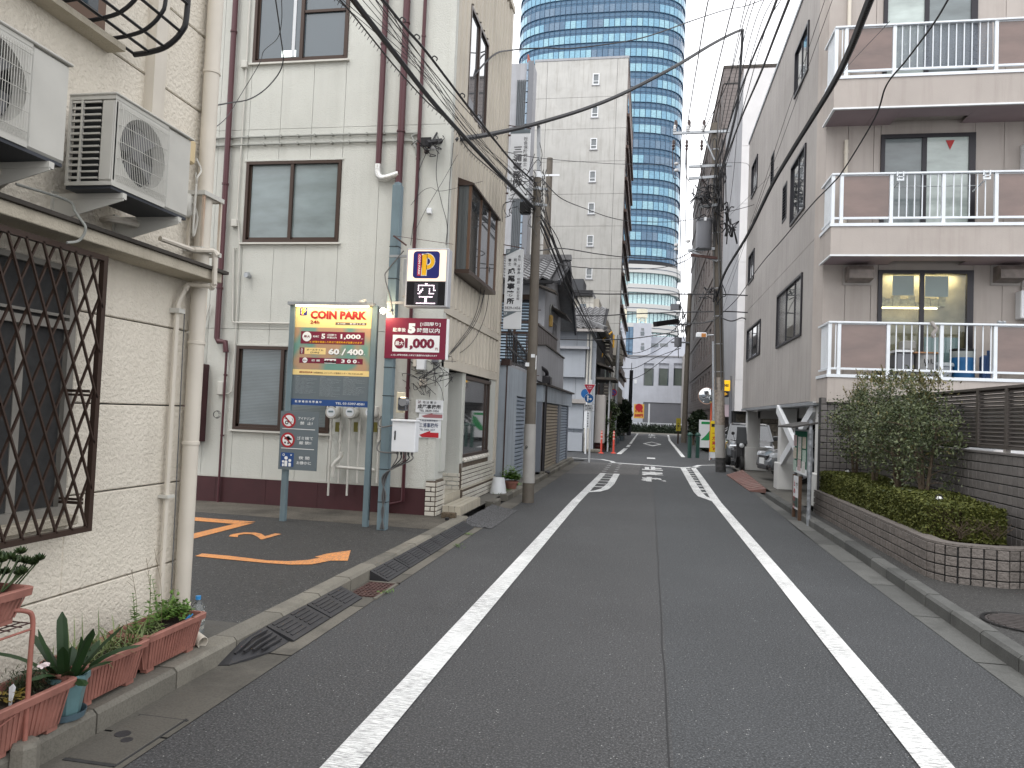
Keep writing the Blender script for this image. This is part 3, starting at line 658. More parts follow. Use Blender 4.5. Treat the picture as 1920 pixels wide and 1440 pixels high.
# ---------------------------------------------------- air conditioners
def aircon(y0,y1,z0,z1,label):
    xf,xb=-2.68,-2.95; t=thing('air_conditioner',label,'air conditioner',((xf+xb)/2,(y0+y1)/2,z0),'outdoor air conditioner units on the cream wall')
    cm=MAT('aged_white_casing',S(206,204,196,.78),.45,.05,6,dirt=S(160,156,146),dirtamt=.35) if 'aged_white_casing' not in bpy.data.materials else bpy.data.materials['aged_white_casing']
    ym=y0+(y1-y0)*.66; cy=(y0+.03+ym)/2; cz=(z0+z1)/2; rr=min((ym-y0-.03)/2,(z1-z0)/2)-.018
    # casing: front with a round fan opening
    m=MB(); m.box(xb,ym,z0,xf-.004,y1,z1,bev=.012); m.box(xb,y0,z1-.02,xf-.002,ym,z1); m.box(xb,y0,z0,xf-.002,ym,z0+.02)
    # louvred end: frame
    m.box(xb,y0,z0+.02,xb+.015,y0+.02,z1-.02); m.box(xf-.085,y0,z0+.02,xf-.004,y0+.03,z1-.02,bev=.01); m.box(xf-.2,y0,z0+.02,xf-.19,y0+.015,z1-.02)
    N=28; ring=[];sq=[]
    for k in range(N):
        a=2*math.pi*k/N+math.pi/N; c,s_=math.cos(a),math.sin(a); q=1/max(abs(c)/((ym-y0)/2),abs(s_)/((z1-z0)/2-.0))
        ring.append((xf-.004,cy+rr*c,cz+rr*s_)); sq.append((xf-.004,(y0+ym)/2+c*q,cz+s_*q))
    m.add(sq+ring,[(k,(k+1)%N,N+(k+1)%N,N+k) for k in range(N)])
    part('casing',m,cm,t)
    m=MB(); m.box(xb-.0,y0-.008,z1,xf+.008,y1+.008,z1+.012,bev=.004); part('top_cover',m,cm,t)
    m=MB(); m.box(xb+.01,y0+.03,z0+.02,xf-.09,ym,z1-.02); part('coil',m,PLAIN('dark_coil',(.03,.033,.035),.6,.3),t)
    for i in range(13):
        z=z0+.035+i*(z1-z0-.07)/12
        m=MB(); m.box(xf-.185,y0+.002,z,xf-.088,y0+.012,z+.009); part('louvre',m,cm,t)
        m=MB(); m.box(xb+.016,y0+.002,z,xf-.202,y0+.012,z+.012); part('louvre',m,cm,t)
    f=MB()
    for k in range(4):
        a=k*math.pi/2+.4; pts=[]
        vs=[(xf-.05,cy+.03*math.cos(a),cz+.03*math.sin(a)),(xf-.03,cy+rr*.9*math.cos(a+.25),cz+rr*.9*math.sin(a+.25)),(xf-.07,cy+rr*.9*math.cos(a+1.1),cz+rr*.9*math.sin(a+1.1)),(xf-.07,cy+.03*math.cos(a+1.2),cz+.03*math.sin(a+1.2))]
        f.prism(vs,(-.006,0,0))
    f.cyl((xf-.08,cy,cz),.04,.04,14,axis='x'); part('fan',f,PLAIN('grey_fan_plastic',(.10,.10,.105),.5),t)
    m=MB()
    for k in range(24):
        a=2*math.pi*k/24;b=2*math.pi*(k+1)/24
        m.quad((xf-.004,cy+rr*math.cos(a),cz+rr*math.sin(a)),(xf-.004,cy+rr*math.cos(b),cz+rr*math.sin(b)),(xf-.07,cy+rr*.95*math.cos(b),cz+rr*.95*math.sin(b)),(xf-.07,cy+rr*.95*math.cos(a),cz+rr*.95*math.sin(a)))
    part('fan_shroud',m,cm,t)
    y=y0+.035
    while y<ym:
        m=MB(); m.tube([(xf,y,z0+.03),(xf+.014,y,z0+.06),(xf+.014,y,z1-.05),(xf,y,z1-.03)],.0016,4); part('grille_wire',m,cm,t); y+=.0135
    for k in range(5):
        z=z0+.06+k*(z1-z0-.12)/4; m=MB(); m.tube([(xf,y0+.03,z),(xf+.014,y0+.045,z),(xf+.014,ym-.02,z)],.0022,4); part('grille_wire',m,cm,t)
    m=MB(); m.box(xb,y0+.01,z0-.016,xf-.01,y1-.01,z0); part('base_pan',m,PLAIN('dark_steel_pan',(.045,.05,.06),.5,.3),t)
    b=thing('wall_bracket','white angled wall brackets carrying '+('the second air conditioner' if y0>3 else 'the first air conditioner at the picture edge'),'bracket',(-2.9,(y0+y1)/2,z0-.1),'air conditioner wall brackets')
    for y in (y0+.1,y1-.08):
        m=MB(); m.obox((-3.1,y,z0-.03),(xf-.0,y,z0-.03),.03,.03); m.prism([(-3.1,y-.012,z0-.16),(-3.07,y-.012,z0-.16),(xf-.0,y-.012,z0-.055),(xf,y-.012,z0-.04),(-3.1,y-.012,z0-.04)],(0,.006,0)); m.box(-3.1,y-.02,z0-.2,-3.085,y+.02,z0-.0)
        part('bracket_arm',m,M['white_pipe'],b)
    m=MB(); m.tube(catmull([(-3.08,y1-.2,z0-.06),(-2.98,y1-.25,z0-.07),(-2.95,y1-.05,z0-.06),(-3.06,y1+.02,z0-.09)]),.02,8)
    part('insulated_hose',m,M['cream_pipe'],b)
    return t
aircon(3.28,3.92,2.665,3.125,'aged white outdoor air conditioner seen whole, second from the picture edge')
aircon(2.34,2.98,2.665,3.125,'aged white outdoor air conditioner cut by the left picture edge')
t=thing('hose','grey drain hose looping down over the canopy edge below the air conditioners','hose',(-2.9,3.2,2.4))
m=MB(); m.tube(catmull([PX(30,345,-3.0),PX(125,375,-2.95),PX(140,395,-2.9)]+[PX(150,410,-2.86),PX(160,425,-2.83),PX(157,440,-2.84),PX(146,452,-2.86),PX(125,455,-2.87)]),.007,7); part('hose_run',m,M['grey_pipe'],t)

# ================================================================= planters at the wall foot
def leafblade(mb,base,dirv,length,width,droop,mat=0,seg=6,fold=.25):
    base=Vector(base); d=Vector(dirv).normalized(); side=d.cross(Vector((0,0,1)))
    if side.length<.05: side=Vector((1,0,0))
    side.normalize(); pts=[]; p=base.copy(); v=d.copy()
    for i in range(seg+1):
        t=i/seg; w=width*((math.sin(math.pi*min(1,.12+t*.88))**.6 if t<1 else .02) if width<.045 else max(.12,(1-abs(1.7*t-.75)**5)**.5 if t<1 else .12))
        up=v.cross(side).normalized()
        pts.append((p-side*w/2+up*w*fold*.4,p.copy(),p+side*w/2+up*w*fold*.4)); p=p+v*length/seg; v=(v+Vector((0,0,-droop/seg))).normalized()
    vs=[q for r in pts for q in r]; fs=[]
    for i in range(seg):
        a=i*3; fs+= [(a,a+1,a+4,a+3),(a+1,a+2,a+5,a+4)]
    mb.add(vs,fs,mat,True)
def leafcloud(mb,pts,size,mat=0,n=1,r=rnd):
    for p in pts:
        for _ in range(n):
            a=Vector((r.gauss(0,1),r.gauss(0,1),r.gauss(0,1))).normalized(); b=a.orthogonal().normalized(); s=size*r.uniform(.6,1.3)
            if r.random()<.5: b=a.cross(b)
            p=Vector(p); mb.add([p-a*s*.5,p+b*s*.28,p+a*s*.5+a.cross(b)*s*.12,p-b*s*.28],[(0,1,2,3)],mat)
def planter(name,x0,x1,y0,y1,z0,z1,label,flare=.028,mat='terra'):
    t=thing(name,label,'planter',((x0+x1)/2,(y0+y1)/2,z0),'long terracotta planters along the house wall')
    f=flare; th=.012
    def rect(z,e,r=.03):
        o=[]
        xa,xb,ya,yb=x0-e,x1+e,y0-e,y1+e
        for cx,cy,a in ((xb-r,ya+r,-90),(xb-r,yb-r,0),(xa+r,yb-r,90),(xa+r,ya+r,180)):
            for k in range(4): t_=R(a+90*k/3); o.append((cx+r*math.cos(t_),cy+r*math.sin(t_),z))
        return o
    def skin(m,rings):
        n=16; 
        for a,b in zip(rings[:-1],rings[1:]): m.add(a+b,[(i,(i+1)%n,n+(i+1)%n,n+i) for i in range(n)],0,True)
    m=MB(); skin(m,[rect(z0+.02,-.006),rect(z1-.03,f-.008)]); m.poly(rect(z0+.02,-.006)[::-1]); skin(m,[rect(z1-.03,f-.02),rect(z0+.04,-.02)]); part('tub',m,M[mat],t)
    m=MB(); skin(m,[rect(z1-.034,f-.008),rect(z1-.034,f+.010),rect(z1-.004,f+.013),rect(z1,f+.008),rect(z1,f-.010),rect(z1-.03,f-.016)]); part('rim',m,M[mat],t)
    # vertical ribs on the sides
    m=MB(); H=z1-z0-.055
    k=int((y1-y0)/.022)
    for i in range(1,k):
        y=y0+(y1-y0)*i/k; m.obox((x1-.004,y,z0+.025),(x1+f-.006,y+(y-(y0+y1)/2)*2*f/(y1-y0)*.9,z1-.036),.006,.006)
    for i in range(1,9):
        x=x0+(x1-x0)*i/9; m.obox((x,y0+.004,z0+.025),(x,y0-f+.006,z1-.036),.006,.006)
    o=part('rib_lines',m,M[mat],t,kind='stuff')
    m=MB()
    for fx,fy in ((x0+.03,y0+.05),(x1-.03,y0+.05),(x0+.03,y1-.05),(x1-.03,y1-.05)): m.box(fx-.02,fy-.03,z0,fx+.02,fy+.03,z0+.022)
    part('feet',m,M[mat],t,kind='stuff')
    m=MB(); m.quad((x0-.02,y0-.01,z1-.035),(x1+.01,y0-.01,z1-.035),(x1+.01,y1+.01,z1-.035),(x0-.02,y1+.01,z1-.035)); part('soil',m,M['soil'],t)
    return t
ZP=.12
# planter B (spider plant) and C (mixed herbs)
pB=planter('planter',-2.76,-2.58,3.17,3.57,ZP,.335,'terracotta planter full of striped grass-like leaves, right of the teal pot')
m=MB()
for i in range(230):
    y=rnd.uniform(3.17,3.6); x=rnd.uniform(-2.76,-2.58); a=rnd.uniform(0,6.28); tl=rnd.uniform(.2,1.4)
    leafblade(m,(x,y,.30),(math.cos(a)*tl,math.sin(a)*tl,1),rnd.uniform(.07,.17),.007,rnd.uniform(.6,2.2),seg=5)
for i in range(5): leafblade(m,(-2.68,rnd.uniform(3.2,3.45),.30),(rnd.uniform(-.3,.2),rnd.uniform(-.2,.2),1),.24,.006,.2,seg=4)
part('grassy_leaves',m,M['leaf_grass'],pB,kind='stuff')
pC=planter('planter',-2.79,-2.60,3.66,4.12,ZP,.335,'terracotta planter of light green herbs nearest the corner downpipe')
m=MB(); pts=[]
for i in range(36):
    y=rnd.uniform(3.92,4.12);x=rnd.uniform(-2.80,-2.62); pts.append((x,y,.33+rnd.uniform(.0,.085)))
for i in range(420):
    y=rnd.gauss(4.02,.06);x=rnd.gauss(-2.71,.05); z=.33+abs(rnd.gauss(0,.045)); a=rnd.uniform(0,6.28)
    leafblade(m,(x,y,z),(math.cos(a),math.sin(a),rnd.uniform(0,1.2)),rnd.uniform(.025,.045),.018,1.0,seg=2)
part('herb_leaves',m,M['leaf_light'],pC,kind='stuff')
for sx,sy,hh in ((-2.72,3.70,.22),(-2.70,3.78,.30),(-2.69,3.86,.26),(-2.74,3.74,.16)):
    m=MB(); top=Vector((sx+rnd.uniform(-.05,.03),sy+rnd.uniform(-.08,.03),.31+hh))
    st=catmull([(sx,sy,.30),((sx+top.x)/2+.01,(sy+top.y)/2,.31+hh*.5),top],6); m.tube(st,.0018,4)
    for i,p in enumerate(st):
        for q in range(3):
            a=rnd.uniform(0,6.28); leafblade(m,p,(math.cos(a),math.sin(a),.6),rnd.uniform(.035,.065)*(1.15-i/len(st)*.9),.02*(1.1-i/len(st)*.8),1.1,seg=3)
    part('tall_stem',m,M['leaf_light'],pC)
m=MB()
for i in range(70):
    a=rnd.uniform(0,6.28); leafblade(m,(rnd.uniform(-2.77,-2.62),rnd.uniform(3.66,3.86),.30),(math.cos(a)*.7,math.sin(a)*.7,1),rnd.uniform(.05,.13),.007,1.2,seg=4)
part('grassy_leaves',m,M['leaf_grass'],pC,kind='stuff')
m=MB()
for k in range(3):
    p0=Vector((-2.72+.03*k,3.72+.07*k,.32)); tp=p0+Vector((rnd.uniform(-.05,.03),rnd.uniform(-.06,.05),.34+.05*k)); 
    c=catmull([p0,(p0+tp)/2+Vector((.012,.01,0)),tp],5); m.tube(c,.0012,4)
    for i in range(4): q=c[-2-i]; m.tube([q,q+Vector((rnd.uniform(-.04,.04),rnd.uniform(-.04,.04),.04))],.0008,3)
part('dry_stalk',m,PLAIN('dry_stalk_brown',(.16,.12,.07),.8),pC,kind='stuff')
m=MB(); 
for dy in (0,.03): m.obox((-2.60,3.99+dy,.325),(-2.585,4.01+dy,.35),.012,.003)
part('blue_clip',m,PLAIN('blue_plastic',S(70,160,220),.4),pC)
# planter A front left with mixed small plants
pA=planter('planter',-2.70,-2.52,2.62,2.99,ZP,.335,'terracotta planter with small flowers and a white label, left of the teal pot')
m=MB()
for i in range(900):
    y=rnd.gauss(2.90,.045);x=rnd.gauss(-2.635,.035); z=.31+abs(rnd.gauss(0,.035)); a=rnd.uniform(0,6.28)
    leafblade(m,(x,y,z),(math.cos(a),math.sin(a),rnd.uniform(.2,1.6)),rnd.uniform(.018,.032),.004,.6,seg=2)
part('needle_leaves',m,M['leaf_mid'],pA,kind='stuff')
m=MB()
for i in range(60):
    y=rnd.gauss(2.78,.03);x=rnd.gauss(-2.60,.03); z=.31+abs(rnd.gauss(0,.02)); a=rnd.uniform(0,6.28)
    leafblade(m,(x,y,z),(math.cos(a),math.sin(a),rnd.uniform(0,1)),rnd.uniform(.02,.035),.014,1.,seg=2)
part('yellow_leaves',m,LEAF('yellowing_leaf',(.22,.17,.03),(.30,.20,.05)),pA,kind='stuff')
for k,(dx,dy,dz) in enumerate(((0,0,.075),(.012,.022,.082),(-.01,.03,.072))):
    m=MB(); c=Vector((-2.60+dx,2.93+dy,.32+dz))
    for q in range(5): a=q*1.257; m.disc(c+Vector((math.cos(a)*.007,math.sin(a)*.007,.002*q)),.007,(.5,-.5,.8),8)
    part('flower',m,PLAIN('pale_pink_petal',(.75,.62,.62),.6),pA)
m=MB(); p=Vector((-2.575,2.745,.30)); m.prism([p,p+Vector((.012,.0,0)),p+Vector((.022,.006,.075)),p+Vector((.012,.003,.09)),p+Vector((-.004,0,.075))],(.0,.002,0)); part('plant_label',m,M['white'],pA)
# teal octagonal pot with strap leaves, on a saucer
tp=thing('plant_pot','teal octagonal pot with broad dark strap leaves on a saucer','plant pot',(-2.60,3.10,ZP))
cx,cy=-2.595,3.085
m=MB(); m.lathe((cx,cy,ZP),[(.001,.012),(.062,.012),(.066,.03),(.088,.17),(.098,.172),(.098,.20),(.086,.202),(.082,.18)],8); 
for i in range(len(m.sm)): m.sm[i]=False
part('pot',m,M['potblue'],tp)
m=MB(); m.lathe((cx,cy,ZP),[(.001,.0),(.075,.0),(.088,.035),(.092,.035),(.084,.006),(.001,.006)],24); part('saucer',m,MAT('blue_grey_saucer',S(104,128,140,.6),.4,.1,12),tp)
m=MB(); m.disc((cx,cy,ZP+.18),.084,(0,0,1),8); part('soil',m,M['soil'],tp)
for i in range(19):
    a=i*2.4+.3; tl=.12+.95*(i/19); L_=.20+.10*math.sin(i*1.7)+.05*(i/19); m=MB()
    leafblade(m,(cx+.02*math.cos(a),cy+.02*math.sin(a),.27),(math.cos(a)*tl,math.sin(a)*tl,1),L_+.02,.052,.3+1.1*(i/19),seg=9,fold=.45)
    part('strap_leaf',m,M['leaf_clivia'],tp)
# clay-coloured stand with a planter on top, at the picture edge
st=thing('plant_stand','salmon tube plant stand at the lower left picture edge','plant stand',(-2.6,2.65,.12))
for (x,y) in ((-2.50,2.76),(-2.72,2.79)):
    m=MB(); m.tube(catmull([(x-.0,y,.12 if x<-2.6 else .16),(x,y,.5),(x,y,.66),(x-.015,y-.03,.70),(x-.05,y-.1,.715)],5),.010,10); part('leg',m,M['salmonm'],st)
for z in (.64,):
    m=MB()
    for k in range(6): m.tube([(-2.52-k*.04,2.2,z),(-2.52-k*.04,2.77,z)],.003,5)
    for k in range(9): m.tube([(-2.50,2.3+k*.058,z),(-2.74,2.3+k*.058,z)],.003,5)
    part('wire_shelf',m,M['rust'],st,kind='stuff')
m=MB(); m.tube([(-2.50,2.2,.62),(-2.50,2.77,.62)],.005,6); part('edge_rail',m,M['salmonm'],st)
m=MB(); m.tube([(-2.50,2.2,.17),(-2.50,2.76,.30)],.0035,5); part('brace',m,M['salmonm'],st)
m=MB(); m.lathe((-2.50,2.76,.0),[(.001,.0),(.06,.0),(.058,.14),(.05,.16),(.001,.162)],7)
for i in range(len(m.sm)): m.sm[i]=False
solo('stone_block',m,M['kerb'],'broken concrete block under the foot of the plant stand','stone')
pD=planter('planter',-2.72,-2.53,2.3,2.72,.655,.80,'terracotta planter with fleshy rosettes on the salmon stand')
m=MB()
for i in range(46):
    c=Vector((rnd.uniform(-2.73,-2.54),rnd.uniform(2.40,2.84),.81+rnd.uniform(0,.13)))
    if c.y>2.76: c.z-=.03
    for q in range(16):
        a=q*2.4; tl=.3+1.2*q/16; leafblade(m,c,(math.cos(a)*tl,math.sin(a)*tl,.8),.035,.022,.3,seg=2,fold=.6)
    m.tube([c,Vector((c.x*.5-1.315,c.y*.7+.77,.78))],.0035,4)
part('rosettes',m,M['leaf_jade'],pD,kind='stuff')
pp=thing('plant_pot','small round terracotta pot with green leaves below the stand shelf','plant pot',(-2.66,2.56,.36))
m=MB(); m.lathe((-2.62,2.60,.30),[(.001,0),(.05,0),(.075,.12),(.082,.12),(.082,.14),(.07,.14),(.068,.12)],20); part('pot',m,M['terra'],pp)
m=MB()
for i in range(60): a=rnd.uniform(0,6.28); leafblade(m,(-2.62,2.60,.42),(math.cos(a),math.sin(a),rnd.uniform(.4,1.4)),rnd.uniform(.05,.1),.03,1.2,seg=3)
part('leaves',m,M['leaf_jade'],pp,kind='stuff')
# water bottle, loose pipe end
bt=thing('water_bottle','clear plastic water bottle with blue cap behind the last planter','bottle',(-2.73,4.33,ZP))
bx,by=-2.74,4.33
m=MB(); m.lathe((bx,by,ZP),[(.001,.0),(.042,.0),(.045,.01),(.045,.045),(.042,.05),(.045,.055),(.045,.09),(.042,.095),(.045,.10),(.045,.15),(.043,.18),(.03,.205),(.014,.225),(.014,.235)],20); part('bottle_body',m,PLAIN('clear_pet',(.85,.92,.95),.06,trans=.92,spec=.5),bt)
m=MB(); m.cyl((bx,by,ZP+.232),.016,.022,14); part('cap',m,PLAIN('blue_cap',S(60,150,215),.4),bt)
m=MB(); m.lathe((0,0,0),[(.035,0),(.035,.19),(.031,.19),(.031,.02),(.001,.02)],18); mt=Matrix.Translation(Vector((-2.78,4.28,.165)))@Matrix.Rotation(R(100),4,Vector((-.7,.25,0)).normalized()); 
mt=Matrix.Translation(Vector((-2.76,4.24,.19))) @ Vector((.82,-.35,-.22)).to_track_quat('Z','Y').to_matrix().to_4x4()
m.v=[tuple(mt@Vector(v)) for v in m.v]; solo('pipe_offcut',m,M['cream_pipe'],'open end of a cream drain pipe lying by the kerb under the bottle','pipe')
# ================================================================= pale grey three-storey office on the corner of the car park
FY=10.22; SX=-2.92; BY1=14.35
b2=thing('office_building','pale grey stucco three-storey office with maroon base behind the parking signs','building',(-5,12,.11))
f_=lambda px,py:PY(px,py,FY)
s_=lambda px,py:PX(px,py,SX)
X0=-7.1
# front wall as panels round the openings (vertical joints beside the windows)
WIN=[(f_(441,650).x,f_(611,812).x,f_(600,812).z,f_(520,650).z),(f_(457,455).x,f_(637,455).x,f_(550,455).z,f_(550,302).z),(f_(476,116).x,f_(653,116).x,f_(560,116).z,f_(560,116).z+1.42)]
wx0=sum(w[0] for w in WIN)/3; wx1=sum(w[1] for w in WIN)/3
for q in ((X0,FY+.05,.5,-3.86,BY1,9.6),(-3.86,FY+.05,2.24,SX-.05,BY1,9.6),(-3.86,FY+.05,.5,SX-.14,FY+.42,2.24),(-3.86,FY+1.54,.1,SX-.06,BY1,2.24)): m=MB(); m.box(*q); part('wall_core',m,M['grout_dk'],b2)
vx=[X0,-6.55,wx0-.0,(wx0*2+wx1)/3,(wx0+wx1*2)/3,wx1+.0,-3.95,SX-.0]
hz=[f_(600,885).z, 2.47, f_(540,230).z, 9.6]
hz=[.50,2.70,5.72,9.6]
def panelgrid(xs,zs,wins,y0,y1,mat,g=.003):
    for i in range(len(xs)-1):
        for j in range(len(zs)-1):
            xa,xb,za,zb=xs[i]+g,xs[i+1]-g,zs[j]+g,zs[j+1]-g
            cut=[w for w in wins if w[0]<(xa+xb)/2<w[1] and w[2]<zb and w[3]>za]
            segs=[(za,zb)]
            for w in cut:
                ns=[]
                for a,b in segs:
                    if w[2]>a: ns.append((a,min(b,w[2])))
                    if w[3]<b: ns.append((max(a,w[3]),b))
                segs=[q for q in ns if q[1]-q[0]>.01]
            for a,b in segs:
                m=MB(); m.box(xa,y0,a,xb,y1,b); part('wall_panel',m,mat,b2)
wins2=[(wx0,wx1,w[2],w[3]) for w in WIN]
panelgrid(vx,hz,wins2,FY,FY+.06,M['stucco2'])
m=MB(); m.box(X0-.4,FY-.012,.485,SX,FY+.04,.50); part('base_flashing',m,M['white_pipe'],b2)
for i in range(5):
    a=X0+ (SX-.12-X0)*i/5; m=MB(); m.box(a+.002,FY-.008,.10,a+(SX-.12-X0)/5-.002,FY+.05,.484); part('base_panel',m,M['maroon'],b2)
for wi,(a,b,c,d) in enumerate(wins2):
    m=MB(); t_=.045
    m.box(a,FY-.02,c,b,FY+.06,c+t_); m.box(a,FY-.02,d-t_,b,FY+.06,d); m.box(a,FY-.02,c+t_,a+t_,FY+.06,d-t_); m.box(b-t_,FY-.02,c+t_,b,FY+.06,d-t_)
    xm=(a+b)/2+(-.02 if wi<2 else .02); m.box(xm-.025,FY-.012,c+t_,xm+.025,FY+.05,d-t_)
    m.box(a+t_,FY+.02,c+t_,a+t_+.03,FY+.05,d-t_);m.box(b-t_-.03,FY+.02,c+t_,b-t_,FY+.05,d-t_);m.box(a+t_,FY+.02,c+t_,b-t_,FY+.049,c+t_+.04)
    fr=part('window_frame',m,M['bronze'],b2)
    gm=M['blind'] if wi==0 else M['frost'] if wi==1 else M['darkglass']
    m=MB(); m.box(a+t_,FY+.035,c+t_,xm,FY+.045,d-t_); part('pane',m,gm,fr)
    m=MB(); m.box(xm,FY+.030,c+t_,b-t_,FY+.040,d-t_); part('pane',m,gm,fr)
    m=MB(); m.box(a-.04,FY-.05,c-.03,b+.04,FY+.0,c-.004); part('window_sill',m,M['white_pipe'] if wi else M['white_pipe'],fr)
    m=MB(); m.box(a-.03,FY-.015,d+.004,b+.03,FY,d+.03); part('window_head',m,M['stucco2'],fr)
    if wi==0:
        m=MB()
        k=int((d-c-.12)/.022)
        for i in range(k): m.box(a+.08,FY+.0285,c+.07+i*.022,b-.08,FY+.0295,c+.074+i*.022)
        part('blind_slats',m,PLAIN('blind_line',S(98,112,116,.6),.6),fr,kind='stuff')
    if wi==2:
        m=MB(); m.box(xm-.17,FY+.026,c+.1,xm-.12,FY+.03,d-.1); part('blind_edge',m,PLAIN('white_blind',(.6,.62,.64),.5),fr)
        m=MB(); m.box(xm+.03,FY+.0,c+.75,b-.05,FY+.03,c+.79); part('sash_rail',m,M['bronze'],fr)
        m=MB(); m.box(a+.45,FY+.0325,c+.10,xm-.1,FY+.0345,c+.20); part('ceiling_lamp_reflection_strip',m,GLOW('room_lamp_glow',(.9,1,.95),.8),fr)  # glowing strip laid on the pane, imitating a ceiling lamp's reflection
# ------------------------------- street side: ribbed cladding, bay window, shop front, brick base
SXW=SX+.02
def sidebox(nm,y0,y1,z0,z1,x0,x1,mat,par=b2,bev=0):
    m=MB(); m.box(x0,y0,z0,x1,y1,z1,bev=bev); return part(nm,m,mat,par)
z_b1a,z_b1b=2.44,2.52   # groove line over the shop front
bands=[(2.30,3.05),(3.22,5.1),(5.25,9.35)]
def cladding(y0,y1,z0,z1,holes):
    """backing plate plus separate vertical ribs, leaving holes (ya,yb,za,zb)"""
    ysp=sorted(set([y0,y1]+[v for h in holes for v in h[:2] if y0<v<y1])); zsp=sorted(set([z0,z1]+[v for h in holes for v in h[2:] if z0<v<z1]))
    for a,b in zip(ysp[:-1],ysp[1:]):
        for c,d in zip(zsp[:-1],zsp[1:]):
            if any(h[0]<(a+b)/2<h[1] and h[2]<(c+d)/2<h[3] for h in holes): continue
            sidebox('cladding_plate',a,b,c,d,SX-.03,SX,M['rib'])
    y=y0+.06
    while y<y1-.05:
        segs=[(z0+.02,z1-.02)]
        for h in holes:
            if h[0]<y+.03 and h[1]>y-.03:
                ns=[]
                for a,b in segs:
                    if h[2]>a: ns.append((a,min(b,h[2]-.02)))
                    if h[3]<b: ns.append((max(a,h[3]+.02),b))
                segs=[q for q in ns if q[1]-q[0]>.06]
        for a,b in segs:
            m=MB(); m.prism([(SX,y-.035,a),(SX,y+.035,a),(SX+.028,y+.022,a),(SX+.028,y-.022,a)],(0,0,b-a)); part('cladding_rib',m,M['rib'],b2)
        y+=.27
def sw(px0,py0,px1,py1,pz0,pz1): return (s_(px0,py0).y,s_(px1,py1).y)
bayY=(10.75,12.75); bayZ=(3.72,4.98)
w3=(11.15,12.45,6.35,8.0)
w2=(12.95,13.7,3.95,5.2)
cladding(FY+.12,BY1,3.12,9.6,[(bayY[0],bayY[1],bayZ[0]-.06,bayZ[1]+.1),w3,w2])
cladding(FY+.12,BY1,2.36,3.0,[])
sidebox('string_course',FY+.0,BY1,3.0,3.12,SX-.03,SX+.035,M['rib'])
sidebox('string_course',FY+.0,BY1,2.22,2.36,SX-.03,SX+.03,M['rib'])
sidebox('corner_board',FY-.012,FY+.12,2.1,9.6,SX-.06,SX+.03,M['stucco2'])
sidebox('corner_board',BY1-.15,BY1+.02,.4,9.6,SX-.06,SX+.04,M['rib'])
m=MB(); m.box(X0,FY-.02,9.6,SX+.06,BY1+.05,9.72); part('parapet_cap',m,M['rib'],b2)
# entrance recess then shop window
ent=(FY+.42,FY+1.45); shop=(FY+1.55,13.75)
sidebox('corner_pier',FY-.01,ent[0],.62,2.22,SX-.12,SX+.0,M['stucco2'])
sidebox('pier_trim',FY+.18,ent[0],.72,2.22,SX,SX+.03,M['stucco2'])
m=MB(); m.box(-3.75,ent[0],.1,-3.7,ent[1],2.22); part('recess_wall',m,M['stucco2'],b2)
m=MB(); m.box(-3.9,ent[1],.0,SX-.02,ent[1]+.08,2.22,); part('recess_side',m,M['stucco2'],b2)
m=MB(); m.box(-3.9,ent[0]-.02,.0,SX-.12,ent[0],2.22); part('recess_side',m,M['stucco2'],b2)
sidebox('pier_trim',ent[1]+.08,shop[0],.62,2.22,SX-.03,SX+.01,M['stucco2'])
sidebox('pier_trim',shop[1],BY1-.15,.62,2.22,SX-.03,SX+.01,M['stucco2'])
zs0,zs1=.90,2.12
sidebox('shop_sill_wall',shop[0],shop[1],.62,zs0-.05,SX-.05,SX-.0,M['stucco2'])
m=MB()
m.box(SX-.05,shop[0],zs0-.05,SX+.015,shop[1],zs0); m.box(SX-.05,shop[0],zs1,SX+.015,shop[1],zs1+.06); m.box(SX-.05,shop[0],zs0,SX+.0,shop[0]+.04,zs1); m.box(SX-.05,shop[1]-.06,zs0,SX+.0,shop[1],zs1); m.box(SX-.04,shop[1]-.32,zs0,SX-.01,shop[1]-.28,zs1)
sf=part('shop_window_frame',m,M['bronze'],b2)
m=MB(); m.box(SX-.035,shop[0]+.04,zs0,SX-.028,shop[1]-.06,zs1); part('pane',m,GLASS('shop_window_glass',(.055,.058,.06),.03,.9),sf)
# little brick ledge under the sill
k=10
for i in range(k):
    y=shop[0]+.02+i*(shop[1]-shop[0])/k; m=MB(); m.prism([(SX,y,.80),(SX+.05,y,.78),(SX+.05,y,.81),(SX,y,.86)],(0,(shop[1]-shop[0])/k-.03,0)); part('sill_brick',m,M['brick'],b2)
# glazed bricks -------------------------------------------------
bm_=MB(); bm_.box(-.105,-.02,-.0275,.105,.0,.0275,bev=.003); bfull=bm_.mesh('brick',M['brick'])
plc=[]
def brickwall_x(x,y0,y1,z0,z1,L_=.215,H_=.068):   # facing +x
    m=MB(); m.box(x-.05,y0,z0,x-.012,y1,z1); part('brick_bed',m,M['grout'],b2)
    r=0; z=z0+H_/2
    while z+H_*.4<=z1+.001:
        y=y0+(L_/2 if r%2==0 else 0)
        while y<y1+.05:
            a=max(y0,y-L_/2);b=min(y1,y+L_/2)
            if b-a>.03: plc.append(((x,(a+b)/2,z),R(90),((b-a-.015)/.21,1,.96)))
            y+=L_
        z+=H_; r+=1
def brickwall_y(y,x0,x1,z0,z1,L_=.215,H_=.068):   # facing -y
    m=MB(); m.box(x0,y+.012,z0,x1,y+.05,z1); part('brick_bed',m,M['grout'],b2)
    r=0; z=z0+H_/2
    while z+H_*.4<=z1+.001:
        x=x0+(L_/2 if r%2==0 else 0)
        while x<x1+.05:
            a=max(x0,x-L_/2);b=min(x1,x+L_/2)
            if b-a>.02: plc.append((((a+b)/2,y,z),0,((b-a-.015)/.21,1,.96)))
            x+=L_
        z+=H_; r+=1
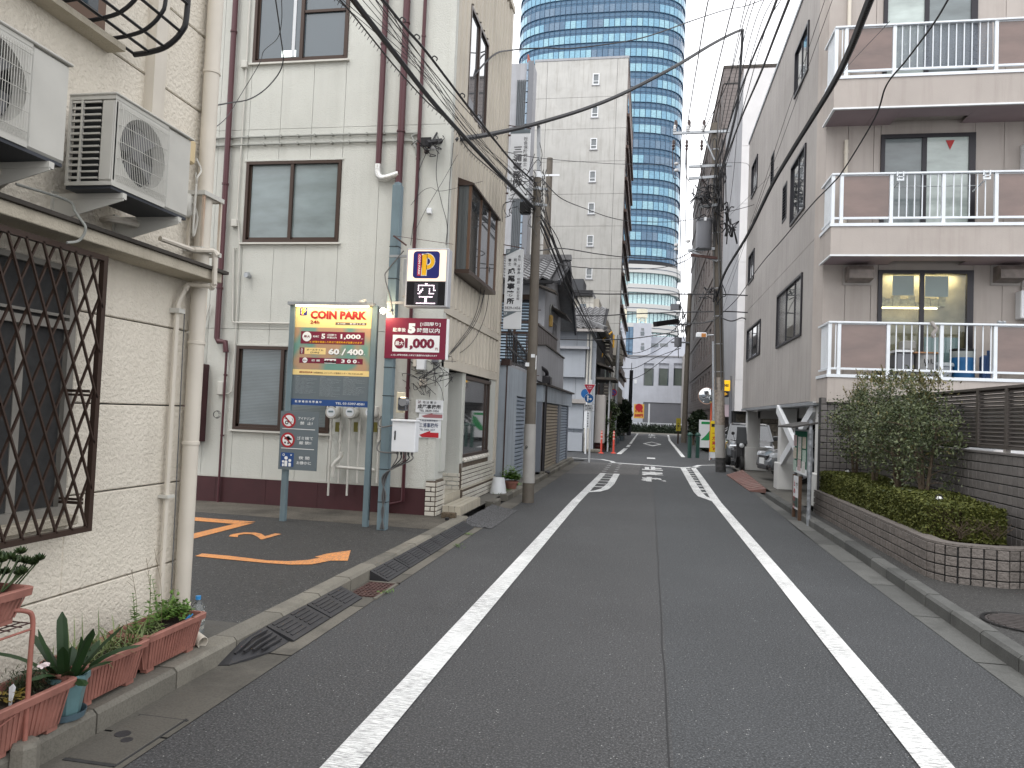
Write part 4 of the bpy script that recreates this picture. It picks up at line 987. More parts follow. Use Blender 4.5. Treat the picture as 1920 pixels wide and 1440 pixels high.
brickwall_y(FY-.02,SX-.12,SX+.03,.11,.60,L_=.17)
brickwall_x(SX+.03,FY-.02,ent[0],.11,.60)
brickwall_x(SX+.02,ent[1]+.02,BY1-.12,.36,.76)
brickwall_x(SX+.05,ent[1]+.02,BY1-.02,.11,.345)
brickwall_y(ent[1]+.0,-3.55,SX+.01,.34,.66,L_=.17)
pl2=[]
for loc,rz,sc in plc:
    # the mesh faces -y with its front at y=0..-.02, so rotate +90 for +x
    pl2.append((loc,rz,sc))
me_=bfull
for v in me_.vertices: v.co.y+=.02
for v in me_.vertices: v.co.y=-.0+v.co.y-.02
pieces('brick',me_,b2,pl2,cap=300)
# ledge above the brick and entrance floor
m=MB(); m.box(SX-.02,ent[1]+.02,.345,SX+.055,BY1-.02,.362); part('brick_cap',m,M['steptile'],b2)
for i in range(3):
    for j in range(5):
        a=SX-.5+i*.17; m=MB(); m.box(a,ent[0]+j*.206,.30,a+.162,ent[0]+j*.206+.2,.345); part('floor_tile',m,M['steptile'],b2)
for j in range(18):
    y=ent[0]+j*.0575; m=MB(); m.box(SX-.0,y+.005,.14,SX+.02,y+.0525,.345); part('riser_tile',m,M['steptile'],b2)
m=MB(); m.box(SX-.8,ent[0],.1,SX-.0,ent[1],.299); part('floor_bed',m,M['grout'],b2)
# bay window
bx1=SX+.22
bay=part('bay_window',(lambda m:(m.box(SX,bayY[0],bayZ[0]-.06,bx1+.02,bayY[1],bayZ[0]),m)[-1])(MB()),M['bronze'],b2)
part('bay_roof',(lambda m:(m.prism([(SX,bayY[0]-.03,bayZ[1]),(bx1+.05,bayY[0]-.03,bayZ[1]),(bx1+.05,bayY[0]-.03,bayZ[1]+.03),(SX,bayY[0]-.03,bayZ[1]+.13)],(0,bayY[1]-bayY[0]+.06,0)),m)[-1])(MB()),M['bronze'],b2)
for y in (bayY[0],bayY[0]+.7,bayY[0]+1.35,bayY[1]-.05):
    m=MB(); m.box(bx1-.03,y,bayZ[0],bx1+.01,y+.05,bayZ[1]); part('mullion',m,M['bronze_lt'],bay)
for x in (SX,bx1-.03): 
    if x==SX:
        m=MB(); m.box(x,bayY[0],bayZ[0],x+.03,bayY[0]+.03,bayZ[1]); part('mullion',m,M['bronze_lt'],bay)
m=MB(); m.box(SX+.03,bayY[0]+.008,bayZ[0],bx1-.03,bayY[0]+.014,bayZ[1]); part('pane',m,GLASS('bay_end_glass',(.07,.08,.085),.05,.7),bay)
for a,b in ((bayY[0]+.05,bayY[0]+.7),(bayY[0]+.75,bayY[0]+1.35),(bayY[0]+1.4,bayY[1]-.05)):
    m=MB(); m.box(bx1-.015,a,bayZ[0],bx1-.008,b,bayZ[1]); part('pane',m,GLASS('bay_glass',(.05,.055,.06),.02,.9),bay)
m=MB()
for i in range(4): m.box(SX+.02+i*.035,bayY[0]+.03,bayZ[0],SX+.045+i*.035,bayY[0]+.09,bayZ[0]+.25+.03*(i%2))
part('folders_on_sill',m,MAT('pale_paper',(.5,.58,.55),.6,.2,30),bay)
for (a,b,c,d),gl in ((w3,'greyglass'),(w2,'darkglass')):
    m=MB(); m.box(SX-.04,a,c,SX+.012,b,c+.05);m.box(SX-.04,a,d-.05,SX+.012,b,d);m.box(SX-.04,a,c+.05,SX+.012,a+.04,d-.05);m.box(SX-.04,b-.04,c+.05,SX+.012,b,d-.05);m.box(SX-.04,(a+b)/2-.03,c+.05,SX+.012,(a+b)/2+.03,d-.05)
    fr=part('window_frame',m,M['bronze'],b2)
    for p,q in ((a+.04,(a+b)/2-.03),((a+b)/2+.03,b-.04)):
        m=MB(); m.box(SX-.03,p,c+.05,SX-.022,q,d-.05); part('pane',m,GLASS('mirror_window',(.10,.11,.12),.02,1.0),fr)
# black sheet behind the bay panes, its colour standing in for the room's shade
m=MB(); m.box(SX-.06,bayY[0],bayZ[0],SX-.055,bayY[1],bayZ[1]); part('dark_room_backing',m,M['black'],b2)
# roof railing at the far top
m=MB()
for i in range(22): y=BY1-2.4+i*.11; m.box(SX-.02,y,9.72,SX+.0,y+.03,10.9)
m.box(SX-.03,BY1-2.45,10.9,SX+.01,BY1+.0,10.95); part('roof_railing',m,M['maroon'],b2,kind='stuff')
# ------------------------------- pipes on the front
def pipe(nm,pts,r,mat,label,cat,group=None,n=10,clips=()):
    t=thing(nm,label,cat,pts[-1],group); m=MB(); m.tube(pts,r,n); part('pipe',m,M[mat],t)
    for p in clips:
        m=MB(); p=Vector(p); m.tube([p-Vector((0,0,.012)),p+Vector((0,0,.012))],r*1.25,n); m.box(p.x-.01,p.y,p.z-.01,p.x+.01,FY,p.z+.01); part('clip',m,M[mat],t)
    return t
fp=lambda px,py,dy=.07:PY(px,py,FY-dy)
p0=fp(440,0);p1=fp(408,640); xx=(p0.x+p1.x)/2
pipe('downpipe',[(xx,FY-.07,9.6),(xx,FY-.07,fp(408,640).z+.05),(xx+.03,FY-.07,fp(408,640).z),(xx+.14,FY-.07,fp(410,641).z),(xx+.16,FY-.07,fp(410,660).z)],.042,'maroon_pipe','maroon downpipe with a kink beside the ground floor blind window','downpipe',clips=[(xx,FY-.07,fp(430,60).z),(xx,FY-.07,fp(425,345).z),(xx,FY-.07,fp(415,540).z)])
xq=fp(421,700).x
pipe('downpipe',[(xx+.16,FY-.05,fp(410,650).z),(xx+.15,FY-.05,.11)],.018,'maroon_pipe','slim maroon pipe continuing the kinked downpipe to the base','downpipe',clips=[(xx+.155,FY-.05,1.1),(xx+.155,FY-.05,2.0)])
xr=fp(741,480).x
pipe('downpipe',[(xr,FY-.07,9.6),(xr,FY-.07,.14)],.05,'maroon_pipe','thick maroon downpipe running full height behind the parking post','downpipe',clips=[(xr,FY-.07,z) for z in (1.2,2.6,4.3,5.6,7.2)])
xs_=fp(712,250).x; zz=fp(712,312).z
t=pipe('downpipe',[(xs_,FY-.07,9.6),(xs_,FY-.07,zz)],.042,'maroon_pipe','shorter maroon downpipe ending in a silver elbow left of the thick one','downpipe',clips=[(xs_,FY-.07,6.9)])
m=MB(); m.tube(catmull([(xs_,FY-.07,zz+.03),(xs_+.005,FY-.07,zz-.1),(xs_+.06,FY-.075,zz-.17),(xs_+.15,FY-.08,zz-.17),(xr-.0,FY-.08,zz-.12)],5),.05,10); part('foil_elbow',m,MAT('silver_foil_wrap',(.62,.62,.60),.3,.2,30,metal=.6,bump=.6,bscale=60),t)
xt=fp(783,300).x
pipe('drain_pipe',[(xt,FY-.05,9.6),(xt,FY-.05,.3),(xt-.3,FY-.05,.22)],.026,'maroon_pipe','slim maroon pipe between the parking post and the office corner','pipe',clips=[(xt,FY-.05,z) for z in (1.9,3.4,5.2,7)])
zc=fp(600,252).z
for k,(dz,x1,lb) in enumerate(((.0,-6.95,'upper of two grey conduits crossing the front below the top window'),(-.115,-6.82,'lower of two grey conduits crossing the front below the top window'))):
    pts=[(x1,FY-.03,4.0-.2*k),(x1,FY-.03,zc+dz-.2),(x1+.05,FY-.03,zc+dz-.05),(x1+.18,FY-.03,zc+dz),(-3.62,FY-.03,zc+dz),(-3.48+.05*k,FY-.03,zc+dz-.05),(-3.42+.03*k,FY-.03,zc+dz-.22)]
    t=thing('conduit',lb,'conduit',(x1,FY,4),'twin conduits across the office front'); m=MB(); m.tube(catmull(pts,4),.016,7); part('pipe',m,M['grey_pipe'],t)
    for i in range(12):
        x=-6.6+i*.27; m=MB(); m.box(x,FY-.055,zc+dz-.012,x+.02,FY,zc+dz+.022); part('saddle',m,M['grey_pipe'],t)
xc=fp(455,200).x
t=thing('conduit','white vertical conduit with small square boxes left of the office windows','conduit',(xc,FY,2))
m=MB(); m.tube([(xc,FY-.03,9.6),(xc,FY-.03,fp(455,120).z)],.014,7); m.tube([(xc,FY-.03,fp(455,120).z),(xc-.02,FY-.03,fp(437,405).z)],.012,7)
m.tube(catmull([(xc-.02,FY-.03,fp(437,405).z),(xc+.02,FY-.03,fp(437,420).z-.05),(xc+.06,FY-.03,fp(440,500).z),(xc+.06,FY-.03,fp(425,720).z+.1),(xc+.03,FY-.03,fp(425,735).z),(xc-.1,FY-.03,fp(420,738).z)],5),.011,7); part('pipe',m,M['white_pipe'],t)
for px,py in ((457,120),(438,418)): p=fp(px,py); m=MB(); m.box(p.x-.05,FY-.07,p.z-.05,p.x+.05,FY,p.z+.06,bev=.008); part('box',m,M['white_pipe'],t)
m=MB(); p=fp(412,730); m.box(p.x-.06,FY-.05,p.z-.08,p.x+.04,FY,p.z+.12,bev=.01); part('box',m,M['white_pipe'],t)
t=thing('conduit','thin white conduit with an elbow under the second floor window','conduit',(-6.9,FY,2.7))
za=fp(434,462).z; m=MB(); a=fp(435,465);b=fp(430,600);c=fp(545,606); m.tube([(a.x+.05,FY-.03,a.z),(a.x,FY-.03,a.z),(b.x+.03,FY-.03,c.z+.02),(b.x+.05,FY-.03,c.z),(c.x,FY-.03,c.z)],.014,7); part('pipe',m,M['white_pipe'],t)
m=MB(); p=fp(470,517); m.cyl((p.x-.05,FY-.12,p.z),.035,.1,12,axis='y'); m.tube([(p.x-.08,FY,p.z+.04),(p.x-.06,FY-.10,p.z+.02)],.03,10)
solo('vent_nozzle',m,M['steel'],'small steel vent nozzle on the blank wall left of the price board','vent')
p=fp(370,740); t=thing('utility_cabinet','maroon wall cabinet behind the corner downpipe','cabinet',(p.x,FY,1.2))
m=MB(); q=fp(388,683);q2=fp(382,828); m.box(q.x-.35,FY-.16,q2.z,q.x,FY,q.z,bev=.008); part('cabinet_body',m,M['maroon'],t)
m=MB(); m.box(q.x-.18,FY-.163,q2.z+.02,q.x-.175,FY-.16,q.z-.02); part('door_gap',m,M['black'],t)
m=MB(); m.tube([(q.x-.12,FY-.08,q.z),(q.x-.12,FY-.08,q.z+.17)],[.035,.018],8); m.tube(catmull([(q.x-.12,FY-.08,q.z+.15),(q.x-.11,FY-.05,q.z+.5),(q.x-.02,FY-.05,q.z+.9)]),.012,6); part('cable_gland',m,M['white_pipe'],t)
# ------------------------------- gas meters
def gas_meter(px,label):
    p=PY(px,773,FY-.16); t=thing('gas_meter',label,'gas meter',(p.x,FY-.15,1.4),'gas meters on the office wall')
    m=MB(); m.lathe((p.x,FY-.14,p.z),[(.001,-.10),(.085,-.10),(.095,-.07),(.095,.05),(.08,.07),(.001,.07)],18,axis='y'); m.box(p.x-.085,FY-.22,p.z,p.x+.085,FY-.07,p.z+.09,bev=.015); part('meter_body',m,M['white_pipe'],t)
    m=MB(); m.disc((p.x,FY-.245,p.z),.062,(0,-1,0),18); part('dial',m,M['white'],t)
    m=MB(); m.box(p.x-.035,FY-.249,p.z-.002,p.x+.035,FY-.246,p.z+.022); part('counter',m,M['bluegrey'],t)
    m=MB(); m.box(p.x-.05,FY-.236,p.z+.06,p.x+.06,FY-.222,p.z+.085); part('hood',m,M['black'],t)
    for dx in (-.045,.10):
        m=MB(); x=p.x+dx; z0=PY(px,930,FY-.1).z if dx<0 else PY(px,905,FY-.1).z
        m.tube([(x,FY-.10,z0),(x,FY-.10,p.z+.1)],.016,8)
        for z in (p.z-.22,p.z-.42): m.tube([(x,FY-.10,z),(x,FY-.10,z+.035)],.026,8)
        part('riser_pipe',m,M['white_pipe'],t)
    m=MB(); m.box(p.x+.0,FY-.07,p.z-.28,p.x+.06,FY-.06,p.z-.14); part('tag',m,PLAIN('olive_yellow_tag',(.22,.20,.05),.6),t)
    return t
gas_meter(625,'white gas meter left of the other two, under the price board'); gas_meter(660,'middle white gas meter under the price board'); gas_meter(697,'gas meter half hidden by the right post of the price board')
t=thing('gas_manifold','white horizontal gas pipe with an elbow joining the meter risers','pipe',(-4.5,FY-.1,.6))
a=PY(621,877,FY-.1);b=PY(690,880,FY-.1); m=MB(); m.tube([(a.x,FY-.10,a.z+.02),(b.x+.1,FY-.10,a.z)],.024,10); part('pipe',m,M['white_pipe'],t)
c=PY(636,860,FY-.1); m=MB(); m.tube(catmull([(c.x+.03,FY-.1,c.z+.1),(c.x+.02,FY-.1,c.z+.02),(c.x-.06,FY-.12,c.z-.07),(c.x-.07,FY-.12,c.z-.15),(c.x-.07,FY-.12,c.z-.26)],4),.028,10); part('elbow',m,M['white_pipe'],t)
# office name boards at the corner
def board(px0,py0,px1,py1,dy,lab,draw):
    a=PY(px0,py1,FY-dy);b=PY(px1,py0,FY-dy); t=thing('name_board',lab,'sign',((a.x+b.x)/2,FY-dy,a.z),'office name boards by the entrance'); 
    m=MB(); m.box(a.x,FY-dy,a.z,b.x,FY-dy+.012,b.z); part('board',m,M['white'],t); draw(t,a.x,b.x,a.z,b.z,FY-dy-.003); return t
INK=PLAIN('black_ink',(.02,.02,.025),.5); RED=PLAIN('red_ink',(.45,.02,.03),.5); NAVY=PLAIN('navy_ink',(.03,.05,.12),.5)
def d1(t,xa,xb,za,zb,y):
    W=xb-xa;H=zb-za; m=MB(); text(m,'2F',(xa+.07*W,y,za+.72*H),h=.2*H,bold=.01); part('lettering',m,PLAIN('plum_ink',(.12,.03,.05),.5),t)
    m=MB(); text(m,'司 法 書 士',(xa+.26*W,y,za+.71*H),w=.5*W,h=.2*H,bold=.01); text(m,'成尾事務所',(xa+.07*W,y,za+.3*H),w=.86*W,h=.35*H,bold=.022); text(m,'TEL 3829-1456',(xa+.14*W,y,za+.07*H),w=.72*W,h=.17*H,bold=.012); part('lettering',m,INK,t)
def arrow(t,xa,xb,z,h,y,mat):
    m=MB(); m.poly([(xa,y,z),(xa+.16,y,z+h*.9),(xa+.16,y,z+h*.55),(xb,y,z+h*.55),(xb,y,z-h*.45),(xa+.04,y,z-h*.45)][::-1]); part('arrow',m,mat,t)
def d2(t,xa,xb,za,zb,y):
    W=xb-xa;H=zb-za; m=MB(); text(m,'3F 社会保険労務士',(xa+.12*W,y,za+.83*H),w=.76*W,h=.12*H,bold=.008); part('lettering',m,NAVY,t)
    m=MB(); text(m,'三浦事務所',(xa+.12*W,y,za+.52*H),w=.78*W,h=.24*H,bold=.012); text(m,'TEL 5456-1557',(xa+.15*W,y,za+.36*H),w=.62*W,h=.1*H,bold=.008); part('lettering',m,NAVY,t)
    arrow(t,xa+.15*W,xa+.93*W,za+.14*H,.07,y,RED)
board(779,785,827,820,.02,'white name board with blue characters and a red arrow, lower of the corner boards',d2)
def d3(t,xa,xb,za,zb,y): arrow(t,xa+.04,xb-.01,(za+zb)/2-.01,.05,y,PLAIN('faded_red_ink',(.35,.14,.15),.5))
board(785,772,831,786,.03,'narrow white strip board with a faded red arrow between the corner boards',d3)
board(779,751,831,773,.04,'white name board with bold black characters, upper of the corner boards',d1)
# ================================================================= parking signs
PYS=8.93; PPY=8.80
CRM=PLAIN('print_cream',S(250,222,152,.9),.45); MRN=PLAIN('print_maroon',S(128,32,62,.8),.45); DRED=PLAIN('print_red',S(150,34,36,.85),.45); PINK=PLAIN('print_pink_shadow',S(240,160,140,.85),.45)
BLU=PLAIN('print_blue',S(44,84,148,.8),.45); WHT=PLAIN('print_white',(.82,.84,.84),.45); DB=PLAIN('print_dark_blue',S(30,38,120,.8),.45); YEL=PLAIN('print_yellow',S(250,190,30,.9),.45)
def _tan():
    t=NT('print_tan_teal_haze'); w=t.noise(1.15,1,stretch=(3.2,1,3.4)); t.l(t.mix(t.ramp(w,.42,.58),S(196,160,128,.8),S(118,164,152,.8)),t.b.inputs['Base Color']); t.b.inputs['Roughness'].default_value=.45; return t.mt
TAN=_tan()
a=PY(550,572,PYS);b=PY(706,578,PYS);c=PY(543,757,PYS);d=PY(694,766,PYS)
SX0=(a.x+c.x)/2+.0; SX1=(b.x+d.x)/2; SZ1=(a.z+b.z)/2; SZ0=(c.z+d.z)/2
cp=thing('price_board','tall parking price board headed COIN PARK on two blue-grey posts','sign board',((SX0+SX1)/2,PYS,.11))
for x,lb in ((SX0,0),(SX1,1)):
    m=MB(); m.box(x-.035,PYS-.035,.11,x+.035,PYS+.035,SZ1+.02,bev=.005); part('post',m,M['bluegrey'],cp)
W=SX1-SX0-.07; xa=SX0+.035; H=SZ1-SZ0
m=MB(); m.box(xa,PYS-.01,SZ0,xa+W,PYS+.02,SZ1); pn=part('panel',m,M['slate'],cp)
m=MB(); m.box(SX0-.04,PYS-.10,SZ1+.005,SX1+.0,PYS+.02,SZ1+.045); part('lamp_hood',m,M['steel'],cp)
m=MB(); m.box(xa+.03,PYS-.085,SZ1-.012,xa+W-.03,PYS-.06,SZ1+.004); part('tube_lamp',m,GLOW('warm_tube_lamp',(1,.80,.48),6),cp)
m=MB(); m.lathe((SX1-.17,PYS-.05,SZ1+.045),[(.001,.03),(.05,.03),(.055,0)],14); m.cyl((SX1-.14,PYS-.05,SZ1+.06),.03,.03,12); part('light_sensor',m,M['white_pipe'],cp)
yy=PYS-.0115
def band(z0,z1,mt,x0=0,x1=1,dy=0,nm='print_field'):
    m=MB(); m.quad((xa+W*x0,yy-dy,SZ0+H*z0),(xa+W*x1,yy-dy,SZ0+H*z0),(xa+W*x1,yy-dy,SZ0+H*z1),(xa+W*x0,yy-dy,SZ0+H*z1)); return part(nm,m,mt,pn)
band(.785,.995,CRM); band(.36,.785,TAN); band(.305,.36,CRM); band(0,.062,BLU)
def T(s,x,z,w=None,h=None,mt=WHT,bold=0.,dy=.003,par=None,dx=0,dz=0):
    m=MB(); text(m,s,(xa+W*x+dx,yy-dy,SZ0+H*z+dz),w=W*w if w else None,h=H*h if h else None,bold=bold); return part('lettering',m,mt,par or pn)
band(.66,.745,MRN,.085,.915,.001); band(.62,.66,MRN,.085,.915,.001); band(.425,.48,MRN,.08,.905,.001); band(.515,.58,MRN,.08,.135,.001); band(.515,.58,CRM,.145,.42,.001); band(.427,.452,WHT,.41,.56,.002); band(.432,.472,WHT,.41,.56,.002)
band(.815,.842,PLAIN('print_brown_grey',S(120,104,92,.8),.5),.53,.93,.001)
T('COIN PARK',.195,.872,w=.735,h=.085,mt=PINK,bold=.055,dy=.001,dx=.008,dz=-.008); T('COIN PARK',.195,.872,w=.735,h=.085,mt=DRED,bold=.055)
T('24h',.20,.822,w=.12,h=.036,mt=DRED,bold=.025); T('A-1028      新 町 2 丁 目',.555,.820,w=.35,h=.017,bold=.012)
T('くらしを豊かにするP',.44,.965,w=.25,h=.012,mt=DRED)
m=MB(); m.disc((xa+W*.165,yy-.003,SZ0+H*.692),W*.06,(0,-1,0),20); part('print_disc',m,WHT,pn); T('最大',.125,.68,w=.085,h=.026,mt=MRN,bold=.025,dy=.005)
T('駐車後',.245,.685,w=.085,h=.020,bold=.02); T('5',.355,.672,w=.05,h=.052,bold=.04); T('1回限り',.43,.702,w=.12,h=.020,bold=.018); T('時間以内',.43,.676,w=.125,h=.020,bold=.018); T('1,000',.605,.668,w=.26,h=.056,bold=.04); T('円',.875,.672,w=.02,h=.012)
T('※ 5時間を超過した時点で通常料金が加算されます',.205,.629,w=.68,h=.022,mt=YEL,bold=.012)
for i,ch in enumerate('全日料金'): T(ch,.095,.564-i*.0145,w=.025,h=.012,bold=.015)
T('オールタイム',.17,.55,w=.22,h=.020,mt=INK,bold=.012); T('[24h]',.225,.523,w=.11,h=.018,mt=INK,bold=.01)
SHD=PLAIN('print_shadow_grey',S(70,80,80,.8),.5)
T('60',.455,.515,w=.145,h=.062,mt=SHD,bold=.06,dy=.001,dx=.006,dz=-.006);T('60',.455,.515,w=.145,h=.062,bold=.05); T('/',.625,.512,w=.06,h=.066,mt=SHD,bold=.02,dy=.001,dx=.005); T('/',.625,.512,w=.06,h=.066,bold=.02)
T('400',.70,.515,w=.21,h=.062,mt=SHD,bold=.06,dy=.001,dx=.006,dz=-.006);T('400',.70,.515,w=.21,h=.062,bold=.05); T('分',.602,.518,w=.016,h=.012); T('円',.912,.518,w=.016,h=.012)
m=MB(); m.disc((xa+W*.155,yy-.003,SZ0+H*.453),W*.033,(0,-1,0),18); part('print_disc',m,WHT,pn); T('最大',.131,.445,w=.048,h=.014,mt=MRN,bold=.02,dy=.005)
T('夜 間',.24,.442,w=.11,h=.021,bold=.02); T('18-8',.43,.440,w=.11,h=.022,mt=MRN,bold=.02,dy=.005); T('3 0 0',.63,.434,w=.20,h=.038,bold=.045); T('円',.845,.437,w=.018,h=.012)
T('●緊急連絡先●',.09,.324,w=.17,h=.017,mt=DRED,bold=.012); T('24時間対応 コインパーク管理センター TEL 0120-262-983',.275,.322,w=.64,h=.017,mt=PLAIN('print_brown',S(96,60,50),.5),bold=.006)
# small print columns
PALE=PLAIN('print_pale_grey',S(176,186,190,.8),.5)
for cx,cw,rows in ((.045,.29,15),(.365,.29,17),(.67,.28,15)):
    T('ご利用案内',cx,.282,w=.07 if cx>.3 else .05,h=.010,mt=PALE,bold=.02)
    for r in range(rows):
        s=['駐車場内での事故盗難等は一切責任を負いません','車両以外の駐車はできません','料金は前払いでお願い致します 領収書を発行します','長時間の駐車はご遠慮ください','不正駐車は罰金を申し受けます 管理者'][int(rnd.random()*5)]
        T(s,cx,.268-r*.0108,w=cw*rnd.uniform(.5,1.0),h=.007,mt=PALE)
T('駐 車 場 用 地 募 集 中',.05,.024,w=.35,h=.024,bold=.012); T('TEL 03-5397-8581',.58,.020,w=.37,h=.022,bold=.01)
def plogo(par,x,z,w,y,vert=False):
    rt=Vector((1,0,0));up=Vector((0,0,1)); m=MB(); m.poly(rbox((x,y,z),w,w,w*.13,rt,up)); part('logo_ground',m,DB,par)
    def el(fn,mt,dy): 
        m=MB(); fn(m,y-dy); part('logo_mark',m,mt,par)
    el(lambda m,Y:(m.quad((x+w*.315,Y,z+w*.09),(x+w*.53,Y,z+w*.09),(x+w*.53,Y,z+w*.90),(x+w*.315,Y,z+w*.90)),m.disc((x+w*.53,Y,z+w*.62),w*.305,(0,-1,0),16,r0=w*.115,a0=-math.pi/2 if False else 0,a1=2*math.pi)),WHT,.0015)
    el(lambda m,Y:(m.quad((x+w*.34,Y,z+w*.115),(x+w*.51,Y,z+w*.115),(x+w*.51,Y,z+w*.875),(x+w*.34,Y,z+w*.875)),),YEL,.0045)
    def half(m,Y):
        N=14; c=Vector((x+w*.535,Y,z+w*.62)); o=[];i_=[]
        for k in range(N+1):
            t=-math.pi/2+math.pi*k/N; o.append(c+Vector((math.cos(t),0,math.sin(t)))*w*.28); i_.append(c+Vector((math.cos(t),0,math.sin(t)))*w*.14)
        m.add(o+i_,[(k,k+1,N+2+k,N+1+k) for k in range(N)])
    el(half,YEL,.0045)
    def cover(m,Y): m.quad((x+w*.20,Y,z+w*.30),(x+w*.315,Y,z+w*.30),(x+w*.315,Y,z+w*.93),(x+w*.20,Y,z+w*.93))
    el(cover,DB,.003)
    m=MB(); m.quad((x+w*.17,y-.0045,z+w*.09),(x+w*.30,y-.0045,z+w*.09),(x+w*.30,y-.0045,z+w*.90),(x+w*.17,y-.0045,z+w*.90)); part('logo_stripe',m,PLAIN('print_crimson',S(206,40,70,.85),.45),par)
    m=MB(); text(m,'COIN PARK',(x+w*.20,y-.0065,z+w*.87),w=w*.75,h=w*.075,right=(0,0,-1),up=(1,0,0),bold=.03); part('lettering',m,WHT,par)
plogo(pn,xa+W*.055,SZ0+H*.905,W*.10,yy-.002)
# rules board hung on the left post
a=PY(528,767,PYS-.06);b=PY(599,776,PYS-.06);c=PY(521,877,PYS-.06);d=PY(592,886,PYS-.06)
qx0=(a.x+c.x)/2;qx1=(b.x+d.x)/2;qz0=(c.z+d.z)/2;qz1=(a.z+b.z)/2; w_=qx1-qx0;h_=qz1-qz0; y=PYS-.06
rb=thing('rules_board','small slate sign with three pictograms on the left post of the price board','sign',((qx0+qx1)/2,y,qz0))
m=MB(); m.box(qx0,y-.004,qz0,qx1,y+.012,qz1); part('panel',m,M['slate'],rb)
y-=.0065
def rdisc(cx,cz,r): 
    m=MB(); m.disc((cx,y,cz),r,(0,-1,0),28); part('sign_ring',m,PLAIN('print_sign_red',S(186,40,52,.8),.45),rb)
    m=MB(); m.disc((cx,y-.002,cz),r*.74,(0,-1,0),28); part('sign_field',m,WHT,rb)
for k,cz in enumerate((.835,.505)):
    cx=qx0+w_*.22; z=qz0+h_*cz; r=w_*.185; rdisc(cx,z,r)
    m=MB()
    if k==0:
        m.disc((cx-r*.25,y-.004,z-r*.25),r*.26,(0,-1,0),16,r0=r*.13); m.quad((cx-r*.1,y-.004,z-r*.2),(cx+r*.55,y-.004,z-r*.2),(cx+r*.55,y-.004,z-r*.12),(cx-r*.1,y-.004,z-r*.12)); m.obox((cx-r*.6,y-.004,z+r*.3),(cx+r*.0,y-.004,z+r*.05),.001,r*.07); m.obox((cx+r*.45,y-.004,z+r*.4),(cx+r*.62,y-.004,z-r*.0),.001,r*.05)
    else:
        m.disc((cx+r*.05,y-.004,z+r*.22),r*.3,(0,-1,0),14); m.quad((cx-r*.55,y-.004,z+r*.1),(cx+r*.6,y-.004,z+r*.0),(cx+r*.55,y-.004,z+r*.25),(cx-r*.2,y-.004,z+r*.42)); m.disc((cx-r*.35,y-.004,z-r*.35),r*.14,(0,-1,0),8); m.disc((cx+r*.1,y-.004,z-r*.42),r*.14,(0,-1,0),6)
    part('pictogram',m,INK,rb)
    m=MB(); m.obox((cx-r*.52,y-.006,z+r*.52),(cx+r*.52,y-.006,z-r*.52),.001,r*.17); part('sign_bar',m,PLAIN('print_sign_bar',S(176,36,48,.8),.45),rb)
for s,x,z,ww,hh in (('アイドリング',.47,.855,.42,.055),('禁  止!',.52,.775,.33,.055),('ゴミ捨て',.46,.52,.42,.055),('厳 禁!!',.52,.44,.32,.055),('夜 間',.53,.185,.28,.055),('お静かに',.48,.10,.38,.055)):
    m=MB(); text(m,s,(qx0+w_*x,y,qz0+h_*z),w=w_*ww,h=h_*hh,bold=.01); part('lettering',m,WHT,rb)
for z in (.695,.36): m=MB(); m.quad((qx0+w_*.06,y,qz0+h_*(z)),(qx0+w_*.92,y,qz0+h_*(z-.004)),(qx0+w_*.92,y,qz0+h_*(z+.006)),(qx0+w_*.06,y,qz0+h_*(z+.010))); part('rule_line',m,WHT,rb)
m=MB(); m.poly(rbox((qx0+w_*.06,y,qz0+h_*.05),w_*.34,h_*.24,.01,Vector((1,0,0)),Vector((0,0,1)))); part('pictogram_ground',m,BLU,rb)
m=MB(); bx=qx0+w_*.06;bz=qz0+h_*.05; u=w_*.34
for (px,pz,r) in ((.42,.62,.13),(.72,.45,.11),(.2,.36,.09)): m.disc((bx+u*px,y-.003,bz+h_*.24*pz+.0),u*r,(0,-1,0),14)
for (px,pw,ph) in ((.42,.22,.42),(.72,.2,.26),(.2,.14,.2)): m.poly(rbox((bx+u*(px-pw/2),y-.003,bz+.004),u*pw,h_*.24*ph,u*.05,Vector((1,0,0)),Vector((0,0,1))))
m.disc((bx+u*.22,y-.003,bz+h_*.24*.84),u*.09,(0,-1,0),12,r0=u*.055)
m.poly([Vector((bx+u*.80,y-.003,bz+h_*.24*.84))+Vector((math.sin(k*math.pi/5),0,math.cos(k*math.pi/5)))*u*(.09 if k%2==0 else .035) for k in range(10)])
part('pictogram',m,WHT,rb)
# ------------------------------- light box post
pq=PY(716,992,PPY); px_=PY(717,985,PPY).x; zt=PY(758,348,PPY).z
lp=thing('sign_post','square blue-grey steel post carrying the light box and cabinets','post',(px_,PPY,.11))
pw=.055
m=MB(); m.box(px_-pw,PPY-pw,.11,px_+pw,PPY+pw,zt,bev=.004); part('post',m,M['bluegrey'],lp)
for z in (.45,.85,1.75,2.1,3.2,3.6): m=MB(); m.box(px_-pw-.004,PPY-pw-.004,z,px_+pw+.004,PPY+pw+.004,z+.008); part('strap',m,M['black'],lp)
m=MB(); m.lathe((px_,PPY,zt),[(pw*.9,0),(pw*.9,.03),(.001,.05)],12); part('post_cap',m,M['bluegrey'],lp)
y0=PPY-.11
def pr(px,py): return PY(px,py,y0)
a=pr(763,463);b=pr(842,468);c=pr(758,574);d=pr(838,580)
bx0=(a.x+c.x)/2;bx1=(b.x+d.x)/2;bz0=(c.z+d.z)/2+.01;bz1=(a.z+b.z)/2
lb=thing('light_box','lit parking light box with yellow P logo above a red-white LED panel','light box',((bx0+bx1)/2,y0,bz0))
m=MB(); m.box(bx0,y0,bz0,bx1,y0+.16,bz1,bev=.008); part('case',m,PLAIN('silver_case',S(206,208,214,.8),.35,.3),lb)
hh=bz1-bz0; ww=bx1-bx0
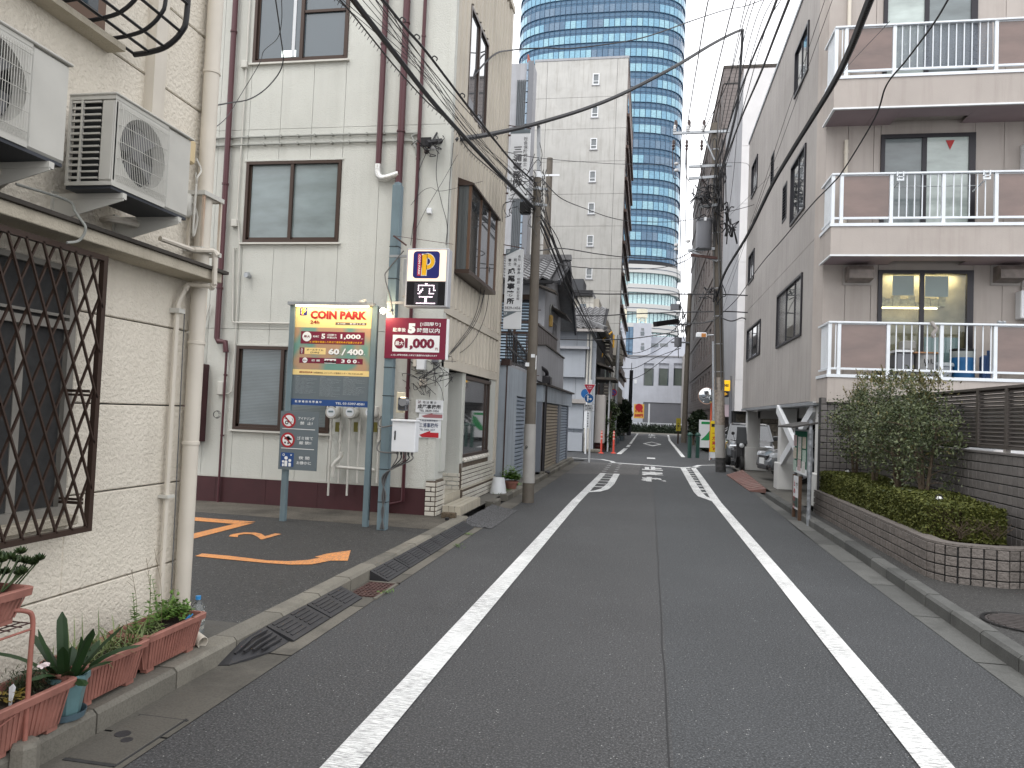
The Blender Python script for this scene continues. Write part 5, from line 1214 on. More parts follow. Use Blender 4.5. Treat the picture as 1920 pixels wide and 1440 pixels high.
m=MB(); m.quad((bx0+.022,y0-.003,bz0+hh*.44),(bx1-.03,y0-.003,bz0+hh*.44),(bx1-.03,y0-.003,bz1-.02),(bx0+.022,y0-.003,bz1-.02)); part('lit_face',m,GLOW('peach_lit_face',(1,.76,.56),.55,S(255,222,190,.8)),lb)
plogo(lb,bx0+.022+ww*.13,bz0+hh*.485,ww*.62,y0-.006)
m=MB(); m.quad((bx0+.022,y0-.003,bz0+.02),(bx1-.03,y0-.003,bz0+.02),(bx1-.03,y0-.003,bz0+hh*.43),(bx0+.022,y0-.003,bz0+hh*.43)); part('display',m,PLAIN('display_black',(.008,.008,.012),.2),lb)
LED=["0000000110000000","0011111111111100","0010000000000100","0010010000100100","0010110000100110","0001100000100000","0011000000111100","0000000000000000","0001111111111000","0000000110000000","0000000110000000","0000000110000000","0111111111111110"]
ledm=GLOW('led_white_pink',(1,.78,.92),1.6); cx0=bx0+.022+ww*.2; cw=ww*.52/16; ch=hh*.36/13
m=MB(); m.quad((cx0-.01,y0-.005,bz0+.03),(cx0+cw*16+.01,y0-.005,bz0+.03),(cx0+cw*16+.01,y0-.005,bz0+hh*.41),(cx0-.01,y0-.005,bz0+hh*.41)); part('dot_matrix',m,PLAIN('dot_matrix_grey',(.035,.035,.045),.4),lb)
m=MB()
for r,row in enumerate(LED):
    for q,v in enumerate(row):
        if v=='1': m.disc((cx0+(q+.5)*cw,y0-.008,bz0+hh*.405-(r+.5)*ch),cw*.42,(0,-1,0),8)
part('led_dots',m,ledm,lb,kind='stuff')
m=MB(); m.box(px_-pw,y0+.05,bz1-.1,bx0,y0+.08,bz1-.07); m.box(px_-pw,y0+.05,bz0+.04,bx0,y0+.08,bz0+.07); m.box(bx0-.04,y0+.02,bz0+.13,bx0,y0+.12,bz1-.13); part('bracket',m,M['steel'],lb)
m=MB(); p=pr(738,442);q=pr(762,460); m.tube([p,q],.012,6); m.tube([p,pr(850,458)],.003,4); part('stay_rod',m,M['rust'],lb)
# price plate
y1=PPY-.075
def pr2(px,py): return PY(px,py,y1)
a=pr2(724,595);b=pr2(838,598);c=pr2(720,671);d=pr2(834,675)
ax0=(a.x+c.x)/2;ax1=(b.x+d.x)/2;az0=(c.z+d.z)/2;az1=(a.z+b.z)/2;w_=ax1-ax0;h_=az1-az0
pp=thing('price_plate','maroon plate reading 5 hours maximum 1,000 yen under the light box','sign',((ax0+ax1)/2,y1,az0))
m=MB(); m.box(ax0,y1,az0,ax1,y1+.03,az1); part('plate',m,[MRN],pp)
m=MB(); m.box(ax1,y1+.002,az0+.002,ax1+.03,y1+.03,az1-.005); part('plate_edge',m,M['white'],pp)
y1-=.003
m=MB(); m.quad((ax0+w_*.13,y1,az0+h_*.17),(ax0+w_*.90,y1,az0+h_*.17),(ax0+w_*.90,y1,az0+h_*.58),(ax0+w_*.13,y1,az0+h_*.58)); part('print_field',m,WHT,pp)
def TP(s,x,z,w,h,mt=WHT,bold=0.,dy=0.): m=MB(); text(m,s,(ax0+w_*x,y1-dy,az0+h_*z),w=w_*w,h=h_*h,bold=bold); part('lettering',m,mt,pp)
TP('駐車後',.125,.655,.215,.10,bold=.012); TP('5',.375,.62,.125,.25,bold=.08); TP('時間以内',.525,.64,.37,.12,bold=.015); TP('[1回限り]',.575,.80,.33,.10,bold=.02)
m=MB(); m.disc((ax0+w_*.245,y1-.002,az0+h_*.375),w_*.085,(0,-1,0),24); part('print_disc',m,MRN,pp); TP('最大',.175,.32,.14,.11,bold=.015,dy=.004)
TP('1,000',.335,.215,.485,.29,MRN,.05,.002); TP('円',.835,.22,.04,.065,MRN,.02,.002); TP('△ 但し5時間を超過した時点で通常料金が加算されます',.11,.065,.76,.045,bold=.012)
# bare bulb on an arm
bp=PY(718,583,PPY-.12); t=thing('bulb_lamp','glowing bare bulb on a short arm between the price board and the post','lamp',(bp.x,bp.y,bp.z))
m=MB(); m.lathe(bp-Vector((0,0,.035)),[(.001,0),(.02,.006),(.034,.03),(.034,.042),(.022,.066),(.001,.072)],14); part('bulb',m,GLOW('lit_bulb',(1,.80,.55),28),t)
m=MB(); m.tube([bp+Vector((.03,0,.01)),bp+Vector((.08,.02,.015)),(px_-pw,PPY-.02,bp.z+.02)],.012,8); m.cyl(bp+Vector((.02,-.0,-.02)),.02,.05,10); part('arm',m,M['white_pipe'],t)
ld=bpy.data.lights.new('bulb_light','POINT'); ld.energy=6; ld.color=(1,.75,.45); ld.shadow_soft_size=.05; lo=bpy.data.objects.new('bulb_light',ld); C.objects.link(lo); lo.location=(bp.x,bp.y-.09,bp.z)
al=bpy.data.lights.new('board_tube_light','AREA'); al.shape='RECTANGLE'; al.size=1.0; al.size_y=.03; al.energy=1.6; al.color=(1,.80,.5); ao=bpy.data.objects.new('board_tube_light',al); C.objects.link(ao); ao.location=((SX0+SX1)/2,PYS-.10,SZ1-.02); ao.rotation_euler=(R(28),0,0)
# meter, cabinet, cables
y2=PPY-.12
a=PY(744,735,y2);b=PY(765,775,y2); t=thing('electric_meter','electric meter with black housing on a cream board, on the sign post','meter',(a.x,y2,b.z))
m=MB(); m.box(a.x-.0,y2,b.z,a.x+.10,y2+.05,a.z,bev=.006); part('board',m,PLAIN('cream_plastic',S(232,222,194,.8),.5),t)
m=MB(); m.box(a.x+.05,y2-.09,b.z+.03,a.x+.155,y2,a.z-.06,bev=.01); part('meter_body',m,PLAIN('smoked_plastic',(.03,.035,.045),.15,coat=1),t)
m=MB(); m.lathe((a.x+.115,y2-.05,a.z-.12),[(.001,-.06),(.05,-.06),(.055,.04),(.001,.04)],16,axis='y'); part('glass_cover',m,PLAIN('clear_cover',S(150,152,156,.7),.1,coat=1),t)
a=PY(741,787,y2);b=PY(782,848,y2); t=thing('power_cabinet','white steel cabinet with dangling cables on the sign post','cabinet',((a.x+b.x)/2,y2,b.z))
m=MB(); m.box(a.x,y2-.10,b.z,b.x,y2+.05,a.z-.01,bev=.006); part('cabinet_body',m,M['white'],t)
m=MB(); m.box(a.x-.008,y2-.125,a.z-.015,b.x+.008,y2+.055,a.z+.008,bev=.004); part('lid',m,M['white'],t)
m=MB(); m.box(a.x+.035,y2-.108,(a.z+b.z)/2-.05,a.x+.05,y2-.10,(a.z+b.z)/2+.06); part('handle',m,M['black'],t)
for k in range(5):
    x=a.x+.06+k*.045; m=MB(); m.cyl((x,y2-.03,b.z-.035),.014,.035,10)
    m.tube(catmull([(x,y2-.03,b.z-.03),(x-.01,y2-.03,b.z-.10),(px_+.03-.012*k+.03,PPY-pw-.02-.004*k,b.z-.30),(px_+.005+.012*k,PPY-pw-.02,b.z-.55),(px_+.035-.014*k*.5,PPY-pw-.015,.35),(px_+.0+.012*k,PPY-pw-.02,.13)],6),.008,6); part('supply_cable',m,M['cable'] if k%2 else M['cable_grey'],t)
m=MB(); m.tube(catmull([(px_-pw-.01,PPY-.04,1.5),(px_-pw-.04,PPY-.06,1.42),(px_-.02,PPY-.1,1.37),(a.x+.06,y2-.01,1.42)]),.009,6); m.tube(catmull([(px_-pw-.01,PPY-.04,b.z+.12),(px_-pw-.03,PPY-.08,b.z+.02),(px_-.02,PPY-.1,b.z-.02),(a.x+.06,y2-.01,b.z-.02)]),.009,6); part('supply_cable',m,M['cable_grey'],t)
m=MB(); q=[PY(757,470,PPY-.06),PY(728,505,PPY-.06),PY(722,520,PPY-.06),PY(732,560,PPY-.06),PY(736,590,PPY-.06)]; m.tube(catmull(q),.007,6); part('loop_cable',m,M['cable_grey'],t)
m=MB(); m.tube([(SX1+.05,PYS-.02,SZ1+.0),(SX1+.05,PYS-.02,.2)],.006,5); part('supply_cable',m,M['cable'],cp)
# ================================================================= right: taupe apartment block on columns
RX=3.05; RY0,RY1=15.0,25.4; RZ0,RZ1=2.05,10.83; RFY=14.7; BFY=13.85
ap=thing('apartment_block','taupe apartment block on white columns with white railed balconies','building',(6,20,.1))
m=MB(); m.box(RX+.06,RY0,RZ0+.05,12.5,RY1,RZ1-.02); part('wall_core',m,M['grout_dk'],ap)
def sidewin(q):
    # q: four pixel corners (tl,tr,br,bl) of an opening in the street wall
    p=[PX(a,b,RX) for a,b in q]
    return (min((p[1].y+p[2].y)/2,(p[0].y+p[3].y)/2),max((p[1].y+p[2].y)/2,(p[0].y+p[3].y)/2),(p[2].z+p[3].z)/2,(p[0].z+p[1].z)/2)
SW=[(sidewin([(1459,547),(1505,520),(1504,620),(1456,661)]),3),(sidewin([(1402,623),(1427,594),(1426,650),(1400,691)]),3),(sidewin([(1405,490),(1416,455),(1414,512),(1403,545)]),2),
    (sidewin([(1484,310),(1512,276),(1510,388),(1484,425)]),2),(sidewin([(1411,318),(1422,283),(1420,345),(1409,381)]),2),(sidewin([(1493,97),(1519,38),(1516,118),(1490,200)]),2),
    (sidewin([(1446,298),(1452,280),(1451,337),(1445,357)]),0),(sidewin([(1468,353),(1476,339),(1475,402),(1467,425)]),0)]
ysx=[RY0+.0]; 
while ysx[-1]+.455<RY1: ysx.append(ysx[-1]+.455)
ysx[-1]=RY1
zj=PX(1397,588,RX).z
zsx=[RZ0,zj,zj+2.66,RZ1]
def holes_cut(a,b,c,d,holes):
    rects=[(a,b,c,d)]
    for h in holes:
        nr=[]
        for (p,q,r,s) in rects:
            if h[0]>=q or h[1]<=p or h[2]>=s or h[3]<=r: nr.append((p,q,r,s)); continue
            if h[2]>r: nr.append((p,q,r,h[2]))
            if h[3]<s: nr.append((p,q,h[3],s))
            r2,s2=max(r,h[2]),min(s,h[3])
            if h[0]>p: nr.append((p,h[0],r2,s2))
            if h[1]<q: nr.append((h[1],q,r2,s2))
        rects=nr
    return [r for r in rects if r[1]-r[0]>.004 and r[3]-r[2]>.004]
hs_=[w[0] for w in SW]
for i in range(len(ysx)-1):
    for j in range(len(zsx)-1):
        g=.005
        for (a,b,c,d) in holes_cut(ysx[i]+g,ysx[i+1]-g,zsx[j]+g,zsx[j+1]-g,hs_): m=MB(); m.box(RX,a,c,RX+.07,b,d); part('wall_panel',m,M['rc'],ap)
m=MB(); m.prism([(RX,RY0,RZ0),(3.16,RFY,RZ0),(3.26,RFY+.1,RZ0),(RX+.1,RY0+.05,RZ0)],(0,0,RZ1-RZ0)); part('bevel_panel',m,M['rc_warm'],ap)
m=MB(); m.box(RX-.02,RY0-.02,RZ0-.07,RX+.3,RY1+.02,RZ0-.004); m.prism([(RX-.02,RY0-.02,RZ0-.07),(3.15,RFY-.01,RZ0-.07),(3.4,RFY-.01,RZ0-.07),(3.4,RY0-.02,RZ0-.07)],(0,0,.066)); part('drip_rail',m,M['steel'],ap)
m=MB(); m.box(RX+.02,RFY+.02,RZ0-.03,12.4,RY1-.02,RZ0+.0); part('underside',m,M['concw'],ap)
m=MB(); m.box(RX-.03,RFY-.03,RZ1,12.5,RY1+.03,RZ1+.08); part('parapet_cap',m,M['steel'],ap)
for (a,b,c,d),k in SW:
    if k==0:
        m=MB(); m.box(RX-.015,a,c,RX+.06,a+.05,d);m.box(RX-.015,b-.05,c,RX+.06,b,d);m.box(RX-.015,a+.05,c,RX+.06,b-.05,c+.05);m.box(RX-.015,a+.05,d-.05,RX+.06,b-.05,d); fr=part('vent_frame',m,M['blackframe'],ap)
        n=int((d-c-.1)/.07)
        for i in range(n): m=MB(); z=c+.06+i*.07; m.prism([(RX-.01,a+.05,z),(RX+.04,a+.05,z+.045),(RX+.045,a+.05,z+.04),(RX-.005,a+.05,z-.005)],(0,b-a-.1,0)); part('vent_slat',m,M['transformer'],fr)
        m=MB(); m.box(RX+.05,a+.02,c+.02,RX+.058,b-.02,d-.02); part('vent_back',m,M['black'],fr)
        continue
    m=MB(); t_=.05
    m.box(RX-.035,a,c,RX+.05,a+t_,d);m.box(RX-.035,b-t_,c,RX+.05,b,d);m.box(RX-.035,a+t_,c,RX+.05,b-t_,c+t_);m.box(RX-.035,a+t_,d-t_,RX+.05,b-t_,d)
    fr=part('window_frame',m,M['blackframe'],ap)
    cuts=[a+t_]+([a+(b-a)*.28,a+(b-a)*.62] if k==3 else [(a+b)/2])+[b-t_]
    for i in range(len(cuts)-1):
        m=MB(); m.box(RX+.008,cuts[i]+.015,c+t_,RX+.016,cuts[i+1]-.015,d-t_); 
        part('pane',m,[GLASS('pale_screen_pane',S(150,150,152,.6),.2,.4,1,.1),GLASS('side_window_glass',(.06,.07,.075),.03,.9),GLASS('pale_screen_pane2',S(150,150,152,.6),.2,.4,1,.1)][i%3] if k==3 else [GLASS('side_window_glass2',(.08,.09,.10),.03,.9),GLASS('dark_side_glass',(.03,.035,.04),.03,.7)][i%2],fr)
        if i: m=MB(); m.box(RX-.01,cuts[i]-.015,c+t_,RX+.03,cuts[i]+.015,d-t_); part('stile',m,M['blackframe'],fr)
# front wall with door-windows
def fy(px,py): return PY(px,py,RFY)
lev=[]
for k,(yr,yb1,yb2,wz) in enumerate(((602,697,None,507),(322,412,476,250),(42,133,197,-20))):
    rail=PY(1700,yr+2 if k==0 else yr,BFY).z; led=PY(1700,(705,418,138)[k],BFY).z
    lev.append((rail,led))
FZ=[lev[0][1],lev[1][1],lev[2][1]]
wins=[]
for k in range(3):
    a=fy((1643,1652,1658)[k],(560,300,40)[k]).x; b=fy((1824,1829,1832)[k],(560,300,40)[k]).x; top=fy(1740,(507,251,-30)[k]).z
    wins.append((a,b,FZ[k]-.0,top))
wx0=sum(w[0] for w in wins)/3;wx1=sum(w[1] for w in wins)/3; wins=[(wx0,wx1,w[2],w[3]) for w in wins]
for q in ((3.2,RFY+.06,FZ[1]-.3,12.5,RY0,RZ1-.02),(3.2,RFY+.06,RZ0+.05,wx0-.34,RY0,FZ[1]-.3),(wx1+.44,RFY+.06,RZ0+.05,12.5,RY0,FZ[1]-.3)): m=MB(); m.box(*q); part('wall_core',m,M['grout_dk'],ap)
xs_=[3.16,3.55,4.0,wx0,wx1,wx1+.48,wx1+.96,wx1+1.44,wx1+2.4,12.5]
for i in range(len(xs_)-1):
    for (z0,z1) in ((RZ0,FZ[1]-.3),(FZ[1]-.3,FZ[2]-.3),(FZ[2]-.3,RZ1)):
        for (a,b,c,d) in holes_cut(xs_[i]+.004,xs_[i+1]-.004,z0,z1,wins): m=MB(); m.box(a,RFY,c,b,RFY+.07,d); part('wall_panel',m,M['rc_warm'],ap)
CLR=NT('clear_room_glass'); tr_=CLR.n('ShaderNodeBsdfTransparent'); gl_=CLR.n('ShaderNodeBsdfGlossy'); gl_.inputs['Roughness'].default_value=.03; mxs=CLR.n('ShaderNodeMixShader'); mxs.inputs[0].default_value=.045
tr_.inputs[0].default_value=(.86,.9,.9,1); CLR.l(tr_.outputs[0],mxs.inputs[1]); CLR.l(gl_.outputs[0],mxs.inputs[2]); CLR.l(mxs.outputs[0],CLR.o.inputs[0])
for k,(a,b,c,d) in enumerate(wins):
    m=MB(); t_=.07
    m.box(a,RFY-.03,c,a+t_,RFY+.06,d);m.box(b-t_-.04,RFY-.03,c,b,RFY+.06,d);m.box(a+t_,RFY-.03,d-t_,b-t_-.04,RFY+.06,d)
    xm=a+(b-a)*.475; fr=part('window_frame',m,M['blackframe'],ap); zt=d-t_
    m=MB(); m.box(xm-.05,RFY-.01,c,xm+.03,RFY+.03,zt); part('stile',m,M['blackframe'],fr)
    if k==0:
        m=MB(); m.box(a+t_,RFY+.01,c,xm-.05,RFY+.016,zt); part('pane',m,CLR.mt,fr)
        m=MB(); m.box(xm+.03,RFY+.0,c,b-t_-.04,RFY+.006,zt); part('pane',m,CLR.mt,fr)
        # room behind: ceiling lamp, shelf with crumpled bundles, pinned sheet
        m=MB(); m.box(a-.3,RFY+.27,c,b+.4,RFY+.29,d+.1); m.box(a-.3,RFY+.07,d+.0,b+.4,RFY+.27,d+.05); m.box(a-.32,RFY+.07,c,a-.3,RFY+.27,d); m.box(b+.4,RFY+.07,c,b+.42,RFY+.27,d); rm=part('room_wall',m,MAT('warm_room_wall',(.36,.30,.20),.9,.3,4),ap)
        m=MB(); m.box(a-.1,RFY+.14,d-.66,b-.5,RFY+.26,d-.64); part('shelf',m,PLAIN('shelf_cream',(.5,.45,.32),.6),rm)
        m=MB()
        for i in range(9):
            x=a+.05+i*.13; m.box(x,RFY+.15,d-.64,x+.12,RFY+.25,d-.64+rnd.uniform(.06,.20))
        part('bundles',m,MAT('wrapped_bundles',(.42,.36,.22),.8,.4,18),rm)
        m=MB(); m.box(a+.03,RFY+.12,d-.69,b-.55,RFY+.14,d-.67); part('shelf_light',m,GLOW('warm_shelf_light',(1,.86,.5),6),rm)
        rl_=bpy.data.lights.new('room_lamp_glow','AREA'); rl_.shape='RECTANGLE'; rl_.size=1.2; rl_.size_y=.1; rl_.energy=11; rl_.color=(1,.87,.55); ro_=bpy.data.objects.new('room_lamp_glow',rl_); C.objects.link(ro_); ro_.location=((a+b)/2,RFY+.15,d-.03)
        m=MB(); m.quad((a+.28,RFY+.10,d-.45),(a+.65,RFY+.10,d-.45),(a+.65,RFY+.10,d-.08),(a+.28,RFY+.10,d-.08)); m.quad((xm+.05,RFY+.03,d-.48),(b-.4,RFY+.03,d-.48),(b-.4,RFY+.03,d-.10),(xm+.05,RFY+.03,d-.10)); part('paper_sheet',m,PLAIN('pinned_sheet',S(170,182,176,.7),.7),rm)
        m=MB(); m.quad((xm+.05,RFY+.02,c),(b-.2,RFY+.02,c),(b-.2,RFY+.02,c+.78),(xm+.05,RFY+.02,c+.78)); part('net_curtain',m,PLAIN('pale_net',S(160,180,182,.7),.7),rm)
    else:
        for (p,q,dy) in ((a+t_,xm-.05,.02),(xm+.03,b-t_-.04,.0)):
            m=MB(); m.box(p,RFY+dy,c,q,RFY+dy+.006,zt); part('pane',m,GLASS('net_curtained_glass%d%d'%(k,dy>0),S(*((118,128,130),(186,198,194))[(dy==0)==(k==1)],.75),.25,.4,1,.06),fr)
        n=40; vs=[];fs=[]
        for i in range(n+1):
            x=a+t_+(b-a-2*t_)*i/n; y=RFY+.09+.018*math.sin(i*1.9)+.01*math.sin(i*.7); vs+= [(x,y,c),(x,y,zt)]
        m=MB(); m.add(vs,[(2*i,2*i+2,2*i+3,2*i+1) for i in range(n)],0,True); part('curtain',m,MAT('pale_curtain',S(196,202,196,.62) if k==2 else S(176,190,188,.55),.9,.08,3),fr)
        m=MB(); x=xm+.42; m.poly([(x-.075,RFY-.008,zt-.06),(x,RFY-.008,zt-.24),(x+.075,RFY-.008,zt-.06)]); part('rescue_mark',m,PLAIN('rescue_red',(.42,.03,.03),.5),fr)
# balconies
bxl=3.09
bpx={0:[1573,1665,1765,1866],1:[1578,1671,1769,1868],2:[1587,1677,None,1868]}
for k in range(3):
    rail,led=lev[k]; base=(2.02 if k==0 else PY(1700,(0,477,198)[k],BFY).z)
    bal=thing('balcony',['white railed balcony on the first floor with bins behind its bars','white railed balcony on the second floor with laundry hooks','white railed balcony on the third floor with grey netting on its bars'][k],'balcony',(5,14.2,base),'balconies of the taupe apartment block')
    m=MB(); m.box(bxl,BFY,base,12.5,BFY+.12,led-.055); m.box(bxl,BFY+.12,base,bxl+.1,RFY-.002,led-.055); part('parapet',m,M['rc_warm'],bal)
    m=MB(); m.box(bxl-.02,BFY-.02,led-.054,12.5,BFY+.14,led); m.box(bxl-.02,BFY+.14,led-.054,bxl+.12,RFY,led); part('coping',m,M['whitem'],bal)
    if k:
        m=MB(); m.box(bxl-.01,BFY-.01,base-.03,12.5,BFY+.04,base-.003); m.box(bxl-.01,BFY+.04,base-.03,bxl+.03,RFY,base-.003); part('drip_strip',m,M['white'],bal)
        wa,wb=wx0+.0,wx1-.25
        for i,(p,q) in enumerate(((bxl+.03,bxl+.75),(bxl+.755,wa+.15),(wb+.0,wb+.95),(wb+.955,wb+1.9),(wb+1.905,12.5))):
            m=MB(); m.box(p,BFY+.041,base-.012,q,RFY-.002,base-.0); part('soffit_board',m,M['soffit'],bal)
        m=MB(); m.box(wa+.155,BFY+.041,base-.012,wb-.005,BFY+.5,base); part('soffit_board',m,M['soffit'],bal)
        m=MB(); m.box(wa+.16,BFY+.5,base+.06,wb,RFY-.002,base+.07); part('soffit_recess',m,M['rc_warm'],bal)
    m=MB(); m.box(bxl+.1,BFY+.12,led-.3,12.5,RFY-.002,led-.2); part('floor_slab',m,M['slab'],bal)
    pz=[PY(p,(650,370,90)[k],BFY+.04).x for p in bpx[k] if p]; 
    R_=part('top_rail',(lambda m:(m.box(bxl,BFY+.0,rail-.035,12.5,BFY+.09,rail,bev=.006),m.box(bxl,BFY+.09,rail-.035,bxl+.07,RFY-.01,rail),m)[-1])(MB()),M['whitem'],bal)
    m=MB(); zb=led+.085
    m.box(bxl+.02,BFY+.03,zb,12.5,BFY+.07,zb+.035); m.box(bxl+.02,BFY+.07,zb,bxl+.05,RFY-.01,zb+.03); part('bottom_rail',m,M['whitem'],bal)
    posts=[bxl+.03]+pz; step=pz[-1]-pz[-2] if pz[-1]-pz[-2]<1.3 else .93
    if k<2: posts+= [pz[-1]+i*step for i in range(1,6)]
    else: posts+= [pz[-1]+i*.93 for i in range(1,6)]
    for x in posts:
        m=MB(); m.box(x-.028,BFY+.02,led,x+.028,BFY+.08,rail-.035); part('rail_post',m,M['whitem'],bal)
    for (p,q) in ((pz[0],pz[1]),(pz[-1],pz[-1]+.93),(pz[-1]+.93,pz[-1]+1.86)):
        m=MB(); m.box(p+.035,BFY+.045,zb+.035,q-.035,BFY+.052,rail-.045); part('infill_panel',m,M['panel_brown'],bal)
        m=MB(); m.box(p+.028,BFY+.038,rail-.05,q-.028,BFY+.06,rail-.035); part('panel_channel',m,M['whitem'],bal)
    x=pz[1]+.13
    while x<pz[-1]-.05:
        if all(abs(x-p)>.06 for p in pz): m=MB(); m.box(x-.0085,BFY+.04,zb+.03,x+.0085,BFY+.057,rail-.03); part('baluster',m,M['whitem'],bal)
        x+=.125
    x=bxl+.13
    while x<pz[0]-.05: m=MB(); m.box(x-.008,BFY+.04,zb+.03,x+.008,BFY+.057,rail-.03); part('baluster',m,M['whitem'],bal); x+=.1
    for i in range(6): y=BFY+.16+i*.1; m=MB(); m.box(bxl+.025,y-.008,zb+.03,bxl+.042,y+.008,rail-.03); part('baluster',m,M['whitem'],bal)
    if k==2:
        vs=[];fs=[];n=26
        for i in range(n+1):
            x=pz[1]+.05+(pz[-1]-pz[1]-.1)*i/n
            for j in range(5): vs.append((x,BFY+.075+.012*math.sin(i*1.3+j),zb+.04+(rail-.07-zb)*j/4))
        for i in range(n):
            for j in range(4): a_=i*5+j; fs.append((a_,a_+5,a_+6,a_+1))
        t=NT('grey_netting'); tb=t.n('ShaderNodeBsdfTransparent'); ms=t.n('ShaderNodeMixShader'); t.b.inputs['Base Color'].default_value=(.12,.14,.17,1); t.l(t.ramp(t.noise(30,3),.3,.6,(.55,)*3,(.8,)*3),ms.inputs[0]); t.l(tb.outputs[0],ms.inputs[1]); t.l(t.b.outputs[0],ms.inputs[2]); t.l(ms.outputs[0],t.o.inputs[0])
        m=MB(); m.add(vs,fs,0,True); part('netting',m,t.mt,bal)
    if k==1:
        for px in (1688,1850):
            x=PY(px,330,BFY).x; m=MB(); m.box(x-.06,BFY-.02,rail-.10,x+.06,BFY+.0,rail-.085); m.box(x-.06,BFY-.02,rail-.16,x+.06,BFY,rail-.13); m.box(x-.06,BFY-.02,rail-.13,x-.04,BFY,rail-.0);m.box(x+.04,BFY-.02,rail-.13,x+.06,BFY,rail-.0); m.tube([(x,BFY+.1,rail-.15),(x,BFY+.55,rail-.2)],.012,6); part('laundry_bracket',m,M['whitem'],bal)
        m=MB(); m.tube([(PY(1683,340,BFY).x,BFY+.3,rail-.17),(PY(1855,340,BFY).x,BFY+.3,rail-.17)],.008,6); part('drying_pole',m,M['steel'],bal)
# things kept on the first-floor balcony
led=lev[0][1]; fl=led-.2
def onb(px,dy=.45): return PY(px,690,BFY+dy)
t=thing('cooking_pot','large dented aluminium pot with a cardboard lid on the first floor balcony','pot',(onb(1733).x,BFY+.45,fl))
x=onb(1733).x; m=MB(); m.lathe((x,BFY+.42,fl+.16),[(.001,0),(.17,0),(.19,.04),(.19,.44),(.2,.45),(.2,.46)],22); part('pot_body',m,MAT('dented_aluminium',(.34,.34,.34),.4,.2,9,metal=.5,dirt=(.1,.09,.08),dirtamt=.6),t)
m=MB(); m.box(x-.24,BFY+.2,fl+.622,x+.2,BFY+.6,fl+.645); part('cardboard_lid',m,PLAIN('cardboard',S(196,150,112,.7),.8),t)
m=MB(); 
for dx in (-.05,.06): m.tube(catmull([(x+dx-.025,BFY+.225,fl+.52),(x+dx-.03,BFY+.20,fl+.46),(x+dx+.0,BFY+.19,fl+.44),(x+dx+.03,BFY+.20,fl+.46),(x+dx+.025,BFY+.225,fl+.52)],4),.008,6)
part('handle',m,M['black'],t)
m=MB(); m.box(x-.17,BFY+.25,fl,x+.17,BFY+.6,fl+.16); part('stand',m,M['black'],t)
x=onb(1803).x; t=thing('barrel','blue plastic barrel on a red crate on the first floor balcony','barrel',(x,BFY+.45,fl))
m=MB(); m.lathe((x,BFY+.42,fl+.14),[(.001,0),(.17,0),(.19,.02),(.195,.34),(.20,.36),(.20,.40),(.19,.50),(.19,.51)],22); part('barrel_body',m,MAT('blue_plastic_drum',S(32,104,160,.62),.45,.1,6),t)
m=MB(); m.lathe((x,BFY+.42,fl+.14),[(.193,.42),(.197,.43),(.197,.54),(.001,.56)],22); part('lid',m,PLAIN('pale_lid',S(176,182,180,.6),.5),t); m=MB(); m.lathe((x,BFY+.42,fl+.14),[(.2,.55),(.205,.56),(.2,.585),(.001,.585)],22); part('rim',m,M['black'],t)
m=MB(); m.box(x-.19,BFY+.2,fl,x+.19,BFY+.62,fl+.14,bev=.02); part('crate',m,PLAIN('red_plastic',(.34,.04,.035),.5),t)
x=onb(1763).x; t=thing('waste_bin','pale grey lidded waste bin between the pot and the blue barrel','bin',(x,BFY+.4,fl))
m=MB(); m.tube([(x,BFY+.38,fl),(x,BFY+.38,fl+.42)],[.13,.165],16); part('bin_body',m,PLAIN('pale_grey_plastic',S(180,186,192,.62),.5),t)
m=MB(); m.lathe((x,BFY+.38,fl+.40),[(.165,0),(.19,.01),(.19,.05),(.17,.07),(.001,.08)],18); part('lid',m,PLAIN('bin_lid_grey',S(196,204,208,.62),.5),t)
x=onb(1690).x; t=thing('sink_unit','grey steel sink unit with an upturned tub, left of the pot on the balcony','sink',(x,BFY+.5,fl))
m=MB(); m.box(x-.12,BFY+.3,fl,x+.16,BFY+.7,fl+.62,bev=.01); part('unit_body',m,M['transformer'],t); m=MB(); m.box(x-.15,BFY+.28,fl+.64,x+.14,BFY+.7,fl+.68); part('tray',m,M['white'],t); m=MB(); m.box(x-.0,BFY+.4,fl+.70,x+.22,BFY+.65,fl+.86,bev=.02); part('tub',m,PLAIN('tub_grey',S(176,176,172,.6),.5),t)
x=onb(1845).x; m=MB(); m.box(x-.07,BFY+.3,fl,x+.05,BFY+.5,fl+.62,bev=.03); m.box(x-.02,BFY+.28,fl+.1,x+.04,BFY+.3,fl+.7); solo('tool_caddy',m,PLAIN('faded_blue',S(70,100,150,.6),.6),'faded blue plastic caddy right of the blue barrel on the balcony','caddy')
m=MB(); x=PY(1752,620,BFY).x; m.tube(catmull([(x-.05,BFY-.0,lev[0][0]+.01),(x-.02,BFY-.015,lev[0][0]-.05),(x+.02,BFY-.02,lev[0][0]-.12),(x-.03,BFY-.02,lev[0][0]-.2),(x-.01,BFY-.015,lev[0][0]-.26)],4),.03,7); solo('work_glove',m,PLAIN('grey_cloth',S(176,170,166,.7),.9),'grey rag hanging over the first floor balcony rail','cloth')
m=MB(); x=PY(1880,600,BFY).x; m.tube([(x-.06,BFY+.04,lev[0][0]+.03),(x-.02,BFY+.05,lev[0][0]+.035)],.025,8); m.tube([(x+.02,BFY+.04,lev[0][0]+.03),(x+.06,BFY+.05,lev[0][0]+.03)],.025,8); m.tube([(x-.02,BFY+.05,lev[0][0]+.03),(x+.02,BFY+.05,lev[0][0]+.03)],.015,6); solo('door_knob_pair',m,M['steel'],'small pale fitting lying on the balcony rail under the water heater','fitting')
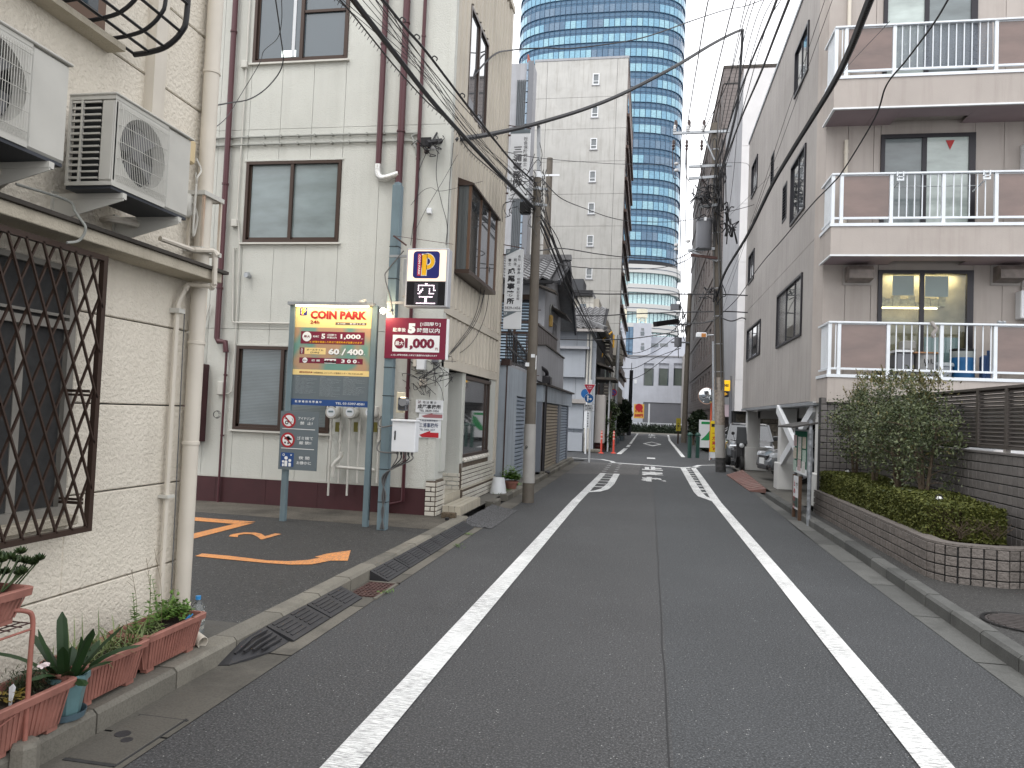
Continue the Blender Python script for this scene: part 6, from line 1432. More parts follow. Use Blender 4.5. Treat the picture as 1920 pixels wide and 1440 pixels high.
for px in (1580,1856):
    x=fy(px,515).x; z=fy(px,515).z; t=thing('vent_hood','sooty grey vent hood '+('left' if px<1700 else 'right')+' of the first floor balcony window','vent hood',(x+.25,RFY-.15,z-.2),'vent hoods on the apartment wall')
    m=MB(); m.prism([(x+.04,RFY,z+.12),(x+.04,RFY-.25,z+.12),(x+.04,RFY-.34,z+.03),(x+.04,RFY-.34,z-.12),(x+.04,RFY,z-.16)],(.42,0,0)); part('hood',m,MAT('sooty_hood',S(150,140,134,.7),.6,.3,6,dirt=S(50,46,44),dirtamt=.7),t); m=MB(); m.box(x,RFY-.03,z-.2,x+.5,RFY,z+.17); part('flange',m,M['rc'],t)
for k,(px,pz) in enumerate(((1903,575),(1912,300))):
    p=fy(px,pz); t=thing('water_heater','white '+('water heater with a printed front beside the first floor window' if k==0 else 'wall unit at the right picture edge above the second balcony'),'water heater',(p.x+.2,RFY-.2,p.z-.25)); m=MB(); m.box(p.x,RFY-.22,p.z-.24,p.x+.45,RFY,p.z+.26,bev=.015); part('case',m,M['white'],t)
    if k==0:
        m=MB(); 
        for i in range(7): m.box(p.x+.05,RFY-.224,p.z-.2+i*.03,p.x+.16,RFY-.221,p.z-.187+i*.03)
        part('printed_label',m,PLAIN('grey_print',(.3,.3,.32),.5),t)
    m=MB(); m.tube([(p.x+.1,RFY-.04,p.z+.25),(p.x+.1,RFY-.04,p.z+.9)],.02,6); part('pipe',m,M['rc'],t)
for k in (1,2):
    x=fy(1583,290).x+.02; z1_=(PY(1700,198,BFY).z if k==1 else 10.8)
    m=MB(); m.tube([(x,RFY-.06,FZ[k]-.1),(x,RFY-.06,z1_-.3)],.035,10); m.tube([(x,RFY-.06,z1_-.55),(x,RFY-.06,z1_-.5)],.042,10); solo('wall_pipe',m,M['cream_pipe'],'cream vertical pipe on the '+('second' if k==1 else 'third')+' floor balcony wall','pipe','cream pipes on the balcony walls')
# columns and cross brace
for (x,y,w,bw,bh,lb) in ((3.18,25.0,.40,.72,.75,'farthest white column under the apartment block'),(3.08,18.3,.36,.5,.62,'middle white column with the cross brace'),(3.17,14.75,.36,.5,.62,'nearest white column behind the notice board')):
    t=thing('support_column',lb,'column',(x+w/2,y+w/2,.08),'white columns carrying the apartment block')
    m=MB(); m.box(x,y,.08+bh,x+w,y+w,RZ0-.07,bev=.01); part('shaft',m,M['concw'],t); m=MB(); m.box(x-.06,y-.06,.08,x+bw-.06,y+bw-.06,.08+bh,bev=.015); part('base',m,M['concw'],t)
t=thing('cross_brace','white steel X brace between the two nearer columns','brace',(3.2,16.7,.5))
for p,q in (((3.02,18.35,1.95),(3.06,15.2,.72)),((3.12,18.3,.72),(3.15,15.1,1.95))): m=MB(); m.obox(p,q,.08,.2); part('brace_arm',m,M['white'],t)
m=MB(); m.box(3.3,16.5,RZ0-.4,3.5,16.6,RZ0-.07); m.box(3.3,15.2,RZ0-.25,12,15.35,RZ0-.035); m.box(3.5,18.4,RZ0-.3,12,18.6,RZ0-.035); m.box(3.5,25.0,RZ0-.3,12,25.2,RZ0-.035); part('floor_beam',m,M['concw'],ap,kind='stuff')
m=MB(); m.box(7.6,14.95,.08,7.7,25.4,RZ0-.04); part('rear_wall',m,M['slab'],ap)
# ------------------------------- tiled planter wall, hedge, shrubs, louvre fence
tm=MB(); tm.box(-.049,-.016,-.0445,.049,0,.0445,bev=.005); tme=tm.mesh('wall_tile',M['tile'])
WXL=2.87; WZT=.45; WB=.06
pw_=thing('planter_wall','low curved planter wall faced with grey split tiles','wall',(2.9,10.5,WB))
path=[]; y=13.75
pts=[(2.90,13.75),(2.87,8.45)]
for k in range(1,9):
    a=k/9*math.pi/2*.95; pts.append((3.17-.30*math.cos(a),8.45-.38*math.sin(a)))
pts+= [(3.45,8.03),(3.78,8.12)]
P3=[Vector((a,b,0)) for a,b in pts]
cum=[0]
for a,b in zip(P3[:-1],P3[1:]): cum.append(cum[-1]+(b-a).length)
def along(s):
    for i in range(len(cum)-1):
        if s<=cum[i+1] or i==len(cum)-2:
            f=(s-cum[i])/(cum[i+1]-cum[i]); d=(P3[i+1]-P3[i]).normalized(); return P3[i].lerp(P3[i+1],f),d
places=[]; s=.055
while s<cum[-1]:
    p,d=along(s); n=Vector((-d.y,d.x,0)); rz=math.atan2(d.y,d.x)   # outward normal is to the right of travel? street side
    for r in range(4): places.append(((p.x,p.y,WB+.052+r*.1),rz,None))
    s+=.11
# tile mesh faces -y locally; street side lies at the left of travel towards the viewer
pieces('wall_tile',tme,pw_,[(l,r+math.pi if False else r,sc) for l,r,sc in places],cap=300)
m=MB(); inner=[p+Vector((.0,0,0)) for p in P3]
n=len(P3); off=[]
for i,p in enumerate(P3):
    d=(P3[min(i+1,n-1)]-P3[max(i-1,0)]).normalized(); nn=Vector((-d.y,d.x,0)); off.append(nn)
vs=[]; 
for i,p in enumerate(P3):
    q0=p+off[i]*.010; q1=p+off[i]*.14; vs+= [(q0.x,q0.y,WB-.06),(q0.x,q0.y,WZT+.01),(q1.x,q1.y,WZT+.01),(q1.x,q1.y,WB-.06)]
fs=[]
for i in range(n-1):
    a=i*4
    for k in range(3): fs.append((a+k,a+k+1,a+5+k,a+4+k))
m.add(vs,fs); part('mortar_core',m,M['grout_dk'],pw_)
m=MB(); vs=[]
for i,p in enumerate(P3):
    q0=p-off[i]*.012; q1=p+off[i]*.15
    for (q,z) in ((q0,WZT+.012),(q0,WZT+.035),(q1,WZT+.035),(q1,WZT+.012)): vs.append((q.x,q.y,z))
fs=[]
for i in range(n-1):
    a=i*4
    for k in range(4): fs.append((a+k,a+(k+1)%4,a+4+(k+1)%4,a+4+k))
m.add(vs,fs); part('coping',m,M['tile'],pw_)
# tall end wall and side wall
TWY=13.9; TZ=PY(1560,746,TWY).z
tw=thing('tile_wall','tall grey tiled wall across the end of the planter','wall',(3.4,TWY,.1))
m=MB(); m.box(3.0,TWY+.012,.1,3.95,TWY+.16,TZ); part('mortar_core',m,M['grout_dk'],tw); pl=[]
for r in range(int((TZ-.5)/.112)):
    for c in range(8): pl.append(((3.06+c*.112,TWY,TZ-.06-r*.112),0,(1.02,1,1.08)))
tb_=MB(); tb_.box(-.0505,0,-.0465,.0505,.012,.0465,bev=.004); tbm=tb_.mesh('wall_tile',M['tileback']); pieces('wall_tile',tbm,tw,pl)
BWX=3.80; BZ=PX(1850,850,BWX).z
bw=thing('tile_wall','grey tiled side wall under the louvre fence, behind the hedge','wall',(BWX,10,.1))
m=MB(); m.box(BWX+.012,7.9,.1,BWX+.16,TWY,BZ); part('mortar_core',m,M['grout_dk'],bw); pl=[]
y=8.0
while y<TWY-.05:
    for r in range(9): pl.append(((BWX,y,BZ-.055-r*.105),R(-90),(.98,1,1.0)))
    y+=.108
pieces('wall_tile',tbm,bw,pl,cap=300)
m=MB(); m.box(BWX-.01,7.9,BZ,BWX+.17,TWY,BZ+.02); part('coping',m,M['tileback'],bw)
m=MB(); m.box(BWX-.02,7.80,.1,BWX+.16,7.9,BZ+.05); part('end_post',m,M['concw'],bw)
m=MB(); m.quad((3.0,8.2,WZT-.05),(BWX,8.2,WZT-.05),(BWX,TWY,WZT-.05),(3.0,TWY,WZT-.05)); part('soil',m,M['soil'],pw_)
# louvre fence
fxp=BWX+.06; FZ0=PX(1850,839,fxp).z; FZ1=PX(1850,727,fxp).z
lf=thing('louvre_fence','dark taupe louvre fence above the tiled side wall','fence',(fxp,10,FZ0)); LM=PLAIN('dark_taupe_slats',S(92,86,82,.7),.5)
ns_=14; h=(FZ1-FZ0-.06)/ns_
for i in range(ns_):
    z=FZ0+.03+i*h; m=MB(); m.prism([(fxp-.015,7.82,z),(fxp-.022,7.82,z+.008),(fxp+.022,7.82,z+h*.98),(fxp+.03,7.82,z+h*.9)],(0,6.0,0)); part('slat',m,LM,lf)
m=MB(); m.box(fxp-.03,7.82,FZ1-.03,fxp+.035,TWY,FZ1); m.box(fxp-.03,7.82,FZ0,fxp+.035,TWY,FZ0+.03); part('fence_rail',m,LM,lf)
for y in (7.82,8.9,9.62,11.35,13.0): 
    m=MB(); m.box(fxp-.035,y,FZ0,fxp+.03,y+.06,FZ1); part('fence_post',m,LM,lf)
for y in (8.95,10.95,12.9): m=MB(); m.box(fxp-.02,y,BZ+.02,fxp+.03,y+.06,FZ0); part('post_foot',m,M['rc'],lf)
# ================================================================= poles, street signs, cables
def vsign(p0,p1,y,label,draw,nm='projecting_sign'):
    a=PY(*p0,y);b=PY(*p1,y); t=thing(nm,label,'sign',((a.x+b.x)/2,y,b.z)); 
    m=MB(); m.box(a.x,y,b.z,b.x,y+.06,a.z,bev=.004); part('panel',m,M['white'],t); draw(t,a.x,b.x,b.z,a.z,y-.004)
    m=MB(); m.box(a.x-.25,y+.02,a.z-.12,a.x,y+.04,a.z-.09); m.box(a.x-.25,y+.02,b.z+.1,a.x,y+.04,b.z+.13); m.obox((a.x-.2,y+.03,a.z+.12),(b.x,y+.03,a.z+.02),.015,.015); part('bracket',m,M['rust'],t)
def column(t,chars,x,z,h,w,mt,bold=.02,y=0,pitch=1.08):
    for ch in chars:
        if ch!=' ':
            m=MB(); text(m,ch,(x,y,z-h/2),w=w if ch!='・' else w*.2,h=h if ch not in '一三・' else (h*.8 if ch=='三' else h*.16),bold=bold,align='c'); part('lettering',m,mt,t)
        z-=h*pitch
GINK=PLAIN('grey_ink',(.10,.10,.11),.5); 
def s1(t,xa,xb,za,zb,y):
    W=xb-xa;H=zb-za; m=MB(); m.quad((xa,y,zb-.06*H),(xb,y,zb-.06*H),(xb,y,zb),(xa,y,zb)); part('print_band',m,M['slate'],t)
    column(t,'社会保険労務士',xa+.78*W,zb-.11*H,.055*H,.20*W,GINK,.01,y,1.12); column(t,'三浦事務所',xa+.40*W,zb-.24*H,.105*H,.44*W,GINK,.03,y-.001,1.14)
vsign((958,243),(990,372),14.25,'tall white projecting sign for the labour consultant, upper of two on the office corner',s1)
def s2(t,xa,xb,za,zb,y):
    W=xb-xa;H=zb-za
    for (z1,lab) in ((zb,'2F'),(za+.22*H,'1F')):
        m=MB(); m.poly([(xa,y,z1),(xa,y,z1-.085*H),(xb-.25*W if lab=='2F' else xa+.8*W,y,z1)]); part('corner_print',m,M['slate'],t)
        m=MB(); text(m,lab,(xa+.06*W,y-.002,z1-.045*H),h=.03*H,bold=.01); part('lettering',m,M['white'],t)
    m=MB(); m.quad((xa,y-.001,za+.215*H),(xb,y-.001,za+.215*H),(xb,y-.001,za+.22*H),(xa,y-.001,za+.22*H)); part('rule_line',m,M['slate'],t)
    column(t,'会社・不動産・相続・登記全般',xa+.78*W,zb-.075*H,.034*H,.17*W,GINK,.008,y,1.2)
    column(t,'司法',xa+.55*W,zb-.12*H,.037*H,.17*W,INK,.015,y,1.3); column(t,'書士',xa+.24*W,zb-.12*H,.037*H,.17*W,INK,.015,y,1.3)
    column(t,'成尾事務所',xa+.36*W,zb-.24*H,.078*H,.42*W,INK,.04,y,1.2)
    m=MB(); text(m,'3829-1456',(xa+.06*W,y,za+.245*H),w=.88*W,h=.035*H,bold=.008); part('lettering',m,GINK,t)
vsign((949,467),(976,617),14.25,'tall white projecting sign marked 2F for the judicial scrivener office, lower of the two',s2)

def pole(nm,label,base,top,r0,r1,mat,cat='utility pole',n=14,guard=None,group=None):
    t=thing(nm,label,cat,base,group); m=MB(); m.tube([base,Vector(base).lerp(Vector(top),.5),top],[r0,(r0+r1)/2,r1],n); part('shaft',m,mat,t); return t
# left concrete pole
LB=Vector((-2.07,13.44,0)); LT=PY(1008,332,13.44)
t=pole('utility_pole','brown-grey concrete utility pole with a pale wrap, at the left kerb beside the grey house',LB,LT,.108,.072,M['concrete_pole'])
zg0=PY(990,905,13.44).z;zg1=PY(992,795,13.44).z
lerpL=lambda z:LB.lerp(LT,z/LT.z)
m=MB(); m.tube([lerpL(zg0),lerpL(zg1)],[.113,.106],18); part('pale_wrap',m,M['poleguard'],t)
m=MB(); p=lerpL((zg0+zg1)/2+.12); m.disc(p+Vector((-.035,-.116,0)),.022,(-.2,-1,0),12,r0=.012); m.box(p.x-.055,p.y-.122,p.z-.045,p.x-.04,p.y-.114,p.z); part('stencil_mark',m,M['grout_dk'],t)
for dz in (0,.06): m=MB(); m.tube([lerpL(LT.z-.25-dz*5),lerpL(LT.z-.2-dz*5)],.082,14); m.box(LT.x-.2,LT.y-.03,LT.z-.25-dz*5,LT.x+.2,LT.y+.0,LT.z-.21-dz*5); part('clamp_band',m,M['steel'],t)
m=MB(); m.tube([LT-Vector((0,0,.02)),LT+Vector((0,0,.1))],[.078,.07],14); part('pole_cap',m,M['white'],t)
EX=PY(1010,236,13.44); m=MB(); m.obox(LT+Vector((.02,0,0)),EX,.06,.05); part('angle_extension',m,M['steel'],t)
for i in range(7): p=lerpL(1.7+i*.6); s_=1 if i%2 else -1; m=MB(); m.tube([p,p+Vector((s_*.14,-.02,0))],.007,6); part('step_bolt',m,M['rust'],t)
for dx,dz,w,h in ((.03,0,.07,.06),(-.07,-.16,.07,.07),(.09,-.12,.015,.25)):
    p=lerpL(PY(1000,668,13.44).z+dz); m=MB(); m.box(p.x+dx-w/2,p.y-.115,p.z-h/2,p.x+dx+w/2,p.y-.108,p.z+h/2); part('notice_sticker',m,M['white'],t)
bxp=PY(990,390,13.3); m=MB(); m.box(bxp.x-.14,13.2,bxp.z-.12,bxp.x+.05,13.35,bxp.z+.10,bev=.02); part('splice_box',m,M['black'],t)
# thin companion pole
a=PY(1030,480,24);b=PY(1031,297,24); t=pole('utility_pole','plain thin concrete pole standing behind the left utility pole',(a.x-.1,24,0),b,.14,.10,M['concrete_pole']); m=MB(); m.box(b.x-.3,23.9,b.z-.62,b.x+.35,23.93,b.z-.56); part('clamp_band',m,M['white'],t)
# right pole with cross arms and transformer
RBp=Vector((2.36,24.65,0)); RT=PY(1340,232,24.65)
lr=lambda z:RBp.lerp(RT,z/RT.z)
t=rp=pole('utility_pole','tall concrete pole with cross arms and a grey transformer beside the apartment columns',RBp,RT,.155,.115,M['concrete_pole'],n=18)
z0=PY(1352,858,24.65).z; z1=PY(1352,797,24.65).z; z2=PY(1350,708,24.65).z
m=MB(); m.tube([lr(z0),lr(z1)],[.160,.158],18); part('pale_wrap',m,M['poleguard'],t)
m=MB(); m.tube([lr(z1),lr(z2)],[.159,.154],18); part('peeling_wrap',m,MAT('torn_poster_residue',S(150,136,122,.75),.8,.5,14,streak=.8,dirt=S(214,208,200,.8)),t)
m=MB(); m.tube([lr(0),lr(z0-.01)],.161,18); part('dark_foot',m,MAT('dark_stained_foot',S(84,84,84,.6),.7,.5,8),t)
def arm(px0,px1,py,name='cross_arm'):
    a=PY(px0,py,24.5);b=PY(px1,py-4 if px1>px0 else py,24.5); m=MB(); m.obox(a,b,.07,.08); part(name,m,M['steel'],rp); return a,b
a1=arm(1262,1368,250); a2=arm(1291,1372,313); a3=arm(1291,1345,335); arm(1312,1345,388); arm(1290,1340,470)
m=MB(); p=PY(1318,252,24.5);q=PY(1340,300,24.5); m.obox(p,q,.04,.04); p=PY(1292,470,24.5);q=PY(1345,490,24.5); m.obox(p,q,.05,.05); part('arm_brace',m,M['steel'],rp,kind='stuff')
for px in (1265,1290,1318):
    b=PY(px,248,24.5)
    m=MB(); m.lathe(b,[(.03,0),(.07,.03),(.04,.06),(.07,.10),(.04,.13),(.05,.2),(.02,.24)],10); part('insulator',m,M['insulw'],rp)
    m=MB(); m.lathe(b+Vector((.03,.05,.16)),[(.04,0),(.06,.05),(.05,.12),(.06,.18),(.03,.26)],8); part('fuse_cutout',m,M['insul'],rp)
    c=PY(px-2,262,24.4); m=MB(); m.lathe(c-Vector((0,0,.35)),[(.02,0),(.05,.05),(.03,.1),(.06,.15),(.03,.2),(.05,.28),(.02,.35)],8); m.tube(catmull([c,c-Vector((.02,0,.5)),c-Vector((-.03,0,1.2)),PY(px+4,335+ (px-1265)*.3,24.5)]),.012,5); part('dropper',m,M['insul'],rp)
for px,py in ((1268,310),(1268,322),(1290,455),(1268,462),(1268,470)): b=PY(px,py,24.4); m=MB(); m.lathe(b,[(.03,0),(.07,.02),(.07,.08),(.03,.1)],10); part('insulator',m,M['insulw'],rp)
tc_=PY(1319,468,24.45); h_=PY(1319,412,24.45).z-tc_.z
m=MB(); m.lathe(tc_,[(.001,0),(.24,0),(.25,.03),(.25,h_*.93),(.27,h_*.94),(.27,h_),(.001,h_+.05)],20); part('transformer',m,M['transformer'],rp)
m=MB(); m.box(tc_.x-.03,tc_.y-.27,tc_.z+h_*.9,tc_.x+.05,tc_.y-.25,tc_.z+h_+.02); part('transformer_lug',m,M['white'],rp)
m=MB(); m.obox(PY(1295,478,24.4),PY(1345,484,24.4),.06,.08); part('transformer_shelf',m,M['rust'],rp)
r3=random.Random(5)
def tangle(name,par,cpx,cpy,y,spx,spy,n,r,mat):
    m=MB()
    for i in range(n):
        pts=[]; x,y_=cpx+r3.gauss(0,spx),cpy+r3.gauss(0,spy)
        for k in range(4): pts.append(PY(x,y_,y+r3.uniform(-.2,.2))); x+=r3.gauss(0,spx*.8); y_+=r3.gauss(0,spy*.8)
        m.tube(catmull(pts,5),r,5)
    return part(name,m,mat,par,kind='stuff')
tangle('wire_tangle',rp,1318,372,24.3,10,13,26,.018,M['cable']); tangle('wire_tangle',rp,1362,415,24.4,7,18,16,.02,M['cable']); tangle('wire_tangle',rp,1346,380,24.35,5,45,16,.016,M['cable']); tangle('wire_tangle',rp,1335,545,24.3,7,12,12,.016,M['cable'])
tangle('wire_tangle',bpy.data.objects['utility_pole'],975,355,13.0,12,20,20,.006,M['cable']); tangle('wire_tangle',bpy.data.objects['utility_pole'],1018,352,13.2,5,15,16,.006,M['cable']); tangle('wire_tangle',bpy.data.objects['utility_pole'],1005,400,13.2,8,12,12,.006,M['cable_grey'])
for i in range(24): 
    z=PY(1345,880-i*26,24.65).z
    if z<11 and z>1.9: m=MB(); m.tube([lr(z),lr(z+.03)],.157-.003*z,12); part('pole_band',m,M['steel'],rp) if i%2 else None
m=MB(); 
for dx in (-.12,.05,.13): m.tube([lr(2.6)+Vector((dx,-.15,0)),lr(6)+Vector((dx,-.14,0)),lr(9.3)+Vector((dx*.7,-.12,0))],.022,6)
part('riser_cables',m,M['cable_grey'],rp,kind='stuff')
# far poles
b=G(1150,834); zt=PY(1152,628,b.y).z
t=pole('utility_pole','slim silver pole with a no parking disc, left side past the crossing',b,(b.x+.1,b.y,zt),.13,.1,M['steel'])
c=PY(1150,736,b.y-.16); m=MB(); m.disc(c,.21,(0,-1,0),24); part('sign_disc',m,PLAIN('no_parking_red',S(190,44,60,.8),.4),t); m=MB(); m.disc(c-Vector((0,.004,0)),.155,(0,-1,0),20); part('sign_field',m,PLAIN('no_parking_blue',S(56,72,150,.8),.4),t); m=MB(); m.obox(c+Vector((-.12,-.008,.12)),c+Vector((.12,-.008,-.12)),.002,.04); part('sign_bar',m,bpy.data.materials['no_parking_red'],t)
t=thing('guy_guard','yellow guy wire guards leaning against the slim silver pole','guy wire',G(1118,760)); 
for p,q in (((1113,712),(1130,662)),((1127,640),(1148,622)),((1151,628),(1150,652))):
    m=MB(); m.tube([PY(*p,38),PY(*q,38)],.05,6); part('yellow_guard',m,PLAIN('yellow_guard_plastic',S(222,170,60,.8),.5),t)
b=G(1179,816); t=pole('utility_pole','dark thin pole in the far left distance before the white building',b,(b.x+.05,b.y,PY(1179,694,b.y).z),.2,.16,PLAIN('dark_pole',S(70,72,78,.6),.6)); m=MB(); m.tube([(b.x+.05,b.y,PY(1179,694,b.y).z),(b.x+.05,b.y,PY(1179,680,b.y).z)],.03,5); part('rod',m,M['black'],t)
b=G(1282,830); FB=b; zt=PY(1281,550,b.y).z
t=fpole=pole('utility_pole','far right pole with a transformer at the end of the side street',b,(b.x+.1,b.y,zt),.2,.15,M['concrete_pole'])
p=PY(1271,650,b.y-.3); q=PY(1271,633,b.y-.3); m=MB(); m.cyl((p.x,p.y,p.z),.26,q.z-p.z,14); part('transformer',m,M['transformer'],t)
p=PY(1268,575,b.y-.3); m=MB(); m.box(p.x-.4,p.y,p.z-.2,p.x+.3,p.y+.3,p.z+.2); m.box(p.x-.7,p.y,p.z-1.3,p.x+1.,p.y+.1,p.z-1.2); m.box(p.x-.3,p.y,p.z-2.6,p.x+1.,p.y+.1,p.z-2.5); part('switch_gear',m,M['transformer'],t,kind='stuff')
p=PY(1228,608,b.y-3);q=PY(1270,602,b.y-1); m=MB(); m.obox(p,q,.3,.34); part('cable_sleeve',m,M['black'],t)
tangle('wire_tangle',t,1277,600,b.y-.3,4,18,14,.03,M['cable'])
# --------------------------- street furniture at the crossing
b=G(1104.5,867); t=thing('stop_sign','white post with red stop triangle, blue arrow disc and a panel at the crossing','sign',b)
m=MB(); m.tube([b,PY(1109,712,b.y)],.035,10); part('post',m,M['white'],t)
y=b.y-.05; c=PY(1105.5,727,y); 
def tri(c,r,mt,nm,dy):
    m=MB(); m.poly([c+Vector((-r,-dy,r*.58)),c+Vector((0,-dy,-r*1.16)),c+Vector((r,-dy,r*.58))]); part(nm,m,mt,t)
SR=PLAIN('stop_red',S(196,30,60,.8),.4); SB=PLAIN('arrow_blue',S(24,98,164,.8),.4)
tri(c,.215,M['white'],'sign_border',0); tri(c,.195,SR,'sign_field',.004)
m=MB(); text(m,'止まれ',c+Vector((0,-.008,.045)),w=.19,h=.055,bold=.02,align='c'); text(m,'STOP',c+Vector((0,-.008,-.03)),w=.13,h=.04,bold=.02,align='c'); part('lettering',m,M['white'],t)
c=PY(1104.5,747,y); m=MB(); m.disc(c,.165,(0,-1,0),24); part('disc_border',m,M['white'],t); m=MB(); m.disc(c-Vector((0,.003,0)),.155,(0,-1,0),24); part('disc_field',m,SB,t)
m=MB(); f=lambda x,z:c+Vector((x,-.007,z)); m.poly([f(-.065,-.1),f(-.025,-.1),f(-.025,-.035),f(.04,-.035),f(.04,-.065),f(.1,-.02),f(.04,.025),f(.04,-.003),f(-.025,-.003),f(-.025,.05),f(.0,.05),f(-.045,.12),f(-.09,.05),f(-.065,.05)][::-1]); part('arrow',m,M['white'],t)
a=PY(1095,758,y);d=PY(1113,771,y); m=MB(); m.box(a.x,y-.005,d.z,d.x,y+.01,a.z); part('sub_panel',m,M['white'],t); m=MB(); text(m,'自転車を除く',(a.x+.03,y-.008,a.z-.08),w=d.x-a.x-.06,h=.06,bold=.02); text(m,'一方通行',(a.x+.03,y-.008,a.z-.16),w=d.x-a.x-.06,h=.06,bold=.02); m.quad((a.x+.05,y-.008,d.z+.03),(d.x-.05,y-.008,d.z+.03),(d.x-.05,y-.008,d.z+.045),(a.x+.05,y-.008,d.z+.045)); part('lettering',m,INK,t)
b=G(1097.5,851); t=thing('sign_post','second white post with a blue disc behind the stop sign, across the street','sign',b); m=MB(); m.tube([b,PY(1101,725,b.y)],.035,8); part('post',m,M['white'],t); c=PY(1098,738,b.y-.05); m=MB(); m.disc(c,.2,(0,-1,0),20); part('disc_field',m,SB,t)
a=PY(1095,771,b.y);d=PY(1104,803,b.y); m=MB(); m.box(a.x-.0,b.y+.1,d.z,d.x,b.y+.12,a.z); part('text_board',m,M['white'],t); m=MB(); 
for i in range(6): text(m,'自転車止禁'[i%5],(d.x-.09,b.y+.095,a.z-.12-i*.11),w=.06,h=.08,bold=.02)
part('lettering',m,INK,t)
RP=PLAIN('orange_red_plastic',S(222,84,66,.8),.45)
for px,lb in ((1127,'left orange-red flexible post by the shrub across the crossing'),(1150,'right orange-red flexible post by the silver pole across the crossing')):
    b=G(px,850); t=thing('delineator_post',lb,'post',b,'orange-red flexible posts'); m=MB(); m.lathe(b,[(.12,0),(.11,.03),(.045,.05),(.042,.95),(.02,1.0),(.001,1.0)],14); part('post_body',m,RP,t)
    for z in (.62,.78,.9): m=MB(); m.lathe(b+Vector((0,0,z)),[(.046,0),(.047,.01),(.047,.05),(.046,.06)],12); part('reflective_band',m,PLAIN('pale_band',S(232,190,180,.8),.3),t)
b=G(1117,846); t=thing('lattice_barrier','low red lattice barrier beside the corner house porch','barrier',b)
for i in range(6): m=MB(); m.obox(b+Vector((-.1+i*.07,0,.05)),b+Vector((.05+i*.07,0,.8)),.02,.03); m2=MB(); m2.obox(b+Vector((.05+i*.07,.03,.05)),b+Vector((-.1+i*.07,.03,.8)),.02,.03); part('lattice_bar',m,PLAIN('brick_red_paint',S(150,62,50,.7),.6),t); part('lattice_bar',m2,bpy.data.materials['brick_red_paint'],t)
GRN=PLAIN('dark_green_paint',S(40,84,74,.62),.4)
for px,lb in ((1292.5,'left dark green bollard at the right corner past the crossing'),(1307.5,'right dark green bollard at the right corner past the crossing')):
    b=G(px,858.5); t=thing('bollard',lb,'bollard',b,'dark green bollards'); m=MB(); m.lathe(b,[(.085,0),(.085,.92),(.001,.92)],14); part('shaft',m,GRN,t); m=MB(); m.lathe(b+Vector((0,0,.93)),[(.11,0),(.125,.03),(.11,.10),(.05,.15),(.001,.16)],14); part('cap',m,GRN,t)
ORP=PLAIN('orange_paint',S(214,96,60,.8),.45)
b=G(1331,861); t=thing('traffic_mirror','round traffic mirror on an orange post at the right corner','traffic mirror',b); m=MB(); m.tube([b,PY(1334,745,b.y)],.04,10); part('post',m,ORP,t)
c=PY(1325,742,b.y-.2); nrm=Vector((-.25,-.95,-.1)).normalized(); q=nrm.to_track_quat('Z','Y').to_matrix()
m=MB(); m.lathe((0,0,0),[(.001,.07),(.15,.058),(.27,.03),(.33,.0)],24); m.v=[tuple(c+q@Vector(v)) for v in m.v]; part('mirror_face',m,PLAIN('mirror',(.75,.78,.8),.03,1.0),t)
m=MB(); m.lathe((0,0,0),[(.33,.0),(.36,.012),(.36,-.03),(.30,-.05),(.001,-.06)],24); m.v=[tuple(c+q@Vector(v)) for v in m.v]; part('mirror_rim',m,PLAIN('weathered_orange',S(186,150,130,.7),.5),t)
b=G(1339,862); t=thing('street_lamp','silver lamp pole with a white fixture near the traffic mirror','street lamp',b); m=MB(); m.tube([b,PY(1338,640,b.y)],.07,10); m.tube([PY(1338,628,b.y),PY(1322,629,b.y)],.03,8); part('pole',m,M['steel'],t)
p=PY(1305,633,b.y-.2);q=PY(1325,624,b.y-.2); m=MB(); m.box(p.x,b.y-.3,p.z,q.x,b.y,q.z,bev=.03); part('fixture',m,M['white'],t); m=MB(); m.box((p.x+q.x)/2,b.y-.31,p.z+.02,q.x-.03,b.y-.305,q.z-.03); part('lens',m,PLAIN('amber_lens',S(206,140,80,.8),.3),t)
y=31.6; a=PY(1332.5,789,y);d=PY(1345.5,848,y); t=thing('one_way_sign','yellow upright board with vertical red lettering behind the right pole','sign',((a.x+d.x)/2,y,0))
m=MB(); m.box(a.x,y,d.z,d.x,y+.04,a.z); part('board',m,PLAIN('sign_lemon',S(236,206,32,.85),.45),t); m=MB(); m.box(a.x-.02,y+.01,0,a.x+.02,y+.05,d.z); m.box(d.x-.02,y+.01,0,d.x+.02,y+.05,d.z);m.box(a.x,y+.01,.1,d.x,y+.02,.35); part('legs',m,M['white'],t,kind='stuff')
W_=d.x-a.x;H_=a.z-d.z; column(t,'一方通行',(a.x+d.x)/2,a.z-.33*H_,.125*H_,.5*W_,RED,.04,y-.004,1.3)
m=MB(); m.quad((a.x+.04,y-.003,a.z-.19*H_),(d.x-.03,y-.003,a.z-.19*H_),(d.x-.03,y-.003,a.z-.09*H_),(a.x+.04,y-.003,a.z-.09*H_)); part('arrow_ground',m,INK,t)
y=38; a=PY(1357,713,y);d=PY(1368,745,y); e=PY(1372,705,y); t=thing('parking_sign','yellow and black parking sign on a grey pole behind the right utility pole','sign',(e.x,y,0))
m=MB(); m.tube([(e.x,y,0),(e.x,y,e.z)],.09,10); part('pole',m,M['transformer'],t); zm=PY(1360,733,y).z
m=MB(); m.box(a.x-.25,y-.1,zm,d.x,y+.05,a.z,bev=.02); part('yellow_panel',m,GLOW('lit_yellow',(1,.62,.03),.35,S(250,190,20,.85)),t); m=MB(); m.box(a.x-.25,y-.1,d.z,d.x-.05,y+.05,zm-.01,bev=.02); part('black_panel',m,INK,t)
